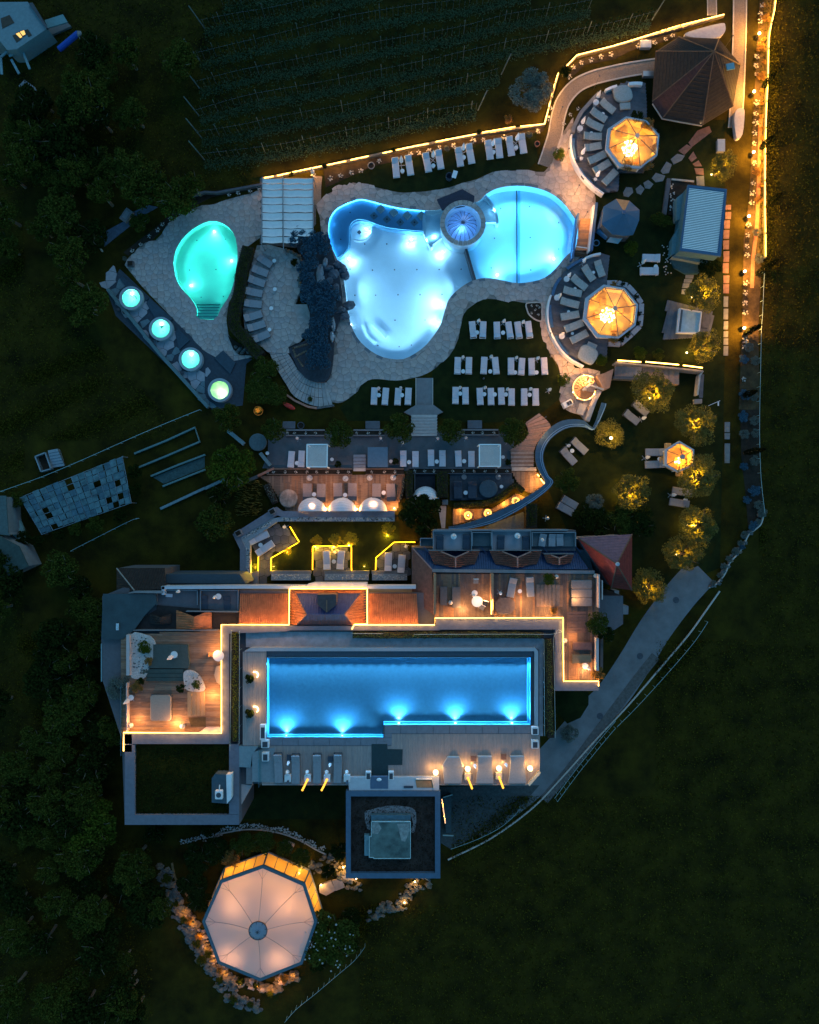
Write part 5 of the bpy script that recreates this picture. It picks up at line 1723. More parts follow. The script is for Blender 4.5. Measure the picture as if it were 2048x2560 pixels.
# footbridge over the pool edge
fb=thing('footbridge','short wooden footbridge with blue side walls at the right end of the main pool','bridge',(*W(q('G',1460,240),0),0))
planks(fb,WP(qs('G',(1440,115),(1530,115),(1500,385),(1400,385)),.6),.6,(1,0),.36,[M_wood,M_deck[2]],'plank',True,.08,.02,4)
for a,b,w_,m_ in(((1425,70),(1375,450),5,M_blue),((1555,0),(1512,390),4,M_white),((1578,-20),(1535,380),6,M_blue)):
 band(qs('G',a,b),w_,.0,1.3,m_,'side_wall',fb)
build(MB().tube(V3(q('G',1405,352),1.3),V3(q('G',1500,365),1.3),.06),'gate_bar',M_white,fb)
for k in range(3):
 band(qs('G',(1395,398+k*14),(1495,408+k*14)),4,0,.45-k*.14,M_deck[0],'step',fb)
# ================================================================ hot tub terrace on the left
ht=thing('hot_tub_terrace','stepped dark deck and pale slabs carrying four glowing round tubs','terrace',(*W((420,850),0),0))
band([(268,722),(395,880),(520,1018)],8,-.2,.6,mat('teal terrace wall',(.08,.14,.15),.8,.15),'retaining_wall',ht)
sheet(WP(qs('E',(1010,540),(1725,1215))+qs('F',(90,1290),(160,1230),(400,1300),(350,1340),(320,1690),(60,1725))+[(525,1015),(290,790)]+qs('E',(900,720)),.03),-.02,.03,mat('navy terrace floor',(.03,.045,.06),.8,.2),'floor',ht)
pale=[qs('E',(815,650),(955,510),(1040,595),(890,725)),qs('E',(905,735),(1010,620),(1070,680),(965,775)),qs('E',(1165,760),(1295,860),(1150,1000),(1130,1020),(1060,960),(940,790),(1010,770),(1110,880)),
  qs('E',(1160,1000),(1245,910),(1290,960),(1190,1055)),qs('E',(1430,1030),(1545,1120),(1375,1290),(1160,1070),(1215,1040),(1300,1130)),qs('E',(1370,1300),(1490,1190),(1535,1235),(1430,1335)),
  qs('E',(1690,1300),(1725,1330),(1725,1500),(1640,1560),(1420,1340),(1470,1300),(1580,1400)),qs('E',(1620,1560),(1725,1450),(1725,1600),(1660,1585)),qs('F',(0,1330),(50,1400),(30,1480),(0,1520)),qs('F',(0,1590),(40,1640),(100,1700),(60,1725),(-60,1640))+[(495,980)]]
for k,P in enumerate(pale):
 h=.12 if k%2==0 else .08
 for c in voronoi_cells(WP(P,h),[],1.15,30+k,.2):
  build(MB().prism(c,.02,h),'slab',mat('pale tub slab',(.27,.27,.29),.85,.1)if k%2==0 else mat('teal tub slab',(.10,.16,.18),.8,.15),ht)
for a,b,d in(((1260,790),(1455,960),95),((1500,1040),(1600,1140),90),((1030,600),(1250,790),60)):
 P=qs('E',a,b,(b[0]-d,b[1]+d*.9),(a[0]-d*.3,a[1]+d*.4))
 sheet(WP(P,.2),.02,.2,mat('navy cover',(.025,.05,.07),.7,.15),'cover_panel',ht)
sheet(WP(qs('F',(80,1290),(155,1225),(260,1330),(215,1425)),.2),.02,.2,mat('navy cover',(.025,.05,.07)),'cover_panel',ht)
tubs=((q('E',1103,785),'first'),(q('E',1354,1043),'second'),(q('E',1605,1300),'third'),(q('F',125,1560),'fourth'))
W_tub=clearmat('tub water',(.55,.95,.85),ior=1.33,bump=.2,bscale=2.5)
for k,(p,o_)in enumerate(tubs):
 z=.75
 c=W(p,z)
 u_=mpx(z)
 t=thing('hot_tub','round glowing hot tub with a pale deck ring, %s from the top of the row'%o_,'hot tub',(c[0],c[1],0),'round hot tubs beside the small pool')
 ri,ro=22.5*u_,29.5*u_
 build(MB().lathe([(ri,z-.05),(ri,z),(ro,z),(ro,0)],0,0,40),'tub_rim',mat('pale tub ring',(.25,.30,.33),.8,.1),t,True,False)
 green=k==3
 mi=mat('tub shell warm',(.62,.72,.50),.6,.03)if green else mat('tub shell',(.50,.78,.70),.6,.03)
 build(MB().lathe([(ri,z-.03),(ri,z-.35),(ri*.55,z-.40),(ri*.5,z-.55),(0.01,z-.56)],0,0,40),'tub_shell',mi,t,True,True)
 build(MB().cyl(.1,-.2,z-.56,z-.53,.06,8),'drain',M_dmetal,t,True)
 build(MB().lathe([(0.0,z-.08),(ri,z-.08)],0,0,40),'tub_water',W_tub,t,True)
 lp=(.0,.62)if not green else(.32,-.42)
 build(MB().cyl(lp[0],lp[1],z-.40,z-.36,.13,12),'underwater_lamp',emat('tub lamp glass',(.9,1,.95),14),t,True)
 lamp('underwater_light',(c[0]+lp[0],c[1]+lp[1],z-.2),60,(.70,.95,.40)if green else(.25,1,.75),.06,t)
 lamp('underwater_light',(c[0],c[1],z-.16),30,(.70,.95,.40)if green else(.25,1,.75),.04,t)  # extra lamp added so light reaches the bowl floor
for k,(x,y)in enumerate(((1000,878),(1045,903),(1072,878),(1278,1148),(1332,1142),(1297,1185),(1533,1412),(1598,1392))):
 a=W(q('E',x,y),.4)
 t=thing('wooden_stool','small dark stool beside the %s hot tub'%('first','first','first','second','second','second','third','third')[k]+(', round' if k in(1,3,6)else ', square' if k in(0,5)else ', tilted'),'stool',(*a,0),'dark stools beside the hot tubs')
 (lambda:build(MB().cyl(0,0,.32,.40,.24,14),'seat',M_dmetal,t,True)if k in(1,3,6)else build(MB().box(0,0,.36,.40,.34,.08,.5),'seat',M_dmetal,t,True))()
 for s in range(3):
  build(MB().cyl(.14*math.cos(s*2.1),.14*math.sin(s*2.1),0,.33,.03,6),'leg',M_dmetal,t,True)
# rocky bed between hedge and tub terrace
rb=thing('rock_bed','black-edged bed with dark rocks at the lower corner of the small pool paving','flower bed',(*W(q('F',300,1220),0),0))
sheet(WP(qs('F',(195,1100),(260,1150),(385,1225),(390,1270),(290,1265),(240,1215)),.06),-.02,.06,M_soil,'soil',rb)
for k in range(9):
 a=W(q('F',262+k*13,1200+(k*37)%50),.1)
 build(MB().blob(a[0],a[1],.15,.25,.2,.2,k),'rock',M_rockg,rb)
tree('shrub','pale spiky plant at the corner of the small pool paving',q('E',1050,455),7,1.0,'grey',cat='shrub',trunk=False)
bx=thing('planter_box','square dark planter at the left corner of the small pool paving','planter',(*W(q('E',1098,495),.4),0))
build(MB().bevbox(0,0,0,.75,.7,.45,.04),'box',M_concd,bx,True)
build(MB().box(0,0,.46,.6,.55,.04),'soil',M_soil,bx,True)
# hedge between the small pool and the patio
hedge('clipped_hedge','thick curving hedge between the small pool and the dark patio loungers',smooth(qs('F',(365,350),(340,450),(310,560),(300,660),(285,760),(262,850),(240,950),(260,1040),(340,1120),(400,1200),(470,1270)),3,False),34,1.5,L_mid,dens=60)
tree('shrub','dark block of shrubs between the stone steps and the hot tub deck',q('F',500,1400),38,2.0,'mid',cat='shrub',sq=1.1)
tree('shrub','dark shrubs beside the lower part of the stone steps',q('F',460,1560),44,1.8,'mid',cat='shrub')
tree('shrub','dark shrubs at the foot of the stone steps',q('F',590,1600),34,1.8,'mid',cat='shrub')
# dark patio loungers
for k,(a,b)in enumerate((((455,450),(572,520)),((405,545),(540,590)),((375,633),(515,680)),((345,738),(495,762)),((335,840),(488,850)),((340,972),(492,925)),((362,1057),(515,1010)),((412,1147),(550,1090)))):
 place(P_grey,q('F',*a),q('F',*b),ISL_Z,2.0,19,.72,'grey lounger on the upper patio, %s from the top of the curve'%ORD[k],'grey loungers curving along the hedge')
for k,p in enumerate(((585,470),(590,710),(560,870),(545,1050))):
 table(q('F',*p),'with a stone top on the upper patio, %s from the top'%ORD[k],ISL_Z,.9)
# sail-roofed pergola
pg=thing('sail_pergola','pergola with pale fabric sail slats in two bays between the pools','pergola',(*W((718,530),0),0))
zp=2.6
gx0,gxm,gxm2,gx1=656,706,708.5,782
ysl=[445,459,474,493,511,531,551,571,591,608]
for i in range(len(ysl)-1):
 for s,(xa,xb)in enumerate(((gx0,gxm),(gxm2,gx1))):
  if s==1 and i==8:
   xb=745
  g=2.6 if(i+s)%3!=1 else 1.4
  mb=MB()
  n=8
  top,bot=[],[]
  for k in range(n+1):
   t_=k/n
   sag=math.sin(t_*math.pi*(1 if s==0 else 2))**2*1.6
   x=xa+(xb-xa)*t_
   za_=zp-.12*math.sin(math.pi*t_)
   top.append((*W((x,ysl[i]+g/2+sag*.6),za_),za_))
   bot.append((*W((x,ysl[i+1]-g/2+sag),za_),za_))
  mid=[((a[0]+b[0])/2,(a[1]+b[1])/2,(a[2]+b[2])/2-.16)for a,b in zip(top,bot)]
  rows_=[top,mid,bot]
  mb.add([p for r_ in rows_ for p in r_],[(r_*(n+1)+k,(r_+1)*(n+1)+k,(r_+1)*(n+1)+k+1,r_*(n+1)+k+1)for r_ in range(2)for k in range(n)])
  build(mb,'sail',mat('sail cloth',(.66,.64,.62),.9,.06,3),pg,sm=True)
for a,b in(((gx0,443),(gx0-2,610)),((gxm+1,443),(gxm+3,622)),((gx1+1,443),(gx1+1,580))):
 bar(MB(),(0,0),(1,0),0,0,1,1)
 build(bar(MB(),W(a,zp),W(b,zp),zp-.05,zp-.05,.09,.12),'beam',M_metal,pg)
 for p in(a,b):
  x,y=W(p,zp)
  build(MB().cyl(x,y,0,zp,.06,8),'post',M_metal,pg)
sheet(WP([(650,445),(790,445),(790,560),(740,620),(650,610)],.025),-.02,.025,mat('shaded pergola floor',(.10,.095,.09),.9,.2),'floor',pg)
# rocky planted island between patio and main pool
isl=thing('rock_island','raised stone-walled planting island between the patio and the main pool','planting bed',(*W((800,760),0),0))
IP=smooth([(742,612),(790,590),(822,610),(838,650),(848,690),(856,740),(852,790),(838,830),(834,880),(828,930),(810,955),(775,950),(750,930),(730,890),(724,870),(765,850),(775,800),(770,760),(750,715),(755,670),(752,640)],2)
build(MB().prism(WP(IP,.55),0,.55),'soil',mat('dark slate soil',(.035,.04,.05),.9,.3),isl)
wallp=smooth(qs('g',(620,815),(700,850),(755,890),(775,960),(765,1060),(748,1110),(775,1180)),6,False)
rp=resample(wallp,7)
for k,p in enumerate(rp):
 a=W(p,.8)
 build(MB().blob(a[0],a[1],.7,.2+.05*(k%3),.2,.25,k,7,4),'wall_stone',M_rock if k%2 else M_rockg,isl)
for k,(x,y,rx_,ry_)in enumerate(((1140,960,12,10),(1175,1010,14,16),(1210,1070,12,12),(1245,1370,16,13),(1010,950,8,14),(960,1050,9,30),(980,1130,7,16),(1090,1560,6,20),(1080,1680,7,16),(1150,1300,7,9),(1050,1000,14,8),(1090,1060,14,14),(1060,1120,10,10),(1120,1190,9,12),(1170,1420,14,9),(1200,1480,14,9))):
 zz=.6 if k not in(1,2,3)else .15
 a=W(q('g',x,y),zz)
 build(MB().blob(a[0],a[1],zz-.1,rx_*mpx(.5),ry_*mpx(.5),.45,k+40,8,5,.25),'boulder',mat('blue-grey boulder',(.06,.08,.105),.85,.25,2)if k not in(4,5,6,7,8)else mat('pale grotto wall',(.20,.24,.28),.8,.2,2),isl)
for k,(x,y,r)in enumerate(((745,665,26),(900,720,24),(980,730,22),(850,830,22),(1000,800,20),(850,1260,30),(960,1290,28),(1060,1280,26),(940,1400,22),(1050,1400,20),(980,1500,18),(860,1680,24),(980,1640,18),(960,1740,22),(1010,1800,16),(800,1000,20),(830,1090,20),(880,950,18),(1000,1180,18),(920,1560,20),(1030,1540,16),(900,1860,20),(960,1900,20),(1000,1950,18),(870,1960,16),(700,720,18),(860,1170,20))):
 tree('yucca','blue-green rosette plant on the rock island, %s from the top'%ORD[k],q('g',x,y),r,2.6,'rosette' if k not in(0,5,11)else 'blue','rosette plants on the rock island',cat='plant',z0=.5,flat=.8)
pd=thing('triangular_planter','dark triangular planter with grey stone kerbs and rocks at the foot of the island','planter',(*W(q('g',800,1900),0),0))
build(MB().prism(WP(smooth(qs('g',(645,1790),(830,1740),(960,1860),(1050,1850),(1040,2010),(900,2060),(780,2030),(700,1930)),2),.5),0,.5),'soil',mat('black soil',(.012,.012,.014),1,.3),pd)
for a,b in(((690,1800),(825,1760)),((690,1800),(715,1880)),((715,1885),(830,1820)),((740,1910),(790,1985))):
 pp=resample(qs('g',a,b),5)
 for k,p in enumerate(pp):
  c=W(p,.6)
  build(MB().blob(c[0],c[1],.55,.16,.16,.14,k,7,4),'kerb_stone',M_rock,pd)
for k in range(8):
 c=W(q('g',830+(k*47)%120,1860+(k*31)%90),.6)
 build(MB().blob(c[0],c[1],.55,.22,.2,.14,k+9,7,4),'rock',M_rockg,pd)
tree('shrub','small green tuft on the bottom of the fan steps',q('F',888,1637),8,.5,'mid',cat='shrub',trunk=False)
tree('shrub','round dark shrub at the upper right of the patio',q('g',705,940),12,1.0,'dark',cat='shrub',trunk=False,z0=.5)
band(qs('F',(690,1600),(760,1650),(870,1700),(945,1712)),5,0,.25,mat('red stone edge',(.35,.16,.11),.8,.2),'rim_edging')['kind']='structure'
band(qs('F',(945,1712),(1010,1700),(1090,1690)),5,0,.25,M_rockg,'rim_edging')['kind']='structure'
# ================================================================ spiral stair, lit stairs, right-hand walkways
ss=thing('spiral_staircase','spiral staircase glowing warm with a lit curved handrail','staircase',(*W(q('d',280,318),0),0))
sc=q('d',277,335)
cxs,cys=W(sc,.6)
us=mpx(.6)
n=17
for i in range(n):
 a0,a1=math.radians(30+320*i/n),math.radians(30+320*(i+1)/n-3)
 z=1.7-1.6*i/n
 P=[(cxs+r*math.cos(a),cys+r*math.sin(a))for r,a in((.12,a0),(28*us,a0),(28.6*us,(a0+a1)/2),(28*us,a1),(.12,a1))]
 build(MB().prism(P,z-.12,z),'step',mat('warm stair tread',(.30,.16,.08),.7,.15),ss)
hr=MB()
pts=[(cxs+29*us*math.cos(math.radians(50+5*k)),cys+29*us*math.sin(math.radians(50+5*k)),2.2-1.2*k/60)for k in range(61)]
for a,b in zip(pts,pts[1:]):
 hr.tube(a,b,.045,n=6)
build(hr,'lit_handrail',emat('handrail glow',(1,.50,.12),6),ss)
build(MB().cyl(cxs,cys,0,2.4,.09,10),'centre_post',M_white,ss)
build(MB().prism(WP(qs('d',(275,340),(335,285),(470,330),(465,345),(345,305),(285,350)),2.2),2.0,2.2),'landing_rail',M_kerb,ss)
build(MB().prism(WP(qs('d',(470,190),(555,150),(520,320),(470,340),(400,210)),1.55),0,1.55),'landing',mat('stair landing',(.22,.14,.10),.8,.15),ss)
for k,a in enumerate((200,235,270,300,330,100,70)):
 x,y=cxs+29*us*math.cos(math.radians(a)),cys+29*us*math.sin(math.radians(a))
 build(MB().blob(x,y,1.3 if a>150 else 2.1,.06,.06,.06,1,8,5,0),'rail_lamp',E_lamp,ss)
lamp('stair_light',(cxs,cys+.3,3.4),70,(1,.55,.18),.2,ss)
lamp('stair_light',(cxs-1.0,cys-.4,2.4),30,(1,.55,.18),.1,ss)
ls=thing('lit_steps','straight flight of pale steps under a warm light strip','steps',(*W(q('d',680,150),0),0))
for i in range(9):
 x0=568+i*27
 build(MB().prism(WP(qs('d',(x0,93+i*3),(x0+26,94+i*3),(x0+22,218+i*3),(x0-6,215+i*3)),.1+.1*i),0,.1+.10*i),'step',mat('pale step',(.42,.32,.26),.8,.12),ls)
for i in range(7):
 x0=818+i*47
 build(MB().prism(WP(qs('d',(x0,120+i*3),(x0+44,122+i*3),(x0+42,262+i*5),(x0-3,258+i*5)),.95),0,.95+.01*(i%2)),'landing_slab',mat('brown landing slab',(.32,.20,.14),.8,.2),ls)
band(qs('d',(575,92),(1160,150),(1360,172)),4,0,1.6,M_conc,'side_wall',ls)
for a in(((590,75),(800,90)),((842,88),(1140,115)),((1178,120),(1352,142))):
 strip(qs('d',*a),1.7,ls,E_led,.12,.06)
build(MB().prism(WP(qs('d',(555,215),(770,225),(765,250),(552,240)),1),0,1.0),'lower_wall',M_concd,ls)
rs=thing('lower_stair_wall','narrow pale wall descending from the end of the lit steps','wall',(*W(q('d',1330,300),0),0))
band(qs('d',(1358,170),(1330,210),(1320,300),(1310,385)),4,0,1.0,M_kerb,'wall',rs)
band(qs('d',(1352,200),(1345,300),(1340,410)),9,0,.1,M_bdeck[0],'gutter',rs)
sheet(WP(qs('d',(1275,425),(1350,420),(1350,460),(1280,465)),.4),0,.4,M_conc,'block',rs)
gp=thing('sign_post','thin pale angled post right of the garden wall block','post',(*W(q('d',1410,480),0),0))
build(bar(MB(),W(q('d',1405,483),.5),W(q('d',1510,438),.5),.5,.5,.05,.05).box(*W(q('d',1495,465),.5),.5,.14,.5,.06),'bar',M_white,gp)
# walkway canopy: a straight arm coming down, a half circle, and a tail running left
wk=thing('walkway_roof','long dark blue curved walkway roof sweeping from the spiral stair to the hotel','walkway roof',(*W(q('K',1250,300),0),0))
zk=1.6
Mk=mat('navy walkway roof',(.04,.085,.13),.5,.15,1.0)
cen=qs('d',(470,380),(420,480),(360,610))
def band2(L,Rr,z0,z1,m,nm,par):
 n_=min(len(L),len(Rr))
 return build(MB().ribbon(WP(L,z1),WP(Rr,z1),z0,z1),nm,m,par)
OUT_=qs('K',(1620,-60),(1600,0),(1545,150),(1480,95),(1390,80),(1290,92),(1200,140),(1120,220),(1070,310),(1060,400),(1075,480),(1115,560),(1140,625),(1040,700),(950,755),(800,830),(640,900),(450,965),(330,985))
INN_=qs('K',(1660,-50),(1640,10),(1560,165),(1480,150),(1400,145),(1320,160),(1240,205),(1180,260),(1140,330),(1125,400),(1140,480),(1175,560),(1215,610),(1150,690),(1000,800),(850,890),(700,960),(500,1005),(330,1012))
SO,SI=smooth(OUT_,4,False),smooth(INN_,4,False)
for i in range(0,len(SO)-1,2):
 j=min(i+2,len(SO)-1)
 g=.02
 a,b,c,d=SO[i],SO[j],SI[j],SI[i]
 a2=(a[0]+(b[0]-a[0])*g,a[1]+(b[1]-a[1])*g)
 d2=(d[0]+(c[0]-d[0])*g,d[1]+(c[1]-d[1])*g)
 build(MB().ribbon(WP([a2,b],zk),WP([d2,c],zk),zk-.2,zk),'roof_panel',Mk,wk)
band([lerp2(a,b,.12)for a,b in zip(SI,SO)],1.6,zk,zk+.12,mat('pale blue trim',(.18,.30,.42),.5,.1),'edge_trim',wk)
band([lerp2(a,b,.34)for a,b in zip(SI,SO)][6:],1.4,zk,zk+.08,mat('pale blue trim',(.18,.30,.42)),'edge_trim',wk)
for i in range(4,len(SO),6):
 v=V3(lerp2(SO[i],SI[i],.5),zk)
 build(MB().cyl(v.x,v.y,0,zk-.2,.07,8),'post',M_dmetal,wk)
wl=thing('lit_retaining_wall','pale orange retaining wall between the spiral stair plaza and the walkway','wall',(*W(q('K',1510,40),0),0))
band(qs('d',(430,345),(385,430),(318,618)),12,0,.6,mat('pale render',(.48,.40,.34),.8,.08),'wall',wl)
band(qs('d',(250,560),(285,470)),18,0,.5,mat('pale render',(.48,.4,.34)),'wing',wl)
cart=thing('bar_cart','white box cart with two black openings at the foot of the spiral stair','cart',(*W(q('d',140,465),.6),0),rz=math.radians(28))
build(MB().bevbox(0,0,0,1.2,.75,.8,.05),'body',M_white,cart,True)
for s in(-1,1):
 build(MB().box(.2+s*.17,-.03,.81,.3,.45,.05),'hatch',M_dmetal,cart,True)
tree('shrub','bright leafy bush on the lit plaza left of the spiral stair',q('d',108,250),19,1.5,'bright',cat='shrub',trunk=False)
tree('shrub','bright leafy bush between the lounge island and the lit steps',q('d',445,85),15,1.4,'bright',cat='shrub',trunk=False)
lamp_p=thing('path_lamp','hidden low lamp lighting the curved plaza below the lower round terrace','lamp',(*W(q('G',1440,1370),.3),0))
for k,(tl,x,y,z,pw)in enumerate((('G',1330,1330,2.4,60),('G',1500,1470,2.4,85),('G',1190,1080,2.4,30),('C',1430,1560,2.4,70),('C',1345,1250,2.2,55),('C',1290,900,2.6,34),('C',1600,640,2.6,30),('G',1500,60,2.4,45),('D',1000,300,2.6,18),('K',1150,60,2.6,14),('K',1120,200,2.6,12),('d',1000,330,2.4,16))):
 a=W(q(tl,x,y),z)
 t=thing('post_lamp','slim warm post lamp %s'%('on the lit plaza below the lower round terrace','beside the lit plaza and the spiral stair','on the narrow path by the fan-shaped bed','on the paving where the upper terrace meets the pool','at the foot of the curved garden path','halfway up the curved garden path','near the top of the curved garden path','at the footbridge entrance','on the right path beside the dark pavilion','on the paved ramp above the dining deck','halfway down the paved ramp','on the slab landing below the lit steps')[k],'lamp',(a[0],a[1],0),'slim post lamps')
 build(MB().cyl(0,0,0,z-.06,.022,6),'pole',M_dmetal,t,True)
 build(MB().cyl(0,0,z-.02,z+.03,.09,10),'lamp_hood',M_dmetal,t,True)
 build(MB().cyl(0,0,z-.07,z-.02,.05,10),'lamp_glass',E_soft,t,True)
 lamp('bulb',(a[0],a[1],z-.12),pw*14,(1,.45,.13),.05,t)
bpy.data.objects.remove(lamp_p)
# ================================================================ right garden: trees, loungers
for k,(p,rp_,lp)in enumerate(((('d',905,345),52,('d',878,415)),(('d',1300,645),52,('d',1222,632)),(('d',1320,1120),58,('d',1235,1132)),(('d',712,1255),48,('d',610,1250)),(('d',1312,1560),53,('d',1215,1553)),
        (('H',745,760),43,('H',650,778)),(('H',755,1190),38,('H',612,1245)),(('D',920,1400),34,('D',820,1467)),(('L',290,1490),48,None),(('L',575,1210),50,None))):
 where=('below the lit steps','right of the garden lawn','beside the small hexagonal pavilion','in the middle of the garden','right of the tilted lounger pair','below the louvred cabin','above the end of the lit steps','above the louvred cabin','beside the red roof','above the start of the road')[k]
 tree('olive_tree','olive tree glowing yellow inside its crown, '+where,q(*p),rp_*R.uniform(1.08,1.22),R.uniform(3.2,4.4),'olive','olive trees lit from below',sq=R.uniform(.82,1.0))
 c=W(q(*p),2.2)
 if lp:
  g=ground_lamp(q(*lp),'bright spot lamp at the foot of the olive tree '+where,70)
  o=g
  lamp('crown_light',((c[0]+wloc(o).x)/2,(c[1]+wloc(o).y)/2,.9),9000,(1,.50,.03),.15,o,spot=math.radians(140),target=(c[0]+.4,c[1],3.4))
 else:
  g=thing('spot_lamp','buried spot lamp under the olive tree '+where,'lamp',(c[0],c[1]-.3,0),'spot lamps under the garden trees')
  build(MB().cyl(0,0,0,.2,.09,10),'body',M_dmetal,g,True)
  build(MB().cyl(0,0,.2,.23,.07,10),'lamp_glass',E_lamp,g,True)
  lamp('crown_light',(c[0],c[1]-.3,.8),4500,(1,.50,.03),.15,g,spot=math.radians(140),target=(c[0],c[1]-.3,5))
tree('ball_tree','dense round tree with a bright lamp glowing through its top left of the garden',q('d',515,738),42,2.9,'ball')
a=W(q('d',530,773),3.3)
g=thing('garden_lamp','bright lamp on a post standing in the dense round tree','lamp',(a[0],a[1],0))
build(MB().cyl(0,0,0,3.25,.04,8),'pole',M_dmetal,g,True)
build(MB().blob(0,0,3.35,.16,.16,.16,1,12,7,0),'lamp_globe',E_lamp,g,True)
lamp('bulb',(a[0],a[1],4.0),900,(1,.52,.06),.06,g)
pairs=[('H',((375,455),(225,455),),((365,565),(210,568)),'left of the cabin porch',P_pale),('d',((720,455),(850,560)),((640,545),(770,640)),'below the lit steps under the first olive',P_grey),
  ('d',((170,785),(300,905)),((80,870),(205,1000)),'inside the walkway half circle',P_grey),('d',((1010,905),(828,905)),((1010,1010),(825,1015)),'left of the small hexagonal pavilion',P_grey),
  ('d',((1245,1275),(1068,1245)),((1225,1375),(1048,1345)),'in the lower garden between olives',P_grey),('d',((85,1310),(225,1385)),((40,1370),(185,1450)),'beside the dark shrubs above the balconies',P_grey)]
for tl,a,b,wh,pr in pairs:
 for k,(h,f)in enumerate((a,b)):
  place(pr,q(tl,*h),q(tl,*f),0,2.0,19,.72,'%s lounger of the pair %s'%(('upper','lower')[k],wh),'garden loungers standing in pairs')
for tl,x,y,wh in(('H',255,470,'on the lounger pair left of the cabin porch'),('d',835,590,'at the lounger pair below the first olive'),('d',158,838,'at the lounger pair inside the walkway half circle'),('d',868,945,'at the lounger pair left of the small pavilion'),('d',1105,1283,'at the lounger pair in the lower garden'),('K',1168,917,'below the last lounger pair by the shrubs')):
 parasol(q(tl,x,y),wh,s=.9)
for tl,x,y,wh in(('H',350,520,'between the loungers left of the cabin porch'),('d',182,888,'between the loungers inside the half circle'),('d',968,960,'between the loungers left of the small pavilion'),('d',1200,1330,'between the loungers of the lower garden')):
 table(q(tl,x,y),wh)
for k,(tl,x,y,rr_,c,h)in enumerate((('H',140,365,21,'bright',1.3),('H',400,125,36,'mid',1.4),('H',215,1250,20,'bright',1.2),('H',370,1265,19,'mid',1.2),('H',800,520,34,'dark',1.4),('c',945,1615,16,'bright',1.3))):
 tree('shrub',('round yellow-green shrub between the blue hut and the loungers','flat oval shrub left of the louvred cabin','round clipped shrub left of the light strip above the steps','round clipped shrub right of the light strip above the steps','dark shrubs right of the cabin porch','leafy bush behind the lounge island')[k],q(tl,x,y),rr_,h,c,cat='shrub',trunk=False,sq=.5 if k==1 else 1)
for k,(tl,x,y,r_,c,lab)in enumerate((('K',1325,600,36,'mid','round green tree below the walkway half circle'),('K',1030,890,18,'mid','x'),('K',1480,900,42,'dark','dark shrubs left part of the mass above the red roof'),('K',1590,940,44,'dark','dark shrubs middle part of the mass above the red roof'),('L',60,920,44,'mid','dark shrubs right part of the mass above the red roof'),('L',220,950,44,'dark','almost black shrub at the end of the mass above the red roof'),('K',1560,780,26,'grey','pale flowering shrub above the dark mass'))):
 if lab!='x':
  tree('dark_tree' if c!='grey' else 'shrub',lab,q(tl,x,y),r_,2.6,c)
hedge('clipped_hedge','upright green hedge block between walkway tail and lounger pair',qs('K',(1030,790),(1030,1000)),32,1.8,L_mid,dens=60)
# ================================================================ middle sun terrace (between pool lawn and hotel garden)
Mt=mat('blue-grey terrace floor',(.075,.085,.095),.85,.18,.8)
sheet(WP(qs('e',(380,200),(1725,200),(1725,545),(330,520),(380,400))+[],.03),-.02,.03,Mt,'sun_terrace')['kind']='structure'
sheet(WP([(1060,1078),(1262,1078),(1285,1100),(1285,1170),(1060,1170)],.034),-.02,.034,Mt,'sun_terrace')['kind']='structure'
for nm,(x0,x1),lab in(('step',(1025,1093),'wide pale steps from the middle walk down to the sun terrace'),):
 st=thing('garden_steps',lab,'steps',(*W((1059,1060),0),0))
 for k in range(7):
  build(MB().prism(WP([(x0+3,1037+k*7.6),(x1+1,1037+k*7.6),(x1-1,1044.2+k*7.6),(x0+4,1044.2+k*7.6)],.6-.07*k),0,.6-.07*k),'tread',mat('pale tread',(.38,.36,.34),.85,.1),st)
 build(MB().prism(WP([(1010,1030),(1040,1012),(1084,1012),(1108,1030),(1090,1038),(1026,1038)],.55),0,.55),'landing',M_conc,st)
def planter_run(tl,pts,y0,y1,z,lab,flowers,zf=.3,edge=M_conc,s=.75):
 x0,x1=pts
 t=thing('flower_trough',lab,'planter',(*W(q(tl,(x0+x1)/2,(y0+y1)/2),z),0))
 build(MB().prism(WP(qs(tl,(x0,y0),(x1,y0),(x1,y1),(x0,y1)),z-.1),0,z-.1),'soil',M_soil,t)
 band(qs(tl,(x0,y0),(x1,y0)),3.5,0,z+.02,edge,'edge',t)
 band(qs(tl,(x0,y1),(x1,y1)),2.2,0,z,edge,'edge',t)
 for k,x in enumerate(flowers):
  a=W(q(tl,x,(y0+y1)/2+3),z+.15)
  put(P_flower,(*a,z-.1),k*1.3,s,'white flower clump %s from the left in the %s'%(ORD[k],lab),'white flowers in the '+lab)['category']='flowers'
 return t
planter_run('e',(535,868),190,235,.4,'trough at the upper left of the sun terrace',(548,608,705,790))
planter_run('e',(1115,1385),190,235,.4,'trough left of the wide garden steps',(1145,1245,1345))
planter_run('K',(440,750),170,212,.4,'trough right of the wide garden steps',(455,535,615,712))
planter_run('e',(370,1105),525,572,.35,'long trough above the warm wooden deck',(375,427,528,620,716,800,888,985,1075),edge=M_deck[1])
planter_run('e',(1222,1555),525,572,.35,'trough right of the small steps on the wooden deck',(1275,1385,1475),edge=M_deck[1])
planter_run('K',(0,860),492,538,.35,'long trough above the dark right deck',(45,128,205,365,462,545,638,732,822),edge=M_concd)
for k,(tl,x,y,r)in enumerate((('e',425,185,30),('e',1000,230,36),('e',1515,180,38),('K',345,175,32),('K',870,180,36))):
 tree('feather_tree','rounded tree in the line above the sun terrace, %s from the left'%ORD[k],q(tl,x,y),r*1.15,3.0,'mid','trees lining the sun terrace')
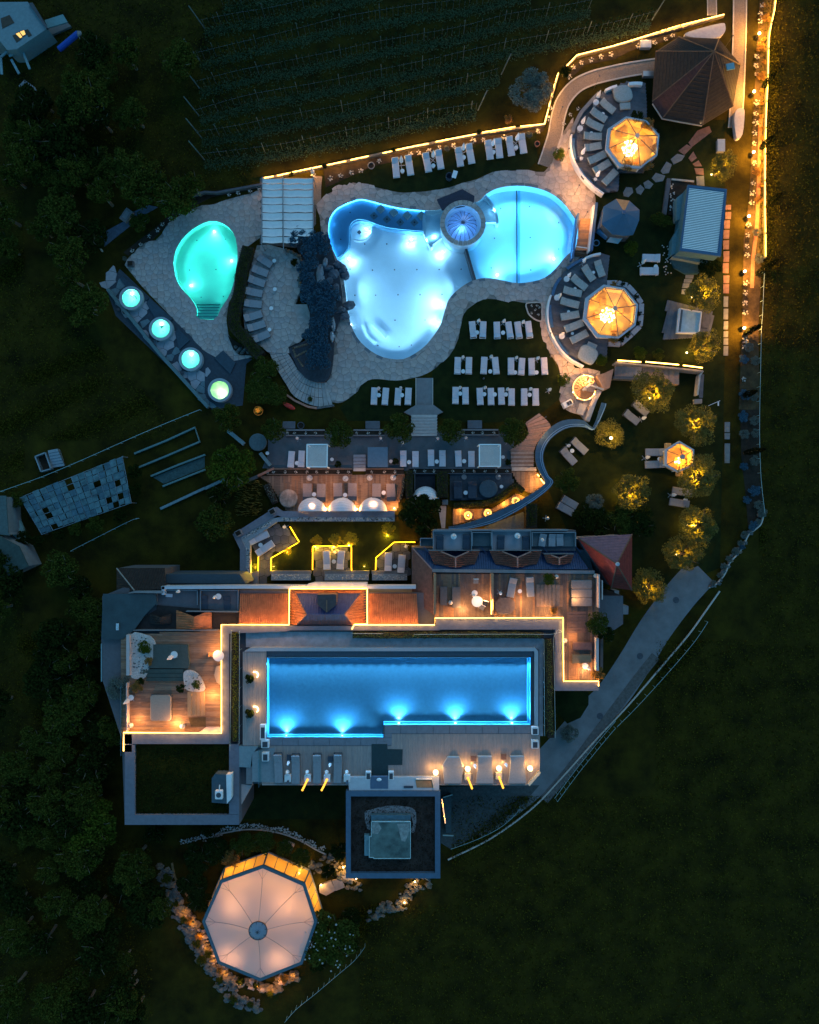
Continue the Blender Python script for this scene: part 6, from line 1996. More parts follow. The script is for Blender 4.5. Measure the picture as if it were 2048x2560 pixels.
for k,(tl,a,b)in enumerate((('e',(578,515),(585,372)),('e',(670,515),(678,372)),('e',(1549,372),(1549,512)),('e',(1650,372),(1650,512)),('K',(48,348),(50,484)),('K',(178,342),(178,482)),('K',(279,345),(279,484)),('K',(411,348),(413,484)),('K',(518,348),(520,484)))):
 if tl=='K' and k==4:
  continue
 h,f=(a,b)if k>1 else(a,b)
 place(P_pale,q(tl,*h),q(tl,*f),0,2.0,16,.72,'white lounger in the row on the sun terrace, %s from the left'%ORD[k-(1 if k>4 else 0)],'white loungers on the sun terrace')
for tl,x,y,wh in(('e',630,475,'first'),('e',1597,467,'second'),('K',230,438,'third'),('K',460,434,'fourth')):
 table(q(tl,x,y),'between loungers of the sun terrace, %s from the left'%wh)
for tl,x,y,wh in(('e',627,258,'below the upper left trough of the sun terrace'),('e',1352,258,'at the trough left of the wide steps'),('e',1540,298,'under the tree left of the wide steps'),('K',240,240,'right of the wide steps'),('K',478,234,'below the trough right of the wide steps'),('K',835,265,'under the rightmost tree of the sun terrace')):
 parasol(q(tl,x,y),wh,s=.8)
def louver_box(tl,quad,lab,n=24):
 t=thing('louvred_pergola',lab,'pergola',(*W(q(tl,sum(p[0]for p in quad)/4,sum(p[1]for p in quad)/4),0),0))
 z=2.5
 Q=WP([q(tl,*p)for p in quad],z)
 for i in range(4):
  j=(i+1)%4
  build(bar(MB(),Q[i],Q[j],z,z,.12,.14),'frame_beam',M_slatw,t)
  build(MB().box(Q[i][0],Q[i][1],z/2,.11,.11,z),'post',M_slatw,t)
 for k in range(n):
  t0,t1=(k+.15)/n,(k+.75)/n
  a,b,c,d=lerp2(Q[0],Q[3],t0),lerp2(Q[1],Q[2],t0),lerp2(Q[1],Q[2],t1),lerp2(Q[0],Q[3],t1)
  build(MB().add([(*a,z+.01),(*b,z+.01),(*c,z+.09),(*d,z+.09),(*a,z-.01),(*b,z-.01),(*c,z+.07),(*d,z+.07)],[(0,1,2,3),(7,6,5,4),(0,4,5,1),(1,5,6,2),(2,6,7,3),(3,7,4,0)]),'slat',M_slatw,t)
 return t
louver_box('e',((718,315),(893,315),(890,508),(716,508)),'white louvred pergola on the left of the sun terrace')
louver_box('K',((588,295),(765,295),(765,478),(588,478)),'white louvred pergola on the right of the sun terrace')
gb=thing('blue_canopy','flat translucent blue canopy beside the small terrace steps','canopy',(*W(q('e',1325,425),0),0))
build(MB().prism(WP(qs('e',(1240,338),(1412,336),(1414,510),(1240,510)),1.4),1.35,1.4),'roof_sheet',mat('blue grey sheet',(.11,.15,.19),.5,.1),gb)
for p in((1245,345),(1408,343),(1408,505),(1245,505)):
 x,y=W(q('e',*p),1.35)
 build(MB().cyl(x,y,0,1.35,.05,8),'post',M_dmetal,gb)
s2=thing('small_steps','small pale flight of steps between the sun terrace and the warm wooden deck','steps',(*W(q('e',1165,450),0),0))
for k in range(5):
 build(MB().prism(WP(qs('e',(1118,402+k*29),(1222,402+k*29),(1222,428+k*29),(1116,428+k*29)),.5-.08*k),0,.5-.08*k),'tread',mat('slate tread',(.19,.21,.24),.8,.1)if k<4 else mat('pale tread',(.38,.36,.34)),s2)
for k,(tl,x,y)in enumerate((('e',932,443),('e',1440,460),('e',375,390),('K',788,400),('K',775,648))):
 a=W(q(tl,x,y),.4)
 put(P_table,(*a,0),0,.85,'small round table %s'%('right of the left louvred pergola','right of the flat blue canopy','beside the large round tree left of the terrace','right of the right louvred pergola','right of the round dark rug bed'[:40])[k],'small round side tables')
for k,(tl,x,y)in enumerate((('e',985,485),('e',1480,460),('K',830,440))):
 tree('shrub','dark low shrub on the sun terrace, %s from the left'%ORD[k],q(tl,x,y),10,.9,'dark',cat='shrub',trunk=False)
for nm,tl,P,lab in(('garden_bench','e',((1220,112),(1345,112),(1345,180),(1222,180)),'flat grey daybed on the small left lawn above the trough'),('garden_bench','K',((490,90),(612,90),(612,160),(485,160)),'flat grey daybed on the right lawn above the trough'),('garden_bench','e',((505,115),(615,115),(615,178),(505,178)),'flat dark daybed left of the round fire bowl')):
 cc=W(q(tl,sum(p[0]for p in P)/4,sum(p[1]for p in P)/4),.4)
 t=thing(nm,lab,'daybed',(*cc,0))
 w_,h_=(P[1][0]-P[0][0])*TILES[tl][2]*mpx(.4),(P[2][1]-P[1][1])*TILES[tl][2]*mpx(.4)
 build(MB().box(0,0,.12,w_*.94,h_*.9,.24),'base',M_dmetal,t,True)
 build(MB().bevbox(0,0,.24,w_,h_,.18,.05),'cushion',M_bdeck[0],t,True)
pot_round(q('e',663,150),0,9,'round dark bowl pot above the trough of the sun terrace',M_dmetal)
# ramp of planks with scattered petals
rp_=thing('plank_ramp','reddish plank ramp fanning down beside the walkway half circle','ramp',(*W(q('K',1060,200),0),0))
fanL=smooth(qs('K',(975,110),(1000,170),(980,240),(900,300),(840,345)),4,False)
fanR=smooth(qs('K',(1090,30),(1190,135),(1120,220),(1070,290),(1045,360)),4,False)
for i in range(16):
 t0,t1=i/16+.004,(i+1)/16-.004
 build(MB().prism(WP([at(fanL,t0),at(fanR,t0),at(fanR,t1),at(fanL,t1)],.3),0,.3+.004*(i%3)),'plank',mat('reddish plank',(.30,.19,.15),.8,.15,3)if i%3 else mat('dusty plank',(.24,.17,.14),.8,.15,3),rp_)
for k,yy in enumerate(range(340,480,17)):
 build(MB().prism(WP(qs('K',(855,yy),(1045,yy),(1050,yy+15.5),(855,yy+15.5)),.28),0,.28-.01*k),'plank',[mat('brown step plank',(.20,.13,.10),.8,.2),mat('pale step plank',(.30,.24,.21),.8,.2)][k%2],rp_)
build(MB().prism(WP(qs('K',(862,486),(1066,486),(1070,516),(862,516)),.25),0,.25),'threshold',mat('pale threshold',(.42,.34,.28),.8,.1),rp_)
od=thing('dining_deck','small triangular wooden deck lit orange below the plank ramp','deck',(*W(q('K',990,600),0),0))
planks(od,WP(qs('K',(860,520),(1070,520),(1100,570),(1140,625),(1030,705),(960,680),(900,600)),.15),.15,(0,1),.20,M_deck,'plank',True,.1,.01,5)
strip(qs('K',(1075,545),(1090,560)),.5,od,E_led,.1,.1)
strip(qs('K',(1102,582),(1136,624)),.5,od,E_led,.1,.1)
a=W(q('K',1070,610),.8)
lamp('deck_light',(*a,1.0),260,(1,.50,.14),.15,od)
# warm wooden deck with the cocoon loungers
wd=thing('cocoon_deck','warm wooden deck with daybeds facing three white half-round canopies','deck',(*W(q('e',950,700),0),0))
planks(wd,WP(qs('e',(290,585),(1555,572),(1560,640),(1525,760),(1490,890),(540,890),(395,650)),.10),.10,(0,1),.20,M_deck,'plank',True,.08,.01,5,limit=285)
for k,(x,y)in enumerate(((725,700),(843,700),(987,700),(1110,700),(1315,700),(1445,700))):
 a,b=q('e',x,790 if k%2==0 or 1 else y),q('e',x,650)
 place(P_bed,q('e',x,805),q('e',x,650),.1,2.4,23,1.0,'brown daybed on the cocoon deck, %s from the left'%ORD[k],'daybeds on the cocoon deck')
for k,(x,y)in enumerate(((777,745),(1045,750),(1378,730))):
 a=W(q('e',x,y),.6)
 put(P_table,(*a,.1),0,1.0,'round pale table between the daybeds of the cocoon deck, %s from the left'%ORD[k],'small round side tables')
for k,(x,y)in enumerate(((738,603),(1048,608),(1257,602),(1460,600))):
 a=W(q('e',x,y),.3)
 t=thing('round_parasol_base','round pale plinth with a folded cloth at the top of the cocoon deck, %s from the left'%ORD[k],'parasol base',(*a,.1),'round plinths on the cocoon deck')
 build(MB().cyl(0,0,0,.12,.36,20),'plinth',M_pebble,t,True)
 build(MB().lathe([(.02,.12),(.11,.2),(.09,.7),(0,1.0)],0,0,12),'folded_cloth',M_para,t,True)
def pod(px,rpx,z,lab,tl='e',group=None,half=True):
 r=rpx*mpx(z+.8)
 a=W(q(tl,*px),z+.5)
 t=thing('cocoon_canopy',lab,'canopy',(*a,z),group)
 n=7
 for k in range(n):
  t0,t1=math.pi*k/n*.5,math.pi*(k+1)/n*.5
  prof_=[]
  mb=MB()
  m=20
  vs=[]
  for(th,bul)in((t0+.01,0),((t0+t1)/2,.03),(t1,0)):
   for j in range(m+1):
    ph=math.pi*j/m
    rr_=(r+bul)
    vs.append((rr_*math.cos(ph),rr_*math.sin(ph)*math.cos(th),rr_*math.sin(ph)*math.sin(th)+.15))
  mb.add(vs,[(i*(m+1)+j,(i+1)*(m+1)+j,(i+1)*(m+1)+j+1,i*(m+1)+j+1)for i in range(2)for j in range(m)])
  build(mb,'canopy_segment',mat('white canopy fabric',(.55,.57,.60),.9,.05,3),t,True,True)
 build(MB().cyl(0,r*.45,0,.3,r*.5,20),'seat',M_ncush,t,True)
 return t
for k,x in enumerate((756,1020,1286)):
 pod((x,890),34.5,.1,'white half-round cocoon canopy on the wooden deck, %s of three from the left'%ORD[k],group='cocoon canopies on the wooden deck')
pod((135,762),34,.1,'fourth white half-round canopy standing alone right of the large tree','K')
for k,(x,y,pw)in enumerate(((885,870,20),(1150,870,20),(1470,865,28),(660,870,14),(1000,800,8))):
 a=W(q('e',x,y),.3)
 t=thing('deck_lantern','small lantern on the cocoon deck, %s'%('between the first and second canopies','between the second and third canopies','right of the third canopy','left of the first canopy','behind the second canopy')[k],'lantern',(*a,.1))
 build(MB().cyl(0,0,0,.22,.12,10),'body',M_dmetal,t,True)
 build(MB().cyl(0,0,.22,.27,.10,10),'lamp_glass',E_soft,t,True)
 lamp('bulb',(*a,.7),pw*9,(1,.46,.12),.08,t)
def round_rug(tl,p,r,z,lab,m):
 a=W(q(tl,*p),z+.4)
 t=thing('round_daybed',lab,'daybed',(*a,z))
 rr_=r*mpx(z+.4)
 build(MB().cyl(0,0,0,.25,rr_*.96,32),'base',M_dmetal,t,True)
 build(MB().lathe([(0,.46),(rr_*.92,.46),(rr_,.38),(rr_,.25)],0,0,32),'cushion',m,t,True)
 return t
for x,y,pw in((620,640,60),(900,640,60),(1170,650,60),(1400,640,70),(760,840,70),(1290,820,60)):
 a=W(q('e',x,y),1.9)
 lamp('deck_light',(*a,1.9),pw*2,(1,.45,.18),.04,wd)  # unseen lamps added to warm the deck between the lanterns
round_rug('e',(556,780),23,.1,'large round brown daybed at the left of the cocoon deck',mat('mottled brown fabric',(.26,.19,.15),.95,.45,1.6))
hedge('ornamental_grass','ornamental grasses along the left slanting edge of the cocoon deck',qs('e',(360,660),(400,740),(440,820)),18,1.0,L_grey,dens=40)
hedge('ornamental_grass','ornamental grasses along the right edge of the cocoon deck',qs('e',(1552,600),(1545,700),(1520,790)),7,.8,L_grey,dens=40)
hedge('clipped_hedge','hedge strip right of the cocoon deck beside the dark alcove',qs('e',(1600,540),(1600,780)),22,1.5,L_mid,dens=50)
hedge('clipped_hedge','hedge strip between the lone canopy and the dark right deck',qs('K',(278,520),(278,740)),32,1.5,L_mid,dens=50)
band(qs('e',(290,585),(430,520)),5,0,.5,mat('brick red wall',(.38,.15,.10),.8,.15),'brick_kerb')['kind']='structure'
band(qs('e',(0,740),(130,660),(290,590)),8,0,.3,M_concd,'path_kerb')['kind']='structure'
bf=thing('slatted_fence_bed','dark bed of tall canes left of the cocoon deck','planting',(*W(q('e',200,780),0),0))
cb_=MB()
for k in range(260):
 a=W(q('e',R.uniform(110,330),R.uniform(620,930)),.5)
 cb_.tube((a[0],a[1],0),(a[0]+R.uniform(-.1,.1),a[1]+R.uniform(-.1,.1),R.uniform(1,2)),.02,n=3)
tag(build(cb_,'canes',mat('cane',(.12,.13,.03),.8,.4),bf),kind='stuff')
# wall band with pebble strip below the deck
gwz=.9
gw=thing('garden_wall','violet-grey wall with a pebble strip framing the hotel garden on the left and top','wall',(*W((640,1290),0),0))
wallpts=qs('J',(290,1440),(295,1330),(300,1180),(245,1060),(410,930),(600,862),(640,882),(1600,882))
WLf=qs('J',(340,1440),(345,1160),(300,1080),(340,1040),(590,895),(650,905),(1600,908))
build(MB().ribbon(WP(qs('J',(295,1465),(298,1180),(235,1050),(560,845),(600,820),(650,855),(1600,855)),gwz),WP(qs('J',(345,1465),(345,1170),(302,1075),(560,920),(610,890),(650,905),(1600,905)),gwz),0,gwz),'wall',mat('violet grey wall',(.17,.165,.19),.85,.12),gw)
build(MB().ribbon(WP(qs('J',(345,1440),(345,1170),(302,1075),(560,915),(650,905),(1600,907)),gwz-.1),WP(qs('J',(383,1440),(383,1150),(370,1110),(610,945),(660,942),(1600,942)),gwz-.1),0,gwz-.1),'pebble_bed',mat('pebble bed',(.27,.28,.29),.9,.35,14,.8,25,detail=2),gw)
for k in range(280):
 t_=R.random()
 if t_<.7:
  p=q('J',R.uniform(650,1600),R.uniform(910,938))
 elif t_<.85:
  s=R.random()
  p=q('J',330+260*s,1075-145*s+R.uniform(-10,10))
 else:
  p=q('J',R.uniform(350,378),R.uniform(1160,1430))
 a=W(p,gwz)
 build(MB().blob(a[0],a[1],gwz-.08,.12,.10,.08,k,5,3),'pebble',M_pebble if k%3 else M_rockg,gw)
for k,(x,y)in enumerate(((568,858),(283,1040))):
 a=W(q('J',x,y),1.2)
 t=thing('square_planter','square zinc planter on the garden wall, %s'%('at the corner of the cocoon deck','at its leftmost corner')[k],'planter',(*a,gwz),rz=.5)
 build(MB().box(0,0,.2,.8,.7,.4),'box',M_conc,t,True)
 build(MB().box(0,0,.41,.6,.5,.03),'soil',M_soil,t,True)
# private garden plots with yellow-lit hedges
Mpl=mat('plot floor',(.07,.075,.085),.9,.2,1)
lawn('hotel_garden_lawn',qs('J',(385,950),(1640,940),(1640,1470),(385,1440)),.02,M_lawn,False)
plots=[(qs('J',(370,1100),(600,955),(690,985),(790,1120),(560,1245),(550,1470),(450,1470),(455,1240)),'left'),(qs('J',(912,1155),(1232,1155),(1232,1470),(912,1470)),'middle'),(qs('J',(1445,1250),(1590,1125),(1725,1122),(1760,1400),(1445,1400)),'right')]
for P,nm in plots:
 t=thing('garden_plot','paved private garden plot, %s of three in the hotel garden'%nm,'patio',(*W(P[0],0),0))
 stones(t,voronoi_cells(WP(P,.06),[],1.0,len(nm),.05),.06,'paving_slab',[M_bdeck[0],M_bdeck[1],Mpl],.04)
def yled(pts,lab):
 w0=V3(pts[len(pts)//2],0)
 t=thing('lit_edging',lab,'lighting',tuple(w0))
 band(pts,2.5,0,.3,M_concd,'kerb',t)
 strip(pts,.34,t,E_ledy,.09,.06,glow=26,gap=16)
 return t
yled(qs('J',(718,985),(795,1115)),'yellow light edging on the upper right side of the left plot')
yled(qs('J',(785,1122),(560,1250),(558,1355)),'yellow light edging below the left plot')
yled(qs('J',(452,1240),(450,1360)),'short yellow light edging at the lower left of the left plot')
yled(qs('J',(908,1350),(910,1155)),'yellow light edging left of the middle plot')
yled(qs('J',(912,1150),(1232,1150)),'yellow light edging above the middle plot')
yled(qs('J',(1236,1155),(1236,1355)),'yellow light edging right of the middle plot')
yled(qs('J',(1440,1350),(1442,1248),(1590,1122)),'yellow slanting light edging left of the right plot')
yled(qs('J',(1592,1118),(1725,1116))+qs('K',(48,1116)),'yellow light edging above the right plot')
L_yg=leafmat('yellow green grass blades',(.14,.13,.015),(.38,.30,.03),.3)
for k,(x,y,r_,pw)in enumerate(((930,1145,17,18),(1088,1145,19,20),(1215,1135,22,24),(1540,1050,20,16),(700,1190,12,10),(425,1320,8,12),(580,1315,6,6),(1345,1312,4,4))):
 t=tree('ornamental_grass','tuft of ornamental grass glowing yellow in the hotel garden, %s'%('left above the middle plot','centre above the middle plot','right above the middle plot','above the right plot','under the left plot edge','in the lower left corner','inside the left plot bend','small one between the middle and right plots')[k],q('J',x+(0 if k>3 else 10),y-(45 if k<4 else 0)),r_,1.0,'gold',cat='grass',trunk=False)
 for ch in t.children:
  if ch.name.startswith('crown'):
   ch.data=crown_mesh('ygrass',2600,.10,101,m=L_yg)
   ch.scale.z=.5
 a=W(q('J',x,y+8),.1)
 build(MB().cyl(a[0],a[1],0,.1,.06,8),'ground_spot',E_lamp,t)
 lamp('ground_light',(a[0],a[1],.35),pw*26,(1,.52,.02),.05,t)
for k,(h,f)in enumerate((((382,1120),(540,1040)),((440,1220),(580,1125)),((1030,1345),(1028,1185)),((1142,1350),(1150,1190)),((1540,1365),(1546,1208)),((1650,1375),(1658,1220)))):
 place(P_pale,q('J',*h),q('J',*f),.06,2.0,18,.72,'pale lounger on the %s private plot, the %s one'%(('left','middle','right')[k//2],('upper' if k==0 else 'lower')if k<2 else('left','right')[k%2]),'pale loungers on the private garden plots')
for x,y,wh in((665,990,'at the top corner of the left private plot'),(1093,1205,'between the loungers of the middle private plot'),(1695,1155,'in the corner of the right private plot')):
 parasol(q('J',x,y),wh,s=.9)
for x,y,wh in((470,1140,'left'),(1088,1280,'middle'),(1600,1320,'right')):
 table(q('J',x,y),'between the loungers of the %s private plot'%wh)
for k,(x0,x1)in enumerate(((560,890),(1010,1380),(1410,1705))):
 t=thing('pebble_planter','long planter filled with pale pebbles in front of the hotel, %s of three from the left'%ORD[k],'planter',(*W(q('J',(x0+x1)/2,1410),0),0))
 build(MB().prism(WP(qs('J',(x0,1385),(x1,1385),(x1,1438),(x0,1438)),.5),0,.5),'pebble_bed',mat('pebble bed',(.27,.28,.29)),t)
 build(MB().prism(WP(qs('J',(x0-5,1358),(x1+5,1358),(x1+5,1384),(x0-5,1384)),.45),0,.45),'ledge',M_conc,t)
 for j in range(60):
  a=W(q('J',R.uniform(x0+6,x1-6),R.uniform(1390,1434)),.5)
  build(MB().blob(a[0],a[1],.5,.11,.09,.07,j,5,3),'pebble',M_pebble,t)
sheet(WP(qs('J',(345,1380),(450,1360),(450,1480),(340,1480)),.4),0,.4,M_conc,'threshold_slab')['kind']='structure'
# ---------------------------------------------------------------- dark right deck
dd=thing('dark_deck','dark deck with two navy daybeds and a round daybed under the right trough','deck',(*W(q('K',560,640),0),0))
planks(dd,WP(qs('K',(340,540),(860,540),(880,610),(760,720),(640,760),(345,765)),.1),.1,(0,1),.22,[mat('navy deck',(.035,.05,.065),.8,.2)],'plank',True,.08,.012,5)
for k,x in enumerate((408,528)):
 place(P_navy,q('K',x,600),q('K',x,750),.1,2.0,22,.72,'navy daybed on the dark deck, the %s one'%('left','right')[k],'navy daybeds on the dark deck')
round_rug('K',(665,668),23,.1,'large round navy daybed on the dark deck',mat('navy fabric',(.05,.08,.10),.95,.15,3))
round_rug('e',(292,295),22,.0,'round blue daybed beside the left tree of the sun terrace',mat('teal fabric',(.06,.11,.13),.95,.15,3))
table(q('K',473,700),'between the navy daybeds of the dark deck')
for k,(x,y)in enumerate(((460,567),(748,568))):
 a=W(q('K',x,y),.3)
 t=thing('round_parasol_base','round pale plinth at the top of the dark deck, the %s one'%('left','right')[k],'parasol base',(*a,.1),'round plinths on the dark deck')
 build(MB().cyl(0,0,0,.12,.33,20),'plinth',M_conc,t,True)
 if k:
  build(MB().lathe([(.02,.12),(.15,.3),(.09,.9),(0,1.3)],.1,.1,12),'folded_cloth',M_para,t,True)
band(qs('K',(45,540),(45,760)),2,0,.8,M_concd,'alcove_edge')['kind']='structure'
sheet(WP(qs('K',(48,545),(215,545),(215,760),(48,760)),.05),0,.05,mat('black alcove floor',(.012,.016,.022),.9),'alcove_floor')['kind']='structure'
hedge('grass_hedge','wavy hedge with its front lit yellow above the orange lounge deck',smooth(qs('K',(375,810),(500,800),(620,795),(740,750),(820,690),(890,640),(960,690)),4,False),15,1.1,L_mid,dens=60)
ol=thing('lounge_deck','narrow wooden lounge deck glowing orange under the wavy hedge','deck',(*W(q('K',600,870),0),0))
planks(ol,WP(qs('K',(365,835),(700,835),(900,705),(985,745),(930,770),(780,830),(620,905),(365,975)),.1),.1,(0,1),.20,M_deck,'plank',True,.08,.012,5)
for k,(x,y)in enumerate(((493,892),(660,872),(895,770))):
 a=W(q('K',x,y),.6)
 t=thing('lounge_table','round pale table with a dark bowl on the orange lounge deck, %s from the left'%ORD[k],'table',(*a,.1),'round tables on the orange lounge deck')
 build(MB().cyl(0,0,.40,.45,.52,28),'table_top',mat('cream table',(.55,.46,.34),.6,.06),t,True)
 build(MB().cyl(0,0,0,.40,.1,10),'stem',M_dmetal,t,True)
 build(MB().lathe([(0,.47),(.2,.47),(.24,.6),(.18,.6),(0,.52)],0,0,16),'bowl',M_dmetal,t,True)
 if k<2:
  build(MB().blob(.02,.02,.6,.05,.05,.05,1,8,4,0),'candle',E_lamp,t,True)
 lamp('candle_light',(a[0],a[1],1.3),190,(1,.42,.04),.06,t)
for x,y in((430,850),(800,790),(960,720)):
 a=W(q('K',x,y),.4)
 lamp('deck_light',(*a,.5),130,(1,.48,.08),.05,ol)
tree('broad_tree','large dark tree between the cocoon deck and the right balconies',q('K',90,880),60,4.2,'dark')
sp_=thing('zinc_planter','square zinc planter below the hedge strip','planter',(*W(q('K',300,780),.6),0))
build(MB().box(0,0,.3,.7,.65,.6).box(0,0,.62,.5,.45,.02),'box',M_conc,sp_,True)
sheet(WP(qs('K',(240,810),(310,810),(300,1000),(270,1000)),.2),0,.2,mat('pale path',(.30,.28,.28),.9,.1),'side_strip')['kind']='structure'
sheet(WP(qs('K',(640,985),(960,860),(985,1010),(620,1010)),.02),0,.02,mat('blue gravel',(.08,.11,.13),.9,.2),'gravel_patch')['kind']='structure'
# ================================================================ left: trees, fence, glass frame, sheds
for k,(x,y,r_,c,lab)in enumerate(((578,1168,66,'bright','broad bright-green tree left of the sun terrace'),(484,462,34,'mid','round tree at the top left of the small pool paving'),(540,1305,52,'mid','green tree left of the hotel garden wall'),(215,760,66,'mid','wide green tree left of the hot tub row'),(155,1425,54,'mid','round tree below the glass-covered frame'),(550,1240,34,'dark','dark tree between the bright tree and the garden wall'),(570,1045,40,'mid','green tree below the last hot tub'),(350,555,30,'mid','lit-edge shrubs behind the small pool bed'),(300,1720,38,'grey','silvery pine spreading over the left roof terrace edge'))):
 tree('broad_tree' if k<7 else 'pine',lab,(x,y),r_,4.5 if k<7 else 2.2,c,z0=0 if k!=8 else 6.5)
nw=0
for k in range(120):
 for _ in range(50):
  p=(R.uniform(-20,640),R.uniform(120,2540))
  if p[0]<190 and p[1]<190:
   continue
  in_=(p[0]<240 and p[1]>1420)or(p[0]<400 and p[1]>2060)or(190<p[0]<470 and 120<p[1]<520)or(p[0]<230 and 250<p[1]<700)or(p[0]<300 and 1780<p[1])
  if in_ and not(p[1]>2400 and p[0]>440):
   break
 else:
  continue
 tree('woodland_tree','dark tree in the unlit woodland left of the hotel',p,R.uniform(32,64),R.uniform(3,6),R.choice(['dark','mid','mid']),'dark woodland trees')
for k,(x,y,r_)in enumerate(((228,2060,74),(205,2130,60),(330,2180,50),(120,2010,56))):
 tree('broad_tree','lush green tree below the grass roof, %s'%('largest and nearest the roof','below the largest','closest to the glass yurt','leftmost')[k],(x,y),r_,5.5,'bright' if k<2 else 'mid')
gf=thing('broken_glasshouse','old tilted glasshouse roof with many missing panes','greenhouse',(*W(q('I',640,700),0),0))
c0,c1,c2,c3=q('I',165,740),q('I',1030,395),q('I',1105,785),q('I',350,1050)
missing={(2,3),(2,4),(7,0),(7,1),(11,2),(14,3),(14,5),(13,6),(2,6),(12,5)}
old_={(2,4),(2,5),(6,2),(7,2),(7,3),(12,1),(11,5),(13,6),(13,5),(14,5),(15,2),(3,6),(4,6),(8,3),(10,0),(5,1),(2,3),(9,4),(12,2),(14,4),(1,5),(0,5),(0,6),(1,6),(15,3)}
zg=1.6
for i in range(16):
 for j in range(7):
  if(i,j)in missing:
   continue
  f=lambda u_,v_:lerp2(lerp2(c0,c1,u_),lerp2(c3,c2,u_),v_)
  g=.003
  ju,jv=R.uniform(-.006,.006),R.uniform(-.012,.012)
  edge=R.uniform(-.03,.02)if j in(0,6)else 0
  P=[f(i/16+g+ju,j/7+.008+jv+(edge if j==0 else 0)),f((i+1)/16-g+ju,j/7+.008+jv+(edge if j==0 else 0)),f((i+1)/16-g+ju,(j+1)/7-.008+(edge if j==6 else 0)),f(i/16+g+ju,(j+1)/7-.008+(edge if j==6 else 0))]
  zz=zg+R.uniform(-.03,.03)
  build(MB().prism(WP(P,zz),zz-.02,zz),'pane',(mat('whitewashed pane',(.06,.12,.135),.6,.4,1.2),mat('blue-grey pane',(.045,.095,.12),.6,.4,1.2),mat('pale dirty pane',(.07,.13,.145),.6,.4,1.2))[R.randrange(3)],gf)
for i in range(9):
 build(bar(MB(),W(lerp2(c0,c1,i/8),zg),W(lerp2(c3,c2,i/8),zg),zg-.1,zg-.1,.06,.06),'rafter',M_metal,gf)
for j in range(8):
 build(bar(MB(),W(lerp2(c0,c3,j/7),zg),W(lerp2(c1,c2,j/7),zg),zg-.17,zg-.17,.05,.06),'purlin',M_metal,gf)
for p in(c0,c1,c2,c3):
 x,y=W(p,zg)
 build(MB().box(x,y,zg/2-.05,.12,.12,zg-.1),'post',M_metal,gf)
for k,p in enumerate(((60,1345),(95,1352),(150,1335),(190,1322),(335,1180),(340,1225),(300,1288),(240,1310),(45,1250))):
 tree('shrub','dark overgrowth along the edge of the broken glasshouse, %s clump'%ORD[k],p,R.uniform(14,26),2.2,R.choice(['mid','dark']),'overgrowth around the broken glasshouse',trunk=False,cat='shrub')
bt=thing('upturned_boat','long pale hull-shaped cover at the left end of the broken glasshouse','boat',(*W(q('I',120,1000),0),0))
build(MB().prism(WP(smooth(qs('I',(85,830),(120,860),(190,1000),(195,1090),(165,1150),(110,1060),(70,900)),3),.6),.1,.5).prism(WP(smooth(qs('I',(95,860),(150,960),(175,1060),(160,1120),(120,1040),(85,920)),3),.6),.5,.7),'hull',mat('teal hull',(.16,.28,.28),.5,.15),bt)
for nm,P,z,m_,lab in(('farm_shed',((-20,725),(50,725),(70,1040),(80,1060),(-20,1050)),3,mat('worn teal roof',(.06,.09,.09),.8,.2),'pale flat roof cut by the left edge above the dark shed'),('farm_shed',((-20,1055),(160,1150),(240,1320),(-20,1440)),3.2,mat('dark slate roof',(.03,.05,.045),.8,.2),'dark slanted shed roof cut by the left edge')):
 t=thing(nm,lab,'shed',(*W(q('I',*P[0]),0),0))
 pp=WP([q('I',*p)for p in P],z)
 build(MB().prism(pp,z-.15,z),'roof',m_,t)
 cx_,cy_=sum(p[0]for p in pp)/len(pp),sum(p[1]for p in pp)/len(pp)
 build(MB().prism([(cx_+(x-cx_)*.95,cy_+(y-cy_)*.95)for x,y in pp],0,z-.15),'wall',M_conc,t)
hb=thing('cold_frame','small open box frame with a stepped lid on the meadow','cold frame',(*W(q('I',360,440),0),0))
Q4=[q('I',295,395),q('I',380,362),q('I',428,498),q('I',345,522)]
for i in range(4):
 band([Q4[i],Q4[(i+1)%4]],3,0,.7,M_metal,'frame_side',hb)
build(MB().prism(WP(Q4,.1),0,.1),'soil',M_soil,hb)
for k in range(6):
 build(MB().prism(WP(qs('I',(405+k*3,345+k*24),(485+k*8,330+k*24),(495+k*7,352+k*24),(410+k*3,368+k*24)),.6),0,.65-.08*k),'lid_step',M_metal,hb)
for k,(pts)in enumerate((((1130,370),(1400,260),(1640,150),(1680,270),(1400,390),(1170,485)),((1270,560),(1500,465),(1725,380)),((1370,645),(1725,505)))):
 band(qs('I',*pts),4,0,.35,mat('teal bed edging',(.09,.17,.17),.8,.15),'bed_edging')['kind']='structure'
sheet(WP(qs('I',(1290,570),(1725,395),(1725,490),(1380,625)),.02),0,.02,mat('teal bed floor',(.035,.07,.07),.9,.3),'bed_floor')['kind']='structure'
band(qs('I',(1350,835),(1725,660)),6,0,.4,mat('blue grey wall',(.13,.20,.22),.8,.15),'low_wall')['kind']='structure'
band(qs('J',(0,665),(160,590)),7,0,.4,mat('blue grey wall',(.13,.20,.22)),'low_wall')['kind']='structure'
band(qs('J',(190,175),(330,290)),9,0,.5,mat('blue grey wall',(.13,.20,.22)),'low_wall')['kind']='structure'
band(qs('J',(465,365),(550,470)),8,0,.5,mat('blue grey wall',(.13,.20,.22)),'low_wall')['kind']='structure'
sheet(WP(qs('E',(840,250),(1060,130),(1110,165),(880,350)),.1),0,.1,mat('navy slab',(.06,.09,.13),.8,.2),'shed_slab')['kind']='structure'
sh=thing('tool_box','small pale lidded box left above the small pool','box',(*W(q('E',1062,85),.5),0),rz=-.6+math.pi/2)
